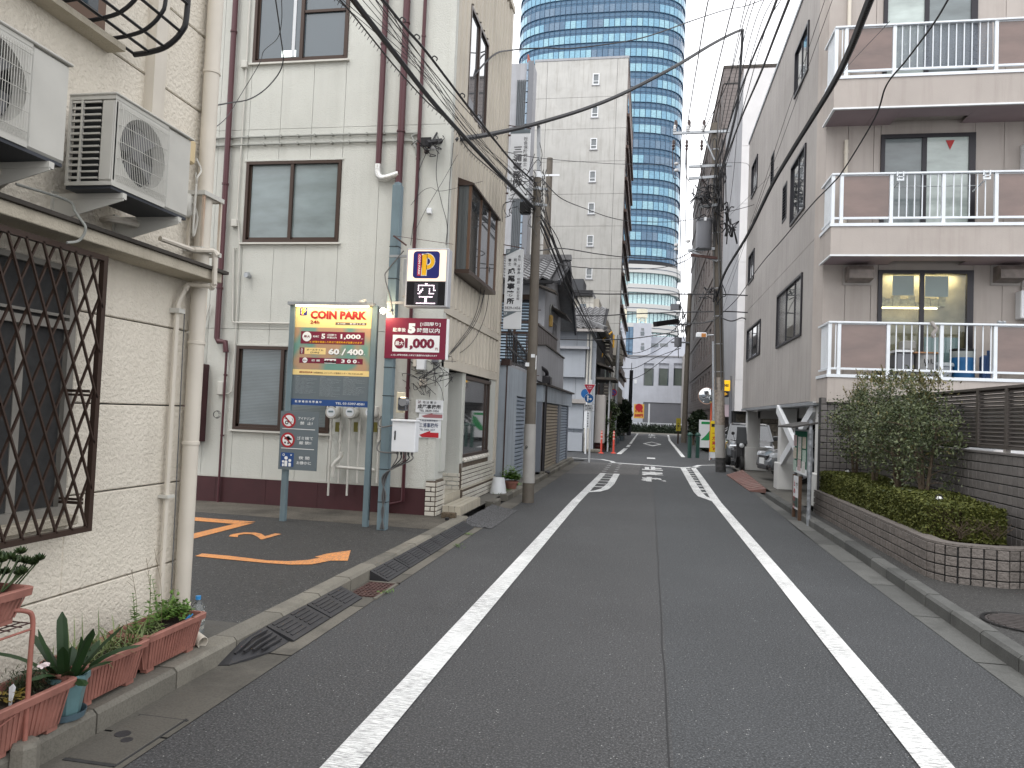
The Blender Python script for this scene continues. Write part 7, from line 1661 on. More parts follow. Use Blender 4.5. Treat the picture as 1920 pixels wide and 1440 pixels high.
m=MB(); text(m,'Times',(a.x-.22,y-.104,zm+.2),w=d.x-a.x+.15,h=.2,bold=.03); part('lettering',m,INK,t); m=MB(); zc=(d.z+zm)/2; m.poly([(d.x-.25,y-.104,zc+.1),(d.x-.1,y-.104,zc),(d.x-.25,y-.104,zc-.1),(d.x-.25,y-.104,zc-.04),(a.x-.1,y-.104,zc-.04),(a.x-.1,y-.104,zc+.04),(d.x-.25,y-.104,zc+.04)][::-1]); part('arrow',m,PLAIN('arrow_yellow',S(240,180,60,.85),.5),t)
p=PY(1364,772,y);m=MB(); m.box(p.x-.2,y+.15,p.z-.25,p.x+.2,y+.17,p.z+.35); part('tariff_plate',m,PLAIN('pale_pink_plate',S(226,206,214,.8),.5),t)
y=40.5; a=PY(1311,787,y);d=PY(1335,828,y); t=thing('parking_billboard','white panel with a green swoosh behind the parked white car','sign',((a.x+d.x)/2,y,0)); m=MB(); m.box(a.x,y,.2,d.x+.3,y+.06,a.z); part('panel',m,M['white'],t)
GS=PLAIN('swoosh_green',S(40,160,90,.8),.5); m=MB(); m.quad((a.x+.12,y-.004,a.z-.22),(d.x+.2,y-.004,a.z-.22),(d.x+.2,y-.004,a.z-.09),(a.x+.12,y-.004,a.z-.09)); m.poly([(a.x+.1,y-.004,d.z+.05),(a.x+.35,y-.004,d.z+.3),(d.x,y-.004,d.z+.75),(d.x+.25,y-.004,d.z+.9),(d.x+.25,y-.004,d.z+.4),(a.x+.5,y-.004,d.z+.05)][::-1]); part('print',m,GS,t,kind='stuff')
y=52; a=PY(1268,784,y);d=PY(1276,808,y); t=thing('narrow_sign','small olive-yellow upright sign by the far right pole','sign',((a.x+d.x)/2,y,0)); m=MB(); m.box(a.x,y,d.z,d.x,y+.04,a.z); part('board',m,PLAIN('olive_yellow',S(170,156,40,.8),.5),t); m=MB(); m.tube([((a.x+d.x)/2,y+.02,0),((a.x+d.x)/2,y+.02,d.z)],.05,8); part('post',m,M['bronze'],t); column(t,'一方通行',(a.x+d.x)/2,a.z-.12,.13,.16,INK,.03,y-.005,1.3)
# notice board and small sign by the apartment columns
NX=2.58; t=thing('notice_board','green notice board with pinned papers on weathered steel posts by the white columns','notice board',(NX,13.2,0))
y0=12.62; y1n=PX(1493,850,NX).y; zt=PX(1517,806,NX).z; zb=PX(1517,893,NX).z; zpt=PX(1520,787,NX).z
WS=MAT('patchy_galvanised',S(150,154,160,.75),.5,.5,14,dirt=S(210,212,214,.8),dirtamt=.6)
for y in (y0,y1n): m=MB(); m.tube([(NX,y,0),(NX,y,zpt if y==y0 else zt+.1)],.032 if y==y0 else .025,12); part('post',m,WS,t)
m=MB(); m.box(NX-.03,y0+.05,zb,NX+.05,y1n,zt); part('case',m,M['steel'],t)
m=MB(); m.box(NX-.036,y0+.09,zb+.10,NX-.031,y1n-.05,zt-.03); part('felt_back',m,PLAIN('felt_green',S(20,110,84,.7),.9),t)
m=MB(); m.box(NX-.038,y0+.06,zb+.0,NX-.032,y1n-.02,zb+.09); part('title_plate',m,M['white'],t)
m=MB(); m.prism([(NX-.28,y0-.05,zt+.02),(NX+.1,y0-.05,zt+.10),(NX+.1,y0-.05,zt+.13),(NX-.28,y0-.05,zt+.045)],(0,y1n-y0+.35,0)); part('little_roof',m,PLAIN('dark_board_roof',S(74,72,70,.6),.6),t)
r4=random.Random(3); cols=[(.55,.5,.42),(.6,.6,.58),(.55,.42,.42),(.42,.52,.46),(.6,.56,.5)]
for i in range(9):
    y=y0+.12+(i%3)*.36+r4.uniform(0,.05); z=zt-.1-(i//3)*.2-r4.uniform(0,.04); m=MB(); m.quad((NX-.039,y+.28,z-.19),(NX-.039,y,z-.19),(NX-.039,y,z),(NX-.039,y+.28,z)); o=part('pinned_paper',m,MAT('paper_%d'%i,cols[i%5],.8,.3,40),t)
t=thing('small_sign','low framed notice sign with printed text left of the notice board','sign',(2.55,13.8,0)); sy0=PX(1499,930,2.55).y; sy1=PX(1488,930,2.55).y; za=PX(1494,955,2.55).z; zb2=PX(1494,893,2.55).z
for y in (sy0,sy1): m=MB(); m.box(2.53,y-.025,0,2.58,y+.025,zb2+.02); part('post',m,M['bronze_lt'],t)
m=MB(); m.box(2.535,sy0+.03,za,2.56,sy1-.03,zb2); part('panel',m,M['white'],t)
m=MB(); 
for i,(ch,c_) in enumerate((('止',0),('め',0),('な',0),('い',0))): text(m,ch,(2.53,sy1-.1,zb2-.17-i*.13),w=.12,h=.1,right=(0,-1,0),bold=.03)
part('lettering',m,RED,t); m=MB(); text(m,'で',(2.53,sy1-.3,zb2-.2),w=.12,h=.1,right=(0,-1,0),bold=.03); m.quad((2.531,sy1-.06,za+.04),(2.531,sy0+.06,za+.04),(2.531,sy0+.06,za+.2),(2.531,sy1-.06,za+.2)); part('lettering',m,GRN,t)
# --------------------------- entrance step, pots, brick by the office
t=thing('entrance_step','loose tiled step in front of the office entrance','step',(-2.68,10.6,.105)); sx0_,sx1_=-2.85,-2.58; sy0_,sy1_=10.45,11.75; zs=.235
m=MB(); m.box(sx0_+.01,sy0_+.01,.105,sx1_-.01,sy1_-.01,zs-.006); part('mortar_core',m,M['grout_dk'],t)
n=12
for i in range(3):
    w=(sx1_-sx0_)/3; m=MB(); m.box(sx0_+i*w+.006,sy0_+.003,zs-.012,sx0_+(i+1)*w-.006,sy1_,zs); part('tread_tile',m,M['steptile'],t)
    m=MB(); m.box(sx0_+i*w+.003,sy0_-.0,.108,sx0_+(i+1)*w-.003,sy0_+.01,zs-.014); part('riser_tile',m,M['steptile'],t)
for j in range(n): h=(sy1_-sy0_)/n; m=MB(); m.box(sx1_-.01,sy0_+j*h+.008,.108,sx1_,sy0_+(j+1)*h-.008,zs-.014); part('riser_tile',m,M['steptile'],t)
p=G(845,972,.11); m=MB(); m.box(p.x-.13,p.y-.04,.11,p.x+.07,p.y+.06,.19,bev=.01); solo('loose_brick',m,MAT('mossy_brick',S(112,98,80,.6),.9,.5,30,bump=.6,bscale=60),'old mossy brick lying beside the tiled step','brick')
m=MB(); m.lathe(G(838,976,.11),[(.001,0),(.03,0),(.03,.04),(.001,.045)],10); solo('black_cap',m,M['black'],'small black cap on the ground by the old brick','cap')
p=G(934,925,.105); t=thing('plant_pot','upturned white ribbed pot beside the leafy terracotta pot','pot',p)
m=MB(); pr_=[(.155,0)]; 
for i in range(12): pr_+= [(.155-.045*i/12,.02+i*.022),(.148-.045*i/12,.033+i*.022)]
pr_+= [(.105,.29),(.001,.29)]; m.lathe(p,pr_,24); part('pot',m,M['white'],t)
p=G(952,920,.105)+Vector((.02,.25,0)); t=thing('plant_pot','terracotta pot with a bushy green plant between the white pot and the pole','plant pot',p); m=MB(); m.lathe(p,[(.001,0),(.09,0),(.125,.13),(.14,.13),(.145,.17),(.12,.17),(.11,.14)],20); part('pot',m,M['terra'],t)
m=MB()
for i in range(500):
    a=rnd.uniform(0,6.28); q=p+Vector((rnd.gauss(0,.08),rnd.gauss(0,.08),.2+abs(rnd.gauss(0,.09)))); leafblade(m,q,(math.cos(a),math.sin(a),rnd.uniform(0,.8)),.07,.04,1.,seg=2)
part('leaves',m,M['leaf_light'],t,kind='stuff')
m=MB()
for i in range(260):
    y=rnd.uniform(13.5,15.8); q=Vector((-2.64+rnd.gauss(0,.05),y,.1)); a=rnd.uniform(0,6.28); leafblade(m,q,(math.cos(a),math.sin(a),.9),rnd.uniform(.04,.11),.02,1.2,seg=2)
for (px,py) in ((880,1002),(858,1024),(730,1110)):
    for i in range(26): q=G(px,py,.01)+Vector((rnd.gauss(0,.03),rnd.gauss(0,.05),0)); a=rnd.uniform(0,6.28); leafblade(m,q,(math.cos(a),math.sin(a),1.1),rnd.uniform(.02,.05),.008,1.2,seg=2)
stuff('kerb_weeds',m,M['leaf_light'],'small green weeds along the left kerb','weeds')
# --------------------------- cables
def cable(label,pts,r=.012,mat='cable',group=None,nm='overhead_cable',hooks=0,lash=0):
    P_=[p if isinstance(p,Vector) else PY(*p) for p in pts]; C_=catmull(P_,7)
    t=thing(nm,label,'cable',C_[0],group); m=MB(); m.tube(C_,r,6); part('cable_run',m,M[mat],t)
    if hooks:
        for i in range(2,len(C_)-1,hooks):
            m=MB(); p=C_[i]; m.tube(catmull([p,p+Vector((.03,0,.03)),p+Vector((.07,0,.0)),p+Vector((.06,0,-.03))],3),r*.5,4); part('hook',m,M['cable'],t)
    if lash:
        m=MB(); 
        for i in range(len(C_)-1):
            d=C_[i+1]-C_[i]; L_=d.length; k=max(1,int(L_/lash))
            for j in range(k):
                c=C_[i]+d*(j+.5)/k; a=[]
                for q in range(9): th=q*math.pi/4; a.append(c+Vector((math.cos(th)*lash*.25,math.sin(th)*lash*.25,-lash*.35+math.sin(th)*lash*.35))+d.normalized()*lash*.4*math.cos(th))
                m.tube(a,r*.22,4,cap=False)
        part('lashing_loops',m,M['cable'],t,kind='stuff')
    return t
cable('thick black main cable rising from the left pole over the office front',[(1003,392,13.4),(950,340,11.6),(900,288,10.2),(815,195,8.2),(740,100,6.9),(655,-10,5.8),(560,-140,4.9)],.028)
cable('clip-studded black cable above the thick main cable, left of centre',[(1006,345,13.4),(960,302,12),(910,240,10.4),(870,190,9.4),(800,98,8.2),(760,52,7.6),(712,-8,7),(600,-150,6)],.016,hooks=5)
cable('looped lashed cable hanging just below the thick main cable',[(1000,396,13.3),(945,340,11.4),(880,282,9.8),(850,236,9.2),(800,190,8.2),(745,130,7.3),(700,75,6.6),(662,28,6),(620,-20,5.5)],.008,lash=.085)
cable('thin wire running parallel between the two heavy office-front cables',[(1000,350,13.4),(925,262,11),(838,165,9),(760,70,7.5),(690,-20,6.5)],.006)
cable('second thin wire between the heavy office-front cables',[(1003,372,13.4),(900,262,10.4),(820,150,8.6),(735,30,7),(700,-20,6.6)],.005)
cable('heavy black cable swooping from the office corner across to a high hook',[(800,268,10.0),(840,263,10.4),(900,255,11.5),(960,243,12.6),(1012,230,13.4),(1100,203,15),(1175,172,16.5),(1265,125,18.5),(1340,80,21),(1388,57,23),(1392,66,23.2),(1388,130,23.6),(1382,200,24),(1368,262,24.3),(1352,330,24.5),(1346,385,24.5)],.042)
cable('thin cable crossing high in front of the tower from the office wall',[(812,262,10.1),(860,180,11),(922,106,12.4),(960,94,14),(1020,90,15),(1080,90,16),(1200,72,18),(1300,38,20),(1362,18,22),(1408,8,24),(1500,-30,26)],.015)
cable('heavy lashed cable rising from the right pole across the apartment block',[(1344,556,24.4),(1360,510,22),(1402,440,18),(1445,352,14),(1482,288,11.6),(1552,175,9),(1592,98,7.6),(1636,-12,6.2),(1690,-130,5.2)],.036,lash=.05)
cable('black cable left of the heavy lashed one, reaching the top edge by the white block',[(1347,300,24.4),(1376,205,20),(1410,113,16),(1440,42,13),(1460,-10,11)],.022)
cable('second black cable beside it on the right, slightly lower',[(1347,338,24.4),(1384,236,19),(1425,140,15),(1452,70,12.5),(1484,-12,10.5)],.022)
cable('twisted thin cable crossing the balconies on the right',[(1340,600,24.3),(1382,560,21),(1422,502,17.5),(1468,448,14.6),(1522,384,12.5),(1560,345,11.4),(1582,318,11),(1640,222,9.6),(1662,160,9),(1700,112,8.4),(1750,45,7.6),(1782,-8,7)],.010,lash=0)
for k,(a,b,c) in enumerate(((1322,1378,'first thin high-tension wire right of the tower'),(1290,1329,'thin high-tension wire at the right edge of the tower'))):
    cable(c,[(a,226,24.5),((a*.6+b*.4),130,20),(b,-4,16),(b+40,-130,13)],.014,group='high tension wires')
cable('high-tension wire hanging beside the hooked heavy cable',[(1318,248,24.5),(1366,150,22),(1392,50,20.5),(1412,-10,19)],.013)
cable('thin wire down from the high hook to the right pole',[(1360,440,24.3),(1375,330,24.4),(1385,200,23.9),(1390,60,23)],.008)
for k,(x0,x1,y1_) in enumerate(((1548,1400,440),(1562,1392,470),(1668,1470,300))):
    cable(['faint thin wire over the apartment side wall','second faint thin wire over the apartment side wall','faint thin wire from the balcony corner to the top edge'][k],[(x0,-4 if k<2 else 40,10),((x0+x1)/2-4,y1_*.52,14),(x1,y1_,19),(1352,y1_+120,24.3)],.004)
for k,dx in enumerate((0,10,22)):
    cable('high-tension wire running down the tower edge to the far pole, %s'%('left','middle','right')[k],[(1266+dx*1.0,262,24.5),(1266+dx*.9,400,32),(1270+dx*.6,520,44),(1273+dx*.5,560,52.6)],.014,group='high tension wires to the far pole')
cable('cable sagging from the left pole to the right pole across the tower base',[(1012,330,13.5),(1051,371,16),(1100,392,18.5),(1145,408,20),(1190,415,21.5),(1270,415,23),(1342,402,24.5),(1400,388,24),(1437,375,23.4)],.010)
cable('thin upper cross-street wire in front of the concrete block',[(940,283,12.5),(1010,296,13.4),(1100,304,17),(1182,308,19),(1290,307,23),(1342,306,24.5),(1398,306,25.2),(1406,322,25.2)],.006)
cable('cable below the tower glazing from the left pole to the transformer',[(1010,470,13.5),(1056,466,15),(1120,476,18),(1183,483,20),(1262,486,22.6),(1292,474,24),(1330,452,24.4)],.012)
cable('cable sagging at the foot of the tower towards the transformer shelf',[(1048,494,15),(1075,500,18),(1140,504,21),(1230,503,23),(1278,492,24),(1302,478,24.4)],.012)
for k,(ya,yb,yc,d0) in enumerate(((545,551,552,26),(590,588,584,27),(636,633,620,28))):
    cable('%s of three straight cables crossing the street over the junction'%('highest','middle','lowest')[k],[(1050,ya,d0),(1120,(ya+yb)/2+3,d0+.5),(1200,yb,d0+1),(1345,yc,24.8) if k<2 else (1276,yc,40),(1402,yc+2,24.4) if k<2 else (1282,yc-3,52)],.022)
for k,(mx_,dz) in enumerate(((0,0),(4,-8),(12,6),(18,0),(-4,4))):
    cable('%s of the bundle cables running down the left houses to the far pole'%('main thick','second thick','slim upper','slim lower','slim inner')[k],[(1004+mx_*.3,396+dz*.5,13.4),(1024+mx_,440+dz,15.5),(1042+mx_,485+dz,17.5),(1066+mx_,545+dz,21),(1100+mx_*.5,608+dz*.5,28),(1128+mx_*.3,656,35),(1150,690,46)],(.026,.022,.010,.010,.012)[k],group='cables running down the left row')
for k,(yy,y2_) in enumerate(((648,622),(660,640),(690,668),(705,662))):
    cable('far cable %s sagging across the far street end'%('crossing highest,','crossing second,','crossing third,','crossing lowest,')[k],[(1152,yy,47),(1190,yy+ (14,12,0,4)[k],50),(1230,yy-2 if k<2 else yy-20,52),(1276,y2_-15,52.5)],.022)
cable('far low cable bundle from the far right pole towards the tall right pole',[(1282,605,52),(1310,606,40),(1345,600,24.9)],.03)
cable('loose wires drooping under the right pole bundle',[(1352,596,24.3),(1372,602,24),(1392,596,25),(1405,604,25)],.02)
# service wires at the office corner
ip=PY(805,275,FY-.1); t=thing('service_insulator','black service bracket with white insulators on the office corner','bracket',ip)
m=MB(); m.obox(PY(800,270,FY),PY(805,272,FY-.25),.03,.03); m.box(ip.x-.1,FY-.2,ip.z-.02,ip.x+.05,FY-.17,ip.z+.1); part('bracket_arm',m,M['black'],t)
for d in ((0,0,-.02),(.06,-.02,-.06),(-.04,0,-.1)): m=MB(); m.lathe(ip+Vector(d),[(.02,0),(.035,.015),(.035,.04),(.015,.055)],10); part('insulator',m,M['insulw'] if d[0]>0 else M['insul'],t)
for k in range(7):
    x0=610+k*18+r3.uniform(-6,6); b=r3.uniform(-14,14)
    cable(('first','second','third','fourth','fifth','sixth','seventh')[k]+' thin wire from the left at the top edge, in the bundle over the office',[(1004,350+k*8,13.4),(955,318+b+k*4,11.8),(880+b*.5,236+k*3,9.9),(800,140+b+k*2,8.1),(x0,-16,6)],.0035,group='thin wires over the office front')
for k in range(5):
    cable(('highest','second highest','middle','second lowest','lowest')[k]+' thin wire falling from the left pole past the old house roof',[(1012,345+k*12,13.4),(1030+k*3,420+k*10,16),(1052+k*5,500+k*6,19.5),(1090+k*4,590,27),(1148,668+k*5,46)],.005,group='thin wires down the left row')
for k in range(5):
    cable(('leftmost','second from left','middle','second from right','rightmost')[k]+' thin wire climbing from the right pole to the top edge',[(1342-k*3,300+k*28,24.5),(1362+k*6,180+k*12,20),(1386+k*12,60,16),(1402+k*17,-10,13.5)],.009,group='thin wires above the right pole')
tangle('wire_tangle',t,812,278,FY-.15,10,8,12,.006,M['cable'])
def wire(label,px,y=FY-.08,r=.0045,mat='cable',group=None): return cable(label,[(a,b,y) for a,b in px],r,mat,group,'service_wire')
wire('thin wire hanging from the office corner bracket down behind the light box',[(822,275),(818,330),(828,380),(838,420),(836,460)])
wire('second thin wire hanging from the office corner bracket',[(850,268),(842,360),(838,460)])
wire('wire drooping from the slim maroon pipe towards the light box',[(800,285),(786,320),(785,350),(775,420),(770,460)])
wire('thin stay wire slanting across the office front',[(858,290),(830,340),(800,390),(775,440)],r=.003)
wire('thin wire loop tied near the small white box on the office front',[(770,385),(790,360),(808,352),(830,358),(905,340)],r=.003)
m=MB(); p=PY(806,398,FY); m.box(p.x-.035,FY-.06,p.z-.03,p.x+.035,FY,p.z+.05,bev=.006); solo('junction_box',m,M['white'],'tiny white box on the office front above the light box','junction box')
for k,(a,b,c_) in enumerate(((905,885,845),(912,892,850),(914,888,848),(918,905,870))):
    cable('%s of four service wires drooping from the bay window to the meter boxes'%('first','second','third','last')[k],[PX(a,500,SX+.2+.01*k),PX((a+b)/2+4,560,SX+.12),PX(b,605,SX+.08),PX(c_+8,650,SX+.05),PY(820-6*k,690+3*k,FY-.1),PY(795,700+4*k,FY-.1)] ,.005,nm='service_wire',group='service wires from the bay window')
def cable_fix(): pass
t=thing('meter_boxes','cream and grey meter boxes with tangled wires on the office front','meter box',PY(790,690,FY))
for px,py,w,h,mt in ((792,684,.12,.16,'white'),(781,680,.05,.13,'cream_pipe'),(795,718,.09,.10,'cream_pipe'),(818,676,.08,.07,'transformer')):
    p=PY(px,py,FY); m=MB(); m.box(p.x-w/2,FY-.1,p.z-h/2,p.x+w/2,FY,p.z+h/2,bev=.01); part('box',m,M[mt],t)
tangle('wire_tangle',t,800,705,FY-.12,18,14,26,.004,M['cable'])
t2=thing('wire_coil','small coils of spare black wire on the slim maroon pipe','wire coil',PY(405,777,FY)); p=PY(405,777,FY-.08)
for k in range(3): m=MB(); m.tube([p+Vector((math.cos(a*.5)*(.045+.006*k)+.01*k,0,math.sin(a*.5)*(.05+.004*k))) for a in range(13)],.003,4); part('coil_loop',m,M['cable'],t2)
cable('service drop wire from the stucco house corner rising over the office front',[(378,206,4.7),(392,200,5.2),(430,193,6.5),(470,185,7.5),(505,160,7.8),(530,120,7.8),(525,60,7.2),(516,-5,6.6)],.007)
cable('thinner service wire hanging beside the stucco house service drop',[(396,245,6),(425,220,7),(450,180,7.5),(486,120,7.6),(495,95,7.6),(520,72,7.2),(528,40,7),(528,-5,6.6)],.004)
t=thing('service_clamp','white coiled service clamp on the stucco house corner','clamp',PY(372,208,4.7)); m=MB()
for k in range(7): m.tube(catmull([PY(362+3*k,212-r3.uniform(0,14),4.66),PY(370+3*k,198+r3.uniform(0,10),4.62),PY(374+r3.uniform(0,8),220+r3.uniform(0,14),4.66),PY(366,232+r3.uniform(0,8),4.68)],5),.005,5)
part('twisted_tails',m,M['cream_pipe'],t,kind='stuff'); m=MB(); m.tube([PY(380,204,4.66),PY(398,198,4.9)],.012,6); part('clamp_body',m,M['steel'],t)
# ================================================================= left row beyond the office
def bx(par,nm,mat,*a,**k):
    m=MB(); m.box(*a,**k); return part(nm,m,mat,par)
M['gwall']=_stucco('weathered_blue_grey_wall',S(164,172,180,.95),60,.3,.006,.5,S(112,114,114))
M['gwall2']=_stucco('grey_mortar_wall',S(166,167,171,.92),90,.3,.005,.35,S(120,116,112))
M['kawara']=MAT('silver_grey_roof_tile',S(128,128,130,.62),.38,.2,9,objvar=.2,spec=.5,dirt=S(96,88,82),dirtamt=.4)
M['kawara_dk']=PLAIN('roof_tile_shadow',(.03,.03,.033),.8)
hs3=thing('old_house','grey two-storey house with tiled roof and roller shutters just past the office','house',(-5,19,.1))
AX=-2.80; BX_=-2.62
# lower volume A (beside the office) with narrow shutter, volume B with beige and blue shutters
yA0,yA1,yB1=14.65,18.2,25.8
zA=2.55
pA=lambda px,py:PX(px,py,AX); pB=lambda px,py:PX(px,py,BX_)
sh0=(pA(967,800).y,pA(983,800).y)
bx(hs3,'wall',M['gwall'],-6,yA0,.1,AX,sh0[0],zA); bx(hs3,'wall',M['gwall'],-6,sh0[0],1.98,AX,sh0[1]+.1,zA)
bx(hs3,'wall',M['gwall'],-6,sh0[1]+.1,.1,AX,sh0[1]+.45,zA+.0)
r0=sh0[1]+.45
bx(hs3,'wall',M['gwall'],-6,r0,2.0,AX,r0+.9,zA); bx(hs3,'wall',M['gwall'],-6,r0,.1,AX-.55,r0+.9,2.0); bx(hs3,'wall',M['gwall'],-6,r0+.9,.1,AX,yA1+.3,zA)
y_b0=yA1+.32
zb_top=pB(1066,738).z
bx(hs3,'wall',M['gwall'],-6,y_b0,.1,BX_-.10,yB1,zb_top)
bx(hs3,'fascia',M['gwall'],BX_-.1,y_b0,zb_top-.42,BX_+.05,yB1,zb_top); bx(hs3,'roof_lip',M['flash'],BX_-.2,y_b0-.1,zb_top,BX_+.12,yB1+.1,zb_top+.05)
def shutter(x,y0,y1,z0,z1,mat,nm='roller_shutter'):
    f=bx(hs3,nm,M['black'],x-.08,y0,z0,x-.04,y1,z1); n=int((z1-z0)/.085)
    for i in range(n):
        z=z0+i*(z1-z0)/n; m=MB(); m.prism([(x-.035,y0+.01,z+.004),(x,y0+.01,z+.02),(x,y0+.01,z+(z1-z0)/n-.02),(x-.035,y0+.01,z+(z1-z0)/n-.006)],(0,y1-y0-.02,0)); part('shutter_slat',m,mat,f)
    return f
BEI=MAT('dusty_beige_shutter',S(172,160,142,.9),.5,.08,4,dirt=S(120,108,92),dirtamt=.5); BGS=MAT('blue_grey_shutter',S(152,164,178,.92),.5,.08,4)
shutter(AX-.02,sh0[0],sh0[1]+.1,.12,1.96,BGS)
yb=(y_b0+.15,pB(1046,780).y,pB(1050,780).y,pB(1063,790).y)
shutter(BX_-.01,yb[0],yb[1],.15,zb_top-.44,BEI); shutter(BX_-.01,yb[2],yb[3],.15,zb_top-.44,BGS)
m=MB()
for y in (yb[0]+.7,): m.box(BX_-.02,y,.15,BX_+.02,y+.06,zb_top-.43)
for y in (y_b0,yb[1],yb[3]): m.box(BX_-.1,y,.1,BX_+.03,y+(.14 if y!=yb[1] else yb[2]-yb[1]),zb_top-.43)
part('shutter_post',m,PLAIN('grey_post',S(140,146,156,.7),.5),hs3,kind='stuff')
bx(hs3,'door_step',M['kerb'],BX_-.1,y_b0,.105,BX_+.12,yB1,.16)
# terrace parapet above B with a dropping end, bronze panels above it
m=MB(); q=[pB(1008,648),pB(1024,648),pB(1058,673),pB(1057,735),pB(1008,712)]
m.prism([(BX_-.02,v.y,v.z) for v in q],(-.12,0,0)); part('terrace_parapet',m,M['gwall2'],hs3)
m=MB(); 
for u,v in ((q[0],q[1]),(q[1],q[2])): m.obox((BX_-.08,u.y,u.z+.02),(BX_-.08,v.y,v.z+.02),.2,.03)
part('parapet_cap',m,M['flash'],hs3,kind='stuff')
X2=BX_-.18; q=[PX(1009,608,X2),PX(1045,637,X2),PX(1044,665,X2),PX(1009,650,X2)]
f=part('railing_frame',(lambda m:(m.obox((X2,q[0].y,q[0].z),(X2,q[1].y,q[1].z),.06,.05),m)[-1])(MB()),M['bronze'],hs3)
for i in range(12):
    a=q[0].lerp(q[1],i/12);b=q[0].lerp(q[1],(i+.93)/12);c=q[3].lerp(q[2],i/12);d=q[3].lerp(q[2],(i+.93)/12)
    m=MB(); m.prism([(X2,a.y,a.z-.03),(X2,b.y,b.z-.03),(X2,d.y,d.z),(X2,c.y,c.z)],(-.02,0,0)); part('railing_panel',m,M['bronze'],f)
# outside stair at A: white-grey wall with black railing
bx(hs3,'stair_wall',M['gwall'],-6,yA0,zA,AX-.35,yA0+.1,3.35); bx(hs3,'landing',M['gwall2'],-6,yA0,zA,AX-.0,yA1+.3,zA+.06)
m=MB()
for y0,z0,y1,z1 in ((yA0+.35,3.35,yA1-.3,2.95),(yA0+.35,zA+.12,yA1-.3,zA+.12),(yA0+.35,2.75+.2,yA1-.3,2.6+.2)): m.obox((AX-.06,y0,z0),(AX-.06,y1,z1),.04,.035)
part('railing_rail',m,M['black'],hs3,kind='stuff')
for i in range(16):
    y=yA0+.37+i*(yA1-.7-yA0)/15; m=MB(); m.box(AX-.07,y,zA+.1,AX-.05,y+.02,3.35-.4*i/15); part('railing_bar',m,M['black'],hs3)
m=MB(); m.tube([(AX-.02,yA0+.05,zA+.0),(AX-.02,yA0+.05,.1)],.045,10); m.box(AX-.1,yA0-.05,zA,AX+.08,yA0+.16,zA+.12)
solo('downpipe',m,PLAIN('dark_brown_pipe',S(72,52,48,.6),.4),'dark brown downpipe between the office and the grey house','downpipe')
m=MB(); p=PX(1023,720,BX_+.03); m.box(BX_-.05,p.y-.28,p.z-.02,BX_+.18,p.y+.12,p.z+.2,bev=.03); m.tube([(BX_+.05,p.y-.1,p.z),(BX_+.05,p.y-.1,1.4),(BX_+.05,p.y-.12,.16),(BX_+.2,p.y-.0,.13)],.05,10); m.tube(catmull([(AX+.02,p.y-.9,3.1),(AX+.05,p.y-.7,3.05),(AX+.06,p.y-.6,2.85),(BX_+.06,p.y-.2,2.7),(BX_+.06,p.y-.05,p.z+.15)]),.05,10)
solo('downpipe',m,PLAIN('black_downpipe',S(56,54,58,.6),.45),'black downpipe with a square hopper beside the beige shutter','downpipe')
# upper storey
UX=-2.92; UY=20.3; UE=24.6
uz0=2.6; eave=PY(990,527,UY).z+.02; 
c0=PX(1023,545,UX); UY=c0.y; ridge_y=22.6; ridge_z=PY(990,487,ridge_y).z
bx(hs3,'wall',M['gwall2'],-6.5,UY,uz0,UX,UY+.1,eave)
m=MB(); m.prism([(UX,UY+.1,uz0),(UX,UE,uz0),(UX,UE,eave-.35),(UX,ridge_y,ridge_z-.15),(UX,UY+.1,eave)],(-.1,0,0)); part('wall',m,M['gwall2'],hs3)
# blue louvred storm shutter at the front face
def frontp(px,py,y=None): return PY(px,py,(UY if y is None else y))
a=frontp(946,562);b=frontp(1005,640); 
f=bx(hs3,'storm_shutter',M['black'],a.x-1.2,UY-.04,b.z-.6,b.x-.05,UY-.0,a.z); n=int((a.z-b.z+.6)/.085)
BL=PLAIN('pale_blue_slat',S(150,170,186,.75),.5)
for i in range(n):
    z=b.z-.6+i*.085; m=MB(); m.prism([(a.x-1.2,UY-.045,z+.01),(a.x-1.2,UY-.07,z+.02),(a.x-1.2,UY-.055,z+.062),(a.x-1.2,UY-.045,z+.062)],(b.x-.05-a.x+1.2,0,0)); part('shutter_slat',m,BL,f)
bx(hs3,'shutter_head',M['bronze'],a.x-1.2,UY-.12,a.z,b.x-.03,UY-.0,a.z+.14)
m=MB()
for i in range(5): x=a.x-.3+i*.28; m.box(x,UY-.9,2.7,x+.03,UY-.87,3.75)
m.box(a.x-.6,UY-.9,3.75,b.x-.1,UY-.85,3.8); m.box(a.x+.45,UY-.92,2.7,a.x+.52,UY-.85,4.1); m.box(a.x+.45,UY-.92,4.05,b.x,UY-.85,4.1)
part('balcony_bars',m,M['bronze'],hs3,kind='stuff')
# street side: little canopy roof, meter box, window
cc=PX(1037,585,UX); m=MB(); m.prism([(UX,cc.y-.5,cc.z+.12),(UX+.45,cc.y-.5,cc.z-.12),(UX+.45,cc.y-.5,cc.z-.16),(UX,cc.y-.5,cc.z+.05)],(0,1.9,0)); part('side_canopy',m,M['flash'],hs3)
m=MB(); p=PX(1030,600,UX); m.box(UX,p.y-.1,p.z-.2,UX+.1,p.y+.1,p.z+.14,bev=.02); solo('meter_box',m,PLAIN('yellowed_meter_cover',S(206,170,96,.75),.5),'yellowed round-topped meter cover on the grey house wall','meter box')
m=MB(); q=PX(1027,575,UX); m.tube(catmull([(UX+.03,p.y,p.z+.1),(UX+.03,p.y-.05,p.z+.35),(UX+.03,p.y+.25,p.z+.5),(UX+.05,p.y+.7,p.z+.42)]),.02,6); part('service_conduit',m,M['grey_pipe'],hs3)
bx(hs3,'side_window',M['blackframe'],UX-.02,cc.y+.1,cc.z-1.3,UX+.015,cc.y+1.0,cc.z-.3)
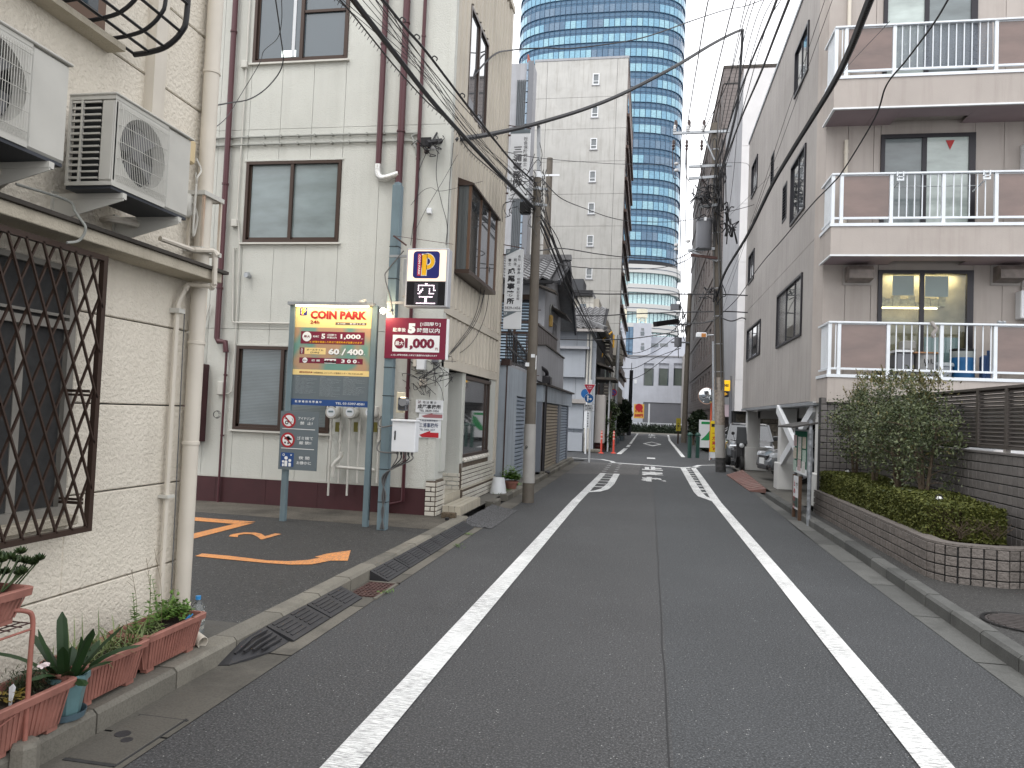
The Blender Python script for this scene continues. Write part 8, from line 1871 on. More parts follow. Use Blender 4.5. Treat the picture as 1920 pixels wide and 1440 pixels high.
# roof: wavy tiles as pieces
tile=MB(); N=8; rows=[]
def wav(t): return .038*math.sin(2*math.pi*t)+.012*math.sin(4*math.pi*t)
vs=[]
for j,yy in enumerate((0,.27)):
    for i in range(N+1): t=i/N; vs.append((t*.30-.15,yy,wav(t)+.02+(0 if j==0 else .0)))
for i in range(N+1): t=i/N; vs.append((t*.30-.15,0,wav(t)-.035))
tile.add(vs,[(i,i+1,N+2+i,N+1+i) for i in range(N)]+[(2*N+2+i,2*N+3+i,i+1,i) for i in range(N)])
tme=tile.mesh('roof_tile',M['kawara'])
def tileroof(par,x0,x1,ye,ze,yr,zr,cap=300,side=0):
    L_=math.hypot(yr-ye,zr-ze); ang=math.atan2(zr-ze,yr-ye); nr=max(1,int(L_/.25)); nc=int((x1-x0)/.30); pl=[]
    for r in range(nr):
        s=r*L_/nr
        for c in range(nc):
            pl.append(((x0+.15+c*.30,ye+s*math.cos(ang),ze+s*math.sin(ang)+.045),(ang-.10,0,0),None))
    pieces('roof_tile',tme,par,pl,cap)
    m=MB(); m.add([(x0,ye,ze-.03),(x1,ye,ze-.03),(x1,yr,zr-.03),(x0,yr,zr-.03),(x0,ye,ze-.1),(x1,ye,ze-.1),(x1,yr,zr-.1),(x0,yr,zr-.1)],[(0,1,2,3),(7,6,5,4),(0,4,5,1),(1,5,6,2),(3,7,4,0)]); part('roof_deck',m,M['kawara_dk'],par)
rx1=PY(1053,520,UY+.2).x+.05; ey=UY-.55; ez=eave-.02
tileroof(hs3,-6.6,rx1,ey,ez+.02,ridge_y,ridge_z)
m=MB(); m.add([(-6.6,ridge_y,ridge_z-.03),(rx1,ridge_y,ridge_z-.03),(rx1,UE+.7,eave-.7),(-6.6,UE+.7,eave-.7),(-6.6,ridge_y,ridge_z-.15),(rx1,ridge_y,ridge_z-.15),(rx1,UE+.7,eave-.82),(-6.6,UE+.7,eave-.82)],[(0,1,2,3),(7,6,5,4),(1,5,6,2)]); part('rear_slope',m,M['kawara'],hs3)
m=MB(); m.obox((rx1-.02,ridge_y,ridge_z-.16),(rx1-.02,UE+.7,eave-.86),.06,.26); m.obox((rx1-.02,ey,ez-.06),(rx1-.02,ridge_y,ridge_z-.12),.06,.14); part('barge_board',m,PLAIN('dark_barge',S(76,78,84,.6),.6),hs3)
m=MB(); m.obox((-6.6,ridge_y,ridge_z+.06),(rx1+.03,ridge_y,ridge_z+.06),.22,.16); part('ridge_tile',m,M['kawara'],hs3)
m=MB(); m.obox((-6.6,ey-.03,ez-.06),(rx1-.2,ey-.03,ez-.06),.1,.09); part('eaves_gutter',m,M['black'],hs3)
m=MB(); z=ez-.22; m.prism([(rx1-.9,ey+.0,z+.25),(rx1-.1,ey-.1,z-.08),(rx1-.1,ey-.1,z-.14),(rx1-.9,ey,z+.2)],(0,.5,0)); part('lean_roof',m,M['flash'],hs3)
# --------------------------------------------------- second house across the side street
h4=thing('corner_house','pale grey boarded house with tiled hip roof on the far corner of the crossing','house',(-4.2,35,0))
HY=33.9; q4=lambda px,py:PY(px,py,HY)
xl,xr=-7.5,q4(1117,700).x
GW=_stucco('pale_blue_grey_boards',S(186,192,200,.75),70,.15,.004,.25,S(140,142,140))
zt=q4(1085,618).z
hz4=[0]+[q4(1085,v).z for v in (770,757,650)]+[q4(1085,634).z,zt]
xv=[xl,-5.6,q4(1082,640).x,xr]
m=MB(); m.box(xl,HY+.03,0,xr,41,zt); part('wall_core',m,M['grout_dk'],h4)
for i in range(3):
    for j in range(5):
        z0,z1=sorted((hz4[j],hz4[j+1])); bx(h4,'wall_board',GW,xv[i]+.006,HY,z0+.006,xv[i+1]-.006,HY+.04,z1-.006)
a=q4(1055,655);b=q4(1097,708); bx(h4,'panel_box',GW,a.x-1.,HY-.22,b.z,b.x,HY,a.z); bx(h4,'canopy',M['gwall2'],a.x-1,HY-.45,a.z,q4(1106,650).x,HY,a.z+.12)
a=q4(1060,757);b=q4(1093,804); bx(h4,'panel_box',GW,a.x-1.,HY-.22,b.z,b.x,HY,a.z); a=q4(1066,748);b=q4(1100,757); bx(h4,'canopy',M['rc'],a.x-1,HY-.4,b.z,b.x,HY,a.z)
a=q4(1060,810);b=q4(1092,838); bx(h4,'low_cabinet',GW,a.x-1,HY-.35,.02,b.x,HY,a.z)
for px in (1101,1107): x=q4(px,700).x; m=MB(); m.tube([(x,HY-.12,0),(x,HY-.12,zt-.2)],.05,8); part('corner_pipe',m,M['white_pipe'],h4)
tileroof(h4,xl,xr+.35,HY-.5,zt,36.6,q4(1080,575).z+.35,cap=260)
m=MB(); m.obox((xr+.4,HY-.6,zt+.02),(-5.2,36.7,q4(1080,575).z+.55),.2,.16); part('hip_tile',m,M['kawara'],h4)
m=MB(); m.obox((xl,HY-.55,zt-.08),(xr+.35,HY-.55,zt-.08),.12,.12); m.obox((xr+.37,HY-.55,zt-.02),(xr+.37,40,zt-.02),.1,.14); part('eaves_gutter',m,M['rc'],h4)
m=MB(); m.prism([(xr+.05,36.5,zt+.6),(xr+.05,HY-.4,zt),(xr+.45,HY-.4,zt-.05),(xr+.5,37,zt-.05)],(0,.01,0)); m.quad((xr+.4,HY-.5,zt),(xr+.4,41,zt),(-5,41,zt+1.6),(-5,36.6,zt+1.6)); part('side_slope',m,M['kawara'],h4)
x=xr; m=MB(); m.box(x,HY+.3,.4,x+.45,HY+1.2,2.6,bev=.02); part('meter_cupboard',m,M['rc'],h4); m=MB(); m.box(x,HY+.1,3.3,x+.9,HY+3.5,3.4); m.prism([(x,HY+.2,4.15),(x+.7,HY+.2,3.85),(x+.7,HY+.2,3.8),(x,HY+.2,4.0)],(0,3,0)); part('side_canopy',m,M['flash'],h4)
for y in (HY+1.2,HY+3.1): bx(h4,'porch_post',M['white'],x+.55,y,0,x+.62,y+.08,3.3)
bx(h4,'side_window',M['darkglass'],x,HY+1.4,2.2,x+.02,HY+3.0,3.2)
for i in range(6): bx(h4,'balcony_bar',M['rust'],x+.1+.0,HY+.35+i*.14,2.3,x+.13,HY+.38+i*.14,3.1)
# beige low flats behind, with balconies
fl=thing('low_flats','beige low flats with slatted balconies beyond the corner house','building',(-4,47,0))
BG=_stucco('beige_flats_wall',S(196,190,178,.75),50,.2,.005,.3,S(150,142,130))
fy0=39.6; qq=lambda px,py:PY(px,py,fy0)
xr5=qq(1138,650).x+.0
m=MB(); m.box(-9,fy0,0,xr5-.5,58,qq(1100,560).z+.0); part('wall',m,BG,fl)
TL=MAT('white_cladding_tile',S(220,216,206,.8),.5,.06,5)
a=qq(1083,556);b=qq(1111,640)
for i in range(4):
    for j in range(7):
        w=(b.x-a.x)/4;h=(a.z-b.z)/7; bx(fl,'cladding_tile',TL,a.x+i*w+.01,fy0-.05,b.z+j*h+.01,a.x+(i+1)*w-.01,fy0-.003,b.z+(j+1)*h-.01)
bx(fl,'window_pane',M['darkglass'],qq(1088,570).x,fy0-.08,qq(1090,640).z,qq(1099,570).x,fy0-.052,qq(1090,570).z)
bx(fl,'roof_slab',M['black'],qq(1060,552).x,fy0-.3,qq(1090,556).z,qq(1112,552).x,fy0+2,qq(1090,549).z+.1)
m=MB(); a=qq(1050,530);b=qq(1090,550); m.box(a.x,fy0+1,b.z,b.x,fy0+3,a.z+.4); part('plant_room',m,PLAIN('dark_plant_room',S(88,90,94,.6),.7),fl)
for k,(za,zb) in enumerate(((qq(1120,706).z,qq(1120,742).z),(qq(1120,622).z,qq(1120,650).z))):
    bm=bx(fl,'balcony',BG,xr5-.5,fy0+.5,zb-.5,xr5+.1,fy0+4.5,zb-.35)
    for i in range(8): m=MB(); m.box(xr5+.08,fy0+.5,zb-.3+i*.17,xr5+.12,fy0+4.5,zb-.18+i*.17); m.box(xr5-.5,fy0+.48,zb-.3+i*.17,xr5+.08,fy0+.52,zb-.18+i*.17); part('balcony_slat',m,PLAIN('brown_grey_slat',S(122,116,112,.7),.6),bm)
for k in range(4):
    y=46+k*2.6; bx(fl,'balcony',BG,xr5-.5,y,2.6,xr5+.35,y+2,3.6); bx(fl,'balcony',BG,xr5-.5,y,5.4,xr5+.35,y+2,6.4); bx(fl,'window_pane',M['darkglass'],xr5-.5,y+.3,3.7,xr5-.46,y+1.8,5.2)
# concrete stair-tower block
cb=thing('concrete_block','tall raw concrete office block with a column of small white windows','building',(-6,62,0))
CY=60.; cq=lambda px,py:PY(px,py,CY)
CX0=cq(996,300).x; CX1=(cq(1177,115).x+cq(1160,700).x)/2; CZ=cq(1100,112).z
CC=_stucco('raw_concrete_face',S(198,197,193,.84),6,.10,.01,.5,S(140,134,124))
fl_z=[CZ]+[cq(1080,112+v).z for v in (71,130,191,252,312,373,433,493,553,613)]+[0]
xv=[CX0,cq(1020,300).x,cq(1152,300).x,CX1]
wz=[(cq(1118,h-10).z,cq(1118,h+11).z) for h in (148,209,269,330,390,451,512)]
wxa,wxb=cq(1111,300).x,cq(1123,300).x
wxs=[(cq(c-6,h).x,cq(c+6,h).x) for c,h in ((1118,148),(1116,209),(1113,269),(1111,330),(1109,390),(1106,451),(1104,512))]
wc=sum((a+b)/2 for a,b in wxs)/7; hw=.27
hol=[(wc-hw,wc+hw,b,a) for a,b in wz]
m=MB(); m.box(CX0+.1,CY+.12,0,CX1-.12,78,CZ-.1); part('wall_core',m,M['grout_dk'],cb)
for i in range(3):
    for j in range(len(fl_z)-1):
        for (a,b,c,d) in holes_cut(xv[i]+.012,xv[i+1]-.012,fl_z[j+1]+.012,fl_z[j]-.012,hol): m=MB(); m.box(a,CY,c,b,CY+.14,d); part('concrete_panel',m,CC,cb)
for (a,b,c,d) in hol:
    m=MB(); t_=.07; m.box(a,CY-.03,c,a+t_,CY+.12,d);m.box(b-t_,CY-.03,c,b,CY+.12,d);m.box(a+t_,CY-.03,c,b-t_,CY+.12,c+t_);m.box(a+t_,CY-.03,d-t_,b-t_,CY+.12,d);m.box(a+t_,CY-.02,c+.28,b-t_,CY+.1,c+.33)
    fr=part('window_frame',m,M['white'],cb); m=MB(); m.box(a+t_,CY+.04,c+t_,b-t_,CY+.06,d-t_); part('pane',m,M['greyglass'],fr)
    m=MB(); m.box(a-.06,CY-.07,c-.08,b+.06,CY,c-.02); part('window_sill',m,M['gwall2'],fr)
BR=MAT('brown_street_facade',S(118,98,90,.7),.7,.2,3,streak=.5,dirt=S(70,60,56))
m=MB(); m.box(CX1-.115,CY+.02,0,CX1,78,CZ-.2); part('street_facade',m,BR,cb)
for k in range(10):
    z=2.6+k*2.62; m=MB(); m.box(CX1,CY+.6,z,CX1+.22,77.5,z+.25); part('floor_band',m,BR,cb); m=MB(); m.box(CX1+.001,CY+1.2,z+.95,CX1+.03,76.8,z+2.0); part('ribbon_window',m,M['darkglass'],cb)
bx(cb,'coping',M['gwall2'],CX0-.02,CY-.04,CZ,CX1+.05,78,CZ+.18)
# slim blue-glazed block to its left
sb=thing('glazed_strip_block','narrow grey block with a blue glass strip left of the concrete block','building',(-9,52,0))
SY=50.; sq=lambda px,py:PY(px,py,SY)
sx0=sq(963,300).x;sx1=sq(1000,140).x; sz=sq(985,118).z
bx(sb,'wall',M['gwall2'],sx0-4,SY+.05,0,sx1,SY+1.5,sz)
bx(sb,'side_strip',M['transformer'],sx1-.32,SY-.1,0,sx1+.02,SY+.05,sz+.1)
xg0,xg1=sq(977,300).x+.15,sx1-.34; k=0; z=1.
BGm=GLASS('blue_strip_glass',S(140,164,186,.6),.1,.6,1,.05)
while z<sz-.3:
    bx(sb,'glass_panel',BGm,xg0,SY-.08,z+.04,xg1,SY+.045,z+.72); z+=.76
for i in range(6): x=sx0+.05+i*.12; bx(sb,'vertical_rib',PLAIN('dark_rib_grey',S(96,104,110,.6),.5) if i==0 else bpy.data.materials['dark_rib_grey'],x,SY-.06,8,x+.06,SY+.04,sz-1.2)
m=MB(); m.box(xg0+.1,SY-.1,sz,xg1-.1,SY+1,sz+.55); part('rusty_tank_room',m,PLAIN('rust_red_cover',S(184,92,70,.7),.7),sb)
# ================================================================= far end
# curved glass tower
tw=thing('glass_tower','huge curved blue glass office tower closing the street','tower',(-10,212,0))
TY=199.; tq=lambda px,py:PY(px,py,TY)
tx0=tq(965,300).x-2; tx1=tq(1279,330).x; ac=(tx0+tx1)/2; A=(tx1-tx0)/2; Bd=15.
def plan(s,sc=1.):
    # superellipse front half, s in 0..1 from left to right
    t=math.pi*(1-s); e=2/3.2
    c,sn=math.cos(t),math.sin(t)
    return (ac+A*sc*math.copysign(abs(c)**e,c), TY+Bd-(Bd+ (sc-1)*A)*abs(sn)**e)
# even arc length
NS=800; P_=[plan(i/NS) for i in range(NS+1)]; cu=[0]
for a,b in zip(P_[:-1],P_[1:]): cu.append(cu[-1]+math.hypot(b[0]-a[0],b[1]-a[1]))
def at(s):
    import bisect
    i=min(NS-1,max(0,bisect.bisect_right(cu,s)-1)); f=(s-cu[i])/max(1e-9,cu[i+1]-cu[i]); a,b=P_[i],P_[i+1]
    return (a[0]+(b[0]-a[0])*f,a[1]+(b[1]-a[1])*f)
STP=1.5; nC=int(cu[-1]/STP); base=tq(1230,489).z+.3; FLH=4.15
nF=int((128-base)/FLH)
def ring(z0,z1,off,mat,nm,par,n=90,smooth=True,s0=0,s1=1):
    m=MB(); vs=[]
    for i in range(n+1):
        s=cu[-1]*(s0+(s1-s0)*i/n); x,y=at(s); x2,y2=at(min(cu[-1],s+.05)); x3,y3=at(max(0,s-.05)); d=Vector((x2-x3,y2-y3,0)).normalized(); nn=Vector((d.y,-d.x,0))*off
        for (o,z) in ((0,z0),(1,z0),(1,z1),(0,z1)): vs.append((x+nn.x*o,y+nn.y*o,z))
    fs=[]
    for i in range(n):
        a=i*4
        fs+=[(a+1,a+5,a+6,a+2),(a,a+1,a+5,a+4)[::-1],(a+2,a+6,a+7,a+3)]
    m.add(vs,fs,0,smooth); return part(nm,m,mat,par)
SP=GLASS('blue_spandrel_glass',S(84,124,156,.70),.2,.4,1,.1,.25)
LB=[GLASS('lit_blind_pane_%d'%i,S(*c,.92),.2,.4,1,.1,.25) for i,c in enumerate(((124,168,188),(112,156,180),(138,178,192)))]
DKp=[GLASS('dark_blue_pane',S(94,126,154,.7),.2,.4,1,.1,.25),GLASS('grey_blue_pane',S(112,138,162,.7),.2,.4,1,.1,.25)]
ring(base,base+nF*FLH,-.25,SP,'curtain_wall',tw,140)
MUL=PLAIN('mullion_slate',S(66,92,122,.6),.8)
pane=MB(); pane.box(-.66,-.03,0,.66,.03,2.1); pms=[]
for mt in LB+DKp: me=pane.mesh('window_pane',mt); pms.append(me)
allp=[]
for f in range(nF):
    z=base+f*FLH+1.35; run=0; kind=0
    for c in range(1,nC-1):
        if run<=0: run=rnd.choice((2,3,4,6,8,10)); kind=0 if rnd.random()<.72 else 1
        run-=1
        s=(c+.5)*STP; x,y=at(s); x2,y2=at(s+.1); x3,y3=at(s-.1); rz=math.atan2(y2-y3,x2-x3)
        mi=rnd.choice((0,1,2)) if kind==0 else rnd.choice((3,3,4))
        vis=0
        u=MR.transposed()@(Vector((x,y,z))-EYEP); sx=960+F*u.x/-u.z; sy=720-F*u.y/-u.z
        if sx<960 or sx>1300 or sy<-20 or sy>500 or (1000<sx<1170 and sy>112): vis=1e4
        allp.append((vis+abs(sx-1225)+abs(sy-260)*.6,mi,(x,y-.04,z),rz))
allp.sort(key=lambda p:p[0])
for d,mi,loc,rz in allp[:300]: inst('window_pane',pms[mi],tw,loc,(0,0,rz))
for mi in range(5):
    mb=MB(); src=pms[mi]; vs=[v.co.copy() for v in src.vertices]; fs=[tuple(p.vertices) for p in src.polygons]
    for d,k,loc,rz in allp[300:]:
        if k==mi: mt=Matrix.LocRotScale(Vector(loc),Matrix.Rotation(rz,3,'Z'),None); mb.add([mt@v for v in vs],fs)
    part('far_panes',mb,src.materials[0],tw,kind='stuff')
mb=MB()
for c in range(nC+1):
    x,y=at(c*STP); mb.box(x-.05,y-.09,base,x+.05,y+.05,base+nF*FLH)
part('mullions',mb,MUL,tw,kind='stuff')
for f in range(nF+1):
    z=base+f*FLH
    for dz in (0,1.28,3.5): ring(z+dz-.05,z+dz+.05,.03,MUL,'transom',tw,70)
WB_=PLAIN('white_band_panel',S(206,206,204,.82),.6); 
pz=base; dz_=(tq(1230,489).z-tq(1230,600).z)/3.
ring(pz-1.2,pz,-.1,M['black'],'recess_line',tw,90)
GB=GLASS('podium_glass',S(178,214,216,.85),.15,.6,1,.06)
for k in range(6):
    z1=pz-1.2-k*dz_; 
    ring(z1-dz_*.42,z1,.9,WB_,'podium_band',tw,90); ring(z1-dz_*.22-.06,z1-dz_*.22+.06,.98,MUL,'band_joint',tw,60); ring(z1-dz_,z1-dz_*.42,.0,GB,'podium_glazing',tw,90)
    mb=MB()
    for c in range(int(cu[-1]/1.15)): x,y=at(c*1.15); mb.box(x-.06,y-.10,z1-dz_,x+.06,y,z1-dz_*.42)
    part('podium_mullions',mb,MUL,tw,kind='stuff')
m=MB(); m.box(tx0,TY+Bd,0,tx1,TY+Bd+30,126); part('rear_body',m,SP,tw)
m=MB()
for i,dx in enumerate((0,2.0,4.0)): m.box(tx1-.2+dx*.35,TY+Bd-2+i*.5,45,tx1-.05+dx*.35,TY+Bd-1.8+i*.5,126)
part('edge_fins',m,PLAIN('pale_fin',S(170,186,200,.7),.4),tw,kind='stuff')
# white civic building closing the street
wb=thing('white_building','white windowed building with a big roller gate across the end of the street','building',(0,100,0))
WY=98.; wq=lambda px,py:PY(px,py,WY)
WW=_stucco('white_far_wall',S(206,210,220,.82),12,.1,.01,.2,S(160,162,166))
wx0_,wx1_=-22,wq(1293,700).x; wzt=wq(1220,668).z
gx0=wq(1206,760).x; gx1=wx1_-.3; gz=wq(1240,755).z
wins_=[(wq(a,700).x,wq(b,700).x,wq(a,723).z,wq(a,681).z) for a,b in ((1207,1226),(1235,1254),(1263,1283))]
holes=wins_+[(gx0,gx1,0,gz)]
m=MB()
for (a,b,c,d) in holes_cut(wx0_,wx1_,0,wzt,holes): m.box(a,WY,c,b,WY+.4,d)
part('wall',m,WW,wb)
m=MB(); m.box(wx0_,WY+.6,0,wx1_,WY+20,wzt-.1); part('core',m,M['gwall2'],wb)
for (a,b,c,d) in wins_:
    bx(wb,'window_recess',WW,a,WY+.2,d-(d-c)*.22,b,WY+.35,d); f=bx(wb,'window',M['darkglass'],a+.05,WY+.32,c+.05,b-.05,WY+.36,d-(d-c)*.22)
    m=MB()
    for i in range(6): x=a+.15+i*(b-a-.3)/6; m.box(x,WY+.28,c+.05,x+(b-a)/9,WY+.31,d-(d-c)*.24)
    part('vertical_blinds',m,MAT('grey_green_blinds',S(118,128,120,.6),.8,.15,1) if 'grey_green_blinds' not in bpy.data.materials else bpy.data.materials['grey_green_blinds'],f,kind='stuff')
SHm=MAT('grey_roller_gate',S(150,152,160,.7),.6,.06,1)
n=26
for i in range(n): bx(wb,'gate_slat',SHm,gx0,WY+.1,gz*i/n+.01,gx1,WY+.16,gz*(i+1)/n-.02)
bx(wb,'roof_edge',M['gwall2'],wx0_,WY-.15,wzt,wx1_+.1,WY+.5,wzt+.12)
a=wq(1188,600);b=wq(1222,655); bx(wb,'stair_tower',WW,a.x,WY+1,wzt,wq(1221,640).x,WY+6,wq(1200,604).z)
bx(wb,'upper_wall',WW,wq(1221,640).x,WY+2,wzt,wx1_,WY+6,wq(1240,634).z+.4)
for py in (620,648): 
    p=wq(1205,py); bx(wb,'small_window',M['darkglass'],p.x-.25,WY+.95,p.z-.5,p.x+.2,WY+1.0,p.z); bx(wb,'small_window',M['greyglass'],p.x-.2,WY+.95,p.z+.15,p.x+.15,WY+1.0,p.z+.45)
a=wq(1219,641);b=wq(1235,648); bx(wb,'strip_window',M['darkglass'],a.x,WY+1.95,b.z,b.x,WY+2,a.z); a=wq(1238,641);b=wq(1253,647); bx(wb,'strip_window',M['greyglass'],a.x,WY+1.95,b.z,b.x,WY+2,a.z)
bx(wb,'roof_railing',M['white'],wq(1221,627).x,WY+1.5,wq(1221,627).z,wx1_-3,WY+1.6,wq(1221,625).z+.05)
m=MB(); p=wq(1203,603); m.cyl((p.x,WY+3,p.z+.9),.75,1.1,14); 
for dx,dy in ((-.6,-.5),(.6,-.5),(-.6,.5),(.6,.5)): m.tube([(p.x+dx,WY+3+dy,p.z),(p.x+dx*.8,WY+3+dy*.8,p.z+.95)],.08,6)
m.tube([(p.x-.6,WY+2.5,p.z+.1),(p.x+.55,WY+2.5,p.z+.9)],.05,5); m.tube([(p.x+.6,WY+2.5,p.z+.1),(p.x-.55,WY+2.5,p.z+.9)],.05,5); solo('water_tank',m,PLAIN('cream_tank',S(236,230,206,.85),.5),'cream water tank on legs on the white building roof','tank')
bx(wb,'wall_vent',M['white'],wq(1189,715).x,WY-.05,wq(1189,719).z,wq(1194,715).x,WY,wq(1189,712).z)
# low glass hall between concrete block and white tower
gh=thing('glass_hall','blue glass curtain-walled hall behind the white building','building',(-6,110,0)); GY=112.; gq=lambda px,py:PY(px,py,GY)
a=gq(1150,612);b=gq(1186,668); nx=5
for i in range(nx):
    for j in range(4):
        w=(b.x-a.x)/nx;h=(a.z-b.z+3)/4; bx(gh,'glass_panel',GB if j==0 else DKp[1],a.x+i*w+.05,GY,b.z-3+j*h+.05,a.x+(i+1)*w-.05,GY+.1,b.z-3+(j+1)*h-.05)
bx(gh,'frame',MUL,a.x,GY+.1,0,b.x,GY+2,a.z)
# hedge and railing of the far street
rl=thing('railing','white street railing in front of the far roller gate','railing',(0,90,0)); ry=89.5
rq=lambda px,py:PY(px,py,ry)
x=-5.
while x<9: bx(rl,'baluster',M['white'],x,ry,.25,x+.06,ry+.05,1.05) if int((x+5)/.22)<90 else None; x+=.22
bx(rl,'rail',M['white'],-5,ry-.01,1.05,9,ry+.06,1.13); bx(rl,'rail',M['white'],-5,ry-.01,.18,9,ry+.06,.25)
def hedgebox(x0,x1,y0,y1,z0,z1,n,size,mat,seed=1):
    r=random.Random(seed); pts=[]
    for i in range(n):
        f=r.random()
        if f<.45: p=(r.uniform(x0,x1),r.uniform(y0,y1),z1+r.gauss(0,size*.45))
        elif f<.75: p=(x0+r.gauss(0,size*.4),r.uniform(y0,y1),r.uniform(z0,z1))
        else: p=(r.uniform(x0,x1),y0+r.gauss(0,size*.4),r.uniform(z0,z1))
        pts.append(p)
    m=MB(); leafcloud(m,pts,size,r=r); return m
m=hedgebox(-8,9.5,87.6,88.8,0,.75,2500,.28,0,3); m.box(-8,87.7,0,9.5,88.8,.7); stuff('far_hedge',m,M['leaf_dark'],'clipped dark hedge along the far street','hedge')
sg=thing('shop_sign','yellow upright sign with red lettering left of the far gate','sign',(wq(1198,770).x,91,.9)); p=PY(1198,771,91); 
m=MB(); m.box(p.x-.6,91,p.z-.85,p.x+.6,91.08,p.z+.85); part('board',m,PLAIN('sign_yellow',S(246,196,92,.85),.5),sg); m=MB(); m.disc((p.x,90.98,p.z+.45),.45,(0,-1,0),20); text(m,'駐車場',(p.x-.45,90.97,p.z-.15),w=.9,h=.28,bold=.03); text(m,'500円',(p.x-.5,90.97,p.z-.7),w=1.0,h=.4,bold=.05); part('lettering',m,RED,sg)
m=MB(); p=PY(1217,770,89); m.tube([(p.x,89,0),(p.x,89,PY(1217,757,89).z)],.09,8); solo('marker_post',m,M['white'],'white marker post in front of the far roller gate','post')
# right: brown tiled slab block and white block
bb=thing('tiled_block','tall grey-brown tiled office block on the right beyond the car park','building',(7,58,0))
tx=3.85; y0t=45.; y1t=75.; tz=PY(1365,128,y0t).z; TB=None
def _tiled(name,c,sc):
    t=NT(name); bt=t.n('ShaderNodeTexBrick'); bt.offset=.5; bt.inputs['Scale'].default_value=1; bt.inputs['Brick Width'].default_value=.6; bt.inputs['Row Height'].default_value=.22; bt.inputs['Mortar Size'].default_value=.02
    bt.inputs['Color1'].default_value=(*c,1);bt.inputs['Color2'].default_value=(*[x*.88 for x in c],1);bt.inputs['Mortar'].default_value=(*[x*.55 for x in c],1)
    mp=t.n('ShaderNodeMapping'); mp.inputs['Rotation'].default_value=(R(90),0,0); t.l(t.pos(),mp.inputs['Vector']); 
    # use x+y as the run so both faces get courses
    sep=t.n('ShaderNodeSeparateXYZ'); t.l(t.pos(),sep.inputs[0]); ad=t.n('ShaderNodeMath'); t.l(sep.outputs[0],ad.inputs[0]); t.l(sep.outputs[1],ad.inputs[1]); cb_=t.n('ShaderNodeCombineXYZ'); t.l(ad.outputs[0],cb_.inputs[0]); t.l(sep.outputs[2],cb_.inputs[1]); t.l(cb_.outputs[0],bt.inputs['Vector'])
    t.l(t.mix(t.ramp(t.noise(.3,4),.3,.7),bt.outputs['Color'],t.mix(1.,bt.outputs['Color'],(.85,.85,.86),'MULTIPLY')),t.b.inputs['Base Color']); t.b.inputs['Roughness'].default_value=.6; return t.mt
TB=_tiled('grey_brown_tiling',S(136,126,122,.72),1)
xr_=PY(1390,300,y0t).x+2
bx(bb,'front_wall',TB,tx,y0t,0,xr_,y0t+.3,tz)
hz=[];
for k in range(7):
    z=2.6+k*2.7
hl=[]
for k in range(7):
    for j in range(9): y=y0t+1.5+j*2.6; hl.append((y,y+1.1,3.2+k*2.75,4.8+k*2.75))
m=MB()
for (a,b,c,d) in holes_cut(y0t+.3,y1t,0,tz,hl): m.box(tx,a,c,tx+.5,b,d)
part('street_wall',m,TB,bb); bx(bb,'core',M['black'],tx+.45,y0t+.3,0,xr_,y1t,tz-.1)
for (a,b,c,d) in hl: bx(bb,'window',M['darkglass'],tx+.33,a,c,tx+.38,b,d)
for k in range(8): bx(bb,'floor_band',TB,tx-.06,y0t-.04,2.35+k*2.75,tx+.0,y1t,2.75+k*2.75)
for k in range(1,8): m=MB(); m.box(tx,y0t-.02,2.35+k*2.75,xr_,y0t-.002,2.43+k*2.75); part('floor_joint',m,M['grout_dk'],bb)
bx(bb,'parapet_cap',M['flash'],tx-.05,y0t-.05,tz,xr_,y1t,tz+.15)
wk=thing('white_block','plain white block behind the taupe apartment block','building',(9,38,2.2)); WKY=36.5
xk=PY(1386,450,WKY).x; zk=PY(1420,128,WKY).z; zb_=PY(1385,771,WKY).z
WKm=_stucco('plain_white_wall',S(226,224,224,.85),10,.08,.01,.12,S(180,176,172)); zs=[zb_,3.6,6.4,9.2,12,14.8,zk]
for a,b in zip(zs[:-1],zs[1:]):
    for c in range(6): bx(wk,'wall_panel',WKm,xk+c*2.4+.006,WKY,a+.006,xk+c*2.4+2.394,WKY+.1,b-.006)
bx(wk,'core',M['gwall2'],xk+.02,WKY+.09,zb_+.02,xk+14.3,WKY+12,zk-.05)
st_=thing('block_wall','dark rough stone wall behind the far parked cars','wall',(8,39,0)); STM=MAT('dark_rough_stone',S(104,98,88,.65),.9,.4,6,bump=.6,bscale=20,objvar=.3)
sb_=MB(); sb_.box(-.29,0,-.19,.29,.1,.19,bev=.02); sme=sb_.mesh('stone',STM); pl=[]
for r in range(6):
    for c in range(18): pl.append(((4.5+c*.6+(r%2)*.3,WKY+.7,.2+r*.4),0,None))
pieces('stone',sme,st_,pl); bx(st_,'joint_bed',M['grout_dk'],4.1,WKY+.77,0,15.5,WKY+.95,2.4)
# dark block behind the far right pole
fb=thing('far_brown_block','slim brown building at the far right end of the street','building',(4,84,0)); bx(fb,'wall',M['rc'],PY(1285,680,90).x,90,0,PY(1305,680,90).x,99,PY(1290,660,90).z); bx(fb,'window',M['darkglass'],PY(1290,680,90).x,89.95,4,PY(1298,680,90).x,90,6)
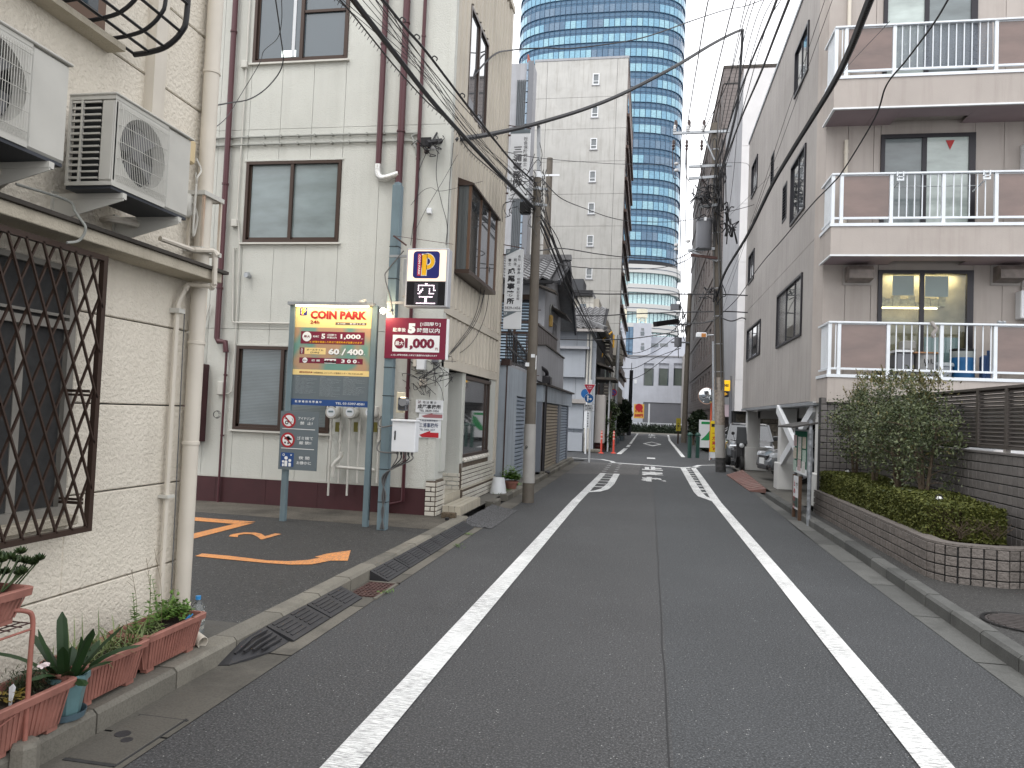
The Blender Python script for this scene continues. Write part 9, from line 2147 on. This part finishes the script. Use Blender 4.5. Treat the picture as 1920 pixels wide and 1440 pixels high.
# ================================================================= planting
r5=random.Random(11)
def hedge_pts(n,size):
    pts=[]
    def x0(y): return 2.985 if y>8.75 else 2.985+(8.75-y)*.9
    y1=8.50
    while len(pts)<n:
        f=r5.random(); y=r5.uniform(y1,13.75); top=.82+.03*math.sin(y*2.1)
        if f<.42: p=(r5.uniform(x0(y),3.66),y,top+r5.gauss(0,.009))
        elif f<.86: p=(x0(y)+r5.gauss(0,.012)+.006*math.sin(y*7),y,r5.uniform(.46,top))
        else: p=(r5.uniform(3.25,3.66),8.50+r5.gauss(0,.012),r5.uniform(.46,.82))
        pts.append(p)
    return pts
hd=thing('clipped_hedge','clipped olive green hedge inside the tiled planter wall','hedge',(3.3,11,.45))
m=MB(); leafcloud(m,hedge_pts(30000,.03),.034,r=r5); part('hedge_leaves',m,M['leaf_hedge'],hd,kind='stuff')
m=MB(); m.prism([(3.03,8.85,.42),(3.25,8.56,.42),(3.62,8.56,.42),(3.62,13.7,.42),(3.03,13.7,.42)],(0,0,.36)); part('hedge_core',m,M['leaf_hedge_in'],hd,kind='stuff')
m=MB()
for i in range(70):
    p=Vector((r5.uniform(3.15,3.6),8.49+r5.uniform(-.03,.0),r5.uniform(.48,.6))); q=p+Vector((r5.uniform(-.15,.15),r5.uniform(-.04,.02),r5.uniform(.05,.16))); m.tube([p,(p+q)/2+Vector((.01,0,.01)),q],.0022,4)
part('bare_twigs',m,M['bark'],hd,kind='stuff')
def shrub(x,y,z0,zc0,zt,rad,n,label,seed,stems=3):
    r=random.Random(seed); t=thing('shrub',label,'shrub',(x,y,z0),'broad-leaved evergreen shrubs above the hedge'); tips=[]
    cl=[]
    for k in range(stems):
        a=k*2.4+seed; b=Vector((x,y,z0)); m1=b+Vector((math.cos(a)*.05,math.sin(a)*.05,(zc0-z0)*.8)); e=Vector((x+math.cos(a)*rad*.5,y+math.sin(a)*rad*.6,zc0+(zt-zc0)*.6))
        m=MB(); c=catmull([b,m1,(m1+e)/2+Vector((0,0,.05)),e],5); m.tube(c,[.028-.02*i/len(c) for i in range(len(c))],7); part('trunk',m,M['bark'],t)
        for q in range(9):
            p=c[int(len(c)*(.4+.06*q))-1]; d=Vector((r.gauss(0,1),r.gauss(0,1),r.uniform(-.1,.9))).normalized(); L_=r.uniform(.15,.42); tip=p+d*L_
            m=MB(); m.tube(catmull([p,p+d*L_*.5+Vector((0,0,.02)),tip],3),[.009,.007,.006,.005,.004,.003,.003][:7],5); part('limb',m,M['bark'],t); tips.append(tip)
    for i in range(int(n/55)):
        a=r.uniform(0,6.28); u=r.random()**.5; zz=r.uniform(0,1); w=rad*(.55+.45*math.sin(math.pi*min(1,.2+.75*zz)))
        cl.append(Vector((x+math.cos(a)*w*u,y+math.sin(a)*w*u*1.15,zc0+(zt-zc0)*zz)))
    cl+=tips
    m=MB(); m2=MB()
    for c in cl:
        if c.x>3.72: c.x=3.72
        hi=(c.z-zc0)/(zt-zc0); k=int(r.uniform(48,92)*(1.1 if hi>.3 else .6)); s=r.uniform(.06,.10)
        for i in range(k):
            p=c+Vector((r.gauss(0,s),r.gauss(0,s),r.gauss(0,s*.85)))
            if r.random()<.012: continue
            a=Vector((r.gauss(0,1),r.gauss(0,1),r.gauss(0,.8)+.5)).normalized(); b=a.orthogonal().normalized(); 
            b=(b*math.cos(r.uniform(0,6.28))+a.cross(b)*math.sin(r.uniform(0,6.28))).normalized(); ln=r.uniform(.034,.060); w_=ln*.46
            tgt=m2 if (hi>.8 and r.random()<.3) or r.random()<.02 else m
            n_=a.cross(b).normalized(); tgt.add([p,p+a*ln*.5+b*w_*.5+n_*.004,p+a*ln,p+a*ln*.5-b*w_*.5+n_*.004],[(0,1,2,3)],0)
    part('crown',m,M['leaf_tree'],t,kind='stuff'); part('new_shoots',m2,M['leaf_new'],t,kind='stuff')
    m=MB()
    for i in range(18):
        a=r.uniform(0,6.28); b=Vector((x+math.cos(a)*rad*.7*r.random(),y+math.sin(a)*rad*.8*r.random(),zt-.12)); d=Vector((r.gauss(0,.3),r.gauss(0,.3),1)); e=b+d.normalized()*r.uniform(.12,.3); m.tube([b,e],.003,4)
        for q in range(9): p=b.lerp(e,.3+.08*q); leafblade(m,p,(r.gauss(0,1),r.gauss(0,1),.8),.045,.018,.4,seg=2)
    part('top_shoots',m,M['leaf_new'],t,kind='stuff'); return t
shrub(3.34,12.9,.45,1.12,2.18,.36,2200,'farthest evergreen shrub, against the tall tiled wall',1,2)
shrub(3.34,11.9,.45,1.20,2.34,.40,2600,'second farthest evergreen shrub in the planter',4,2)
shrub(3.36,10.9,.45,1.05,2.32,.40,2800,'middle evergreen shrub with the thickest trunk in the planter',2,3)
shrub(3.40,10.05,.45,1.05,2.22,.32,2000,'nearest evergreen shrub, just left of the globe lamp',3,3)
for p,lb in ((G(1761,941,.80),'caged globe lamp standing in the hedge at its near end'),(G(1589,888,.82),'small globe lamp at the far end of the hedge')):
    t=thing('garden_lamp',lb,'lamp',(p.x,p.y,.45),'globe lamps in the hedge'); m=MB(); m.cyl((p.x,p.y,.45),.03,.34,10); part('stem',m,M['black'],t)
    m=MB(); m.lathe((p.x,p.y,p.z-.02),[(.001,0),(.035,.0),(.042,.03),(.036,.062),(.018,.08),(.001,.084)],16); part('globe',m,PLAIN('opal_globe',(.8,.82,.8),.3),t)
    m=MB(); c=Vector((p.x,p.y,p.z+.015))
    for k in range(3): a=k*math.pi/3; m.tube([c+Vector((math.cos(a)*math.cos(b)*.046,math.sin(a)*math.cos(b)*.046,math.sin(b)*.072)) for b in [math.pi*j/12 for j in range(13)]],.003,4)
    m.tube([c+Vector((math.cos(j*math.pi/8)*.046,math.sin(j*math.pi/8)*.046,.01)) for j in range(17)],.003,4); part('cage',m,M['black'],t)
def bush(label,pts,rad,n,size,mat,base,trunk,cat='shrub',nm='street_shrub',seed=1,tint='leaf_light'):
    r=random.Random(seed); t=thing(nm,label,cat,base)
    for q in trunk: m=MB(); m.tube(catmull(q,4),[.07-.045*i/(len(catmull(q,4))) for i in range(len(catmull(q,4)))],6); part('trunk',m,M['bark'],t)
    m=MB(); m2=MB()
    for i in range(n):
        c=Vector(r.choice(pts)); v=Vector((r.gauss(0,1),r.gauss(0,1),r.gauss(0,1))).normalized()*rad*r.random()**.45; p=c+v
        if p.z<.05: continue
        leafcloud(m2 if r.random()<.12 else m,[p],size*r.uniform(.7,1.2),r=r)
    part('crown',m,M[mat],t,kind='stuff'); part('light_leaves',m2,M[tint],t,kind='stuff'); return t
y=35.5; pp=[PY(px,py,y+dy) for px,py,dy in ((1128,775,0),(1136,768,.5),(1146,760,0),(1134,790,-.3),(1142,800,.2),(1132,812,0),(1141,822,-.2),(1136,835,0),(1146,785,.4),(1151,770,.6),(1127,795,.2),(1146,812,0))]
bush('loose street shrub with bare stems between the red post and the silver pole',pp,.30,2600,.14,'leaf_mid',(pp[0].x,y,0),[[Vector((PY(1138,845,y).x,y,0)),PY(1134,800,y),PY(1130,770,y)],[Vector((PY(1140,845,y).x,y,0)),PY(1142,800,y),PY(1147,765,y)]],seed=5)
y=58; pp=[PY(px,py,y) for px,py in ((1166,764),(1171,757),(1176,764),(1166,778),(1176,780),(1160,784),(1168,792),(1177,792),(1162,800),(1172,803),(1178,774))]
bush('dark round evergreen tree against the white building, left side',pp,.36,3600,.2,'leaf_dark',(pp[0].x,y,0),[[Vector((PY(1170,815,y).x,y,0)),PY(1170,790,y)]],'tree','street_tree',6,'leaf_mid')
y=50; pp=[PY(px,py,y) for px,py in ((1300,790),(1305,782),(1311,778),(1316,784),(1302,798),(1309,798),(1300,806),(1306,808),(1314,800))]
bush('dark round shrub mass left of the white notice panel on the right',pp,.38,3000,.2,'leaf_dark',(pp[0].x,y,0),[[Vector((PY(1300,825,y).x,y,0)),PY(1300,800,y)]],'tree','street_tree',7,'leaf_mid')
m=MB(); r6=random.Random(9); pts=[]
for i in range(1500): pts.append((r6.uniform(2.95,4.2)+r6.gauss(0,.05),r6.uniform(41,47),r6.uniform(.05,.75)))
leafcloud(m,pts,.18,r=r6); stuff('roadside_planting',m,M['leaf_mid'],'low planting beyond the green bollards','planting')
# pots, debris beside the corner house
for px,py,s,lb in ((1165,826,.5,'dark potted plant cluster beyond the silver pole'),(1157,832,.4,'smaller potted plant beyond the silver pole')):
    b=G(px,py); t=thing('potted_plant',lb,'plant pot',b); m=MB(); m.lathe(b,[(.001,0),(.16*s*2,0),(.2*s*2,.35),(.001,.36)],12); part('pot',m,M['slate'],t); m=MB(); leafcloud(m,[b+Vector((r6.gauss(0,.16),r6.gauss(0,.16),.5+abs(r6.gauss(0,.2)))) for _ in range(220)],.12,r=r6); part('leaves',m,M['leaf_dark'],t,kind='stuff')
m=MB(); p=G(1112,848); m.box(p.x-.3,p.y-.4,0,p.x+.35,p.y+.5,.14,bev=.03); solo('entrance_stone',m,M['kerb'],'pale entrance stone in front of the corner house porch','stone')
# ================================================================= vehicles
CG=GLASS('car_glass',(.02,.024,.028),.03,.8); TY=PLAIN('tyre_rubber',(.02,.02,.02),.8); RIM=PLAIN('alloy_rim',(.42,.43,.45),.3,.7); CH=PLAIN('chrome_trim',(.6,.61,.63),.12,1.0); PLT=PLAIN('plate_white',(.7,.72,.72),.4); LT=PLAIN('headlamp',(.66,.69,.72),.08,.2,coat=1); BLK=PLAIN('car_black_plastic',(.025,.025,.027),.5)
def car(nm,label,x,y,z,rz,L_,W_,H_,col,hood=.9,kind='hatch',metal=.3):
    t=thing(nm,label,'car',(x,y,z)); ca,sa=math.cos(rz),math.sin(rz); T_=lambda p:(x+p[0]*ca-p[1]*sa,y+p[0]*sa+p[1]*ca,z+p[2])
    bm=PLAIN('car_paint_'+nm+str(len(bpy.data.materials)),col,.28,metal,coat=1)
    def P(nm_,m,mt): m.v=[T_(v) for v in m.v]; return part(nm_,m,mt,t)
    # local: nose at +x ; sections (x, zlow, zbelt, halfwidth)
    h=L_/2; van=kind=='van'
    secs=[(-h,.42,.62,.62*W_/2),(-h+.05,.30,.92,.86*W_/2),(-h+.3,.24,.98,.97*W_/2),(-h+.9,.22,.98,W_/2),(0,.22,.95,W_/2),(h-1.1,.22,hood+.06,W_/2),(h-.75,.23,hood,.99*W_/2),(h-.28,.25,hood-.10,.93*W_/2),(h-.06,.30,hood-.25,.80*W_/2),(h,.42,hood-.38,.62*W_/2)]
    n=14; rings=[]
    for (sx,zl,zb,hw) in secs:
        r=[]
        for k in range(n):
            a=-math.pi/2+2*math.pi*k/n; c,s=math.cos(a),math.sin(a); e=.42
            r.append((sx,math.copysign(abs(c)**e,c)*hw,(zl+zb)/2+math.copysign(abs(s)**e,s)*(zb-zl)/2))
        rings.append(r)
    m=MB()
    for a,b in zip(rings[:-1],rings[1:]): m.add(a+b,[(i,n+i,n+(i+1)%n,(i+1)%n) for i in range(n)],0,True)
    m.add(rings[0],[tuple(range(n))]); m.add(rings[-1],[tuple(range(n))[::-1]]); P('body',m,bm)
    # greenhouse
    zb=.90; zr=H_; fx=h-(1.0 if not van else .55); fr=h-(1.75 if not van else 1.15); rr=-h+(.55 if not van else .25); rb=-h+(.12 if not van else .05); wb=W_/2*.93; wt=W_/2*.78 if not van else W_/2*.84
    g=[(fx,wb,zb),(fr,wt,zr-.06),(rr,wt,zr-.06),(rb,wb,zb)]
    def gh(off): return [(p[0],s*(p[1]+off),p[2]) for p in g for s in (1,-1)]
    v=gh(0); m=MB(); m.add(v,[(0,2,3,1),(0,6,4,2),(1,3,5,7),(4,6,7,5)]); P('glass_house',m,CG)
    m=MB(); m.add([(fr+.03,wt+.01,zr-.06),(fr+.03,-wt-.01,zr-.06),(rr-.03,-wt-.01,zr-.06),(rr-.03,wt+.01,zr-.06),(fr-.15,wt-.1,zr),(fr-.15,-wt+.1,zr),(rr+.15,-wt+.1,zr),(rr+.15,wt-.1,zr)],[(4,7,6,5),(0,4,5,1),(1,5,6,2),(2,6,7,3),(3,7,4,0),(0,1,2,3)],0,True); P('roof',m,bm)
    for s in (1,-1):
        for a,b in ((g[0],g[1]),(g[3],g[2])): m=MB(); m.obox((a[0],s*(a[1]+.004),a[2]),(b[0],s*(b[1]+.004),b[2]),.05,.06,up=Vector((0,1,0))); P('pillar',m,bm)
        xm=(fr+rr)/2; m=MB(); m.obox((xm,s*(wb+.0),zb),(xm,s*(wt+.004),zr-.06),.06,.03,up=Vector((0,1,0))); P('pillar',m,BLK)
        m=MB(); mx_=fx-.25; m.box(mx_,s*(wb+.02),zb+.06,mx_+.12,s*(wb+.22),zb+.22,bev=.03); P('door_mirror',m,bm)
        m=MB(); m.box(h-.34,s*W_/2*.52,hood-.30,h-.06,s*W_/2*.86,hood-.14,bev=.04); P('headlight',m,LT)
        m=MB(); m.box(h-.16,s*W_/2*.5,.36,h-.02,s*W_/2*.74,.46,bev=.02); P('fog_lamp',m,BLK)
        for wx in (h-.78,-h+.72):
            c=(wx,s*(W_/2-.11),.31); w=MB(); w.lathe(c,[(.2,-.09),(.30,-.09),(.315,-.06),(.315,.06),(.30,.09),(.2,.09)],22,axis='y'); tw_=P('wheel',w,TY); 
            m=MB(); m.lathe(c,[(.001,s*.075),(.19,s*.08),(.21,s*.095)],18,axis='y'); m.v=[T_(v_) for v_ in m.v]; part('rim',m,RIM,tw_)
            m=MB()
            for k in range(7): a=k*.898; m.quad(*[(c[0]+math.cos(a+d)*rr_,c[1]+s*.0975,c[2]+math.sin(a+d)*rr_) for d,rr_ in ((-.12,.07),(-.10,.18),(.10,.18),(.12,.07))])
            m.v=[T_(v_) for v_ in m.v]; part('rim_gap',m,BLK,tw_,kind='stuff')
    m=MB(); m.box(h-.10,-W_/2*.46,hood-.36,h-.005,W_/2*.46,hood-.22,bev=.02); P('grille',m,BLK)
    m=MB(); m.box(h-.06,-W_/2*.5,.30,h+.01,W_/2*.5,.42,bev=.02); P('lower_intake',m,BLK)
    m=MB(); m.box(h-.02,-.17,.44,h+.02,.17,.60); P('number_plate',m,PLT)
    m=MB(); m.box(h-.05,-W_/2*.46,hood-.235,h+.005,W_/2*.46,hood-.215); P('chrome_bar',m,CH)
    return t
car('parked_car','white compact car nosing out beside the orange mirror post',4.75,41.5,.02,R(180),3.9,1.66,1.5,(.66,.67,.68),metal=.0)
car('parked_car','dark grey car facing the street behind the right utility pole',3.90,30.2,.02,R(-95),4.3,1.74,1.56,(.075,.08,.085))
car('parked_van','black tall minivan under the apartment block behind the columns',5.1,24.3,.08,R(-100),4.6,1.8,1.95,(.02,.021,.024),kind='van')
car('parked_car','silver grey compact car nosing out between the two farther columns',4.75,21.3,.08,R(-170),3.4,1.48,1.55,(.12,.13,.14))
car('parked_car','white car whose roof shows over the tiled side wall',5.1,11.2,-.14,R(90),4.5,1.8,1.52,(.70,.73,.76),metal=0)
# scooter
t=thing('scooter','black scooter parked against the farthest white column','scooter',(3.0,25.6,.02)); sx,sy=3.02,25.5
for dx,z in ((-.0,.0),(.0,.0)): pass
def whl(y): m=MB(); m.lathe((sx,y,.27),[(.16,-.05),(.24,-.05),(.25,0),(.24,.05),(.16,.05)],18,axis='x'); m.lathe((sx,y,.27),[(.001,.0),(.16,.02)],14,axis='x'); return part('wheel',m,TY,t)
whl(24.85); whl(26.1)
m=MB(); m.box(sx-.14,25.55,.35,sx+.14,26.25,.72,bev=.06); m.prism([(sx-.15,25.55,.30),(sx-.15,25.15,.30),(sx-.15,24.98,.5),(sx-.15,25.02,.95),(sx-.15,25.12,.98),(sx-.15,25.2,.42),(sx-.15,25.55,.40)],(.3,0,0)); part('body',m,BLK,t)
m=MB(); m.box(sx-.13,25.5,.72,sx+.13,26.2,.80,bev=.03); part('seat',m,PLAIN('seat_black',(.015,.015,.015),.7),t)
m=MB(); m.tube([(sx-.33,25.15,1.02),(sx,25.08,1.0),(sx+.33,25.15,1.02)],.016,6); m.tube([(sx,25.05,1.0),(sx,24.88,.3)],.03,8); part('handlebar',m,BLK,t)
for s in (-1,1): m=MB(); m.tube([(sx+s*.2,25.1,1.02),(sx+s*.26,25.08,1.2)],.006,5); m.disc((sx+s*.27,25.06,1.24),.055,(0,-1,0),12); m.disc((sx+s*.27,25.065,1.24),.055,(0,1,0),12); part('mirror',m,BLK,t)
m=MB(); m.lathe((sx,24.98,.86),[(.001,-.06),(.07,-.04),(.08,0)],14,axis='y'); part('headlight',m,LT,t)
m=MB(); m.prism([(sx-.18,24.98,.92),(sx+.18,24.98,.92),(sx+.14,25.1,1.45),(sx-.14,25.1,1.45)],(0,.01,0)); part('windscreen',m,PLAIN('smoke_screen',(.08,.085,.09),.1),t)
print('objects',len(bpy.data.objects),'tris',sum(len(o.data.polygons) for o in bpy.data.objects if o.type=='MESH'))
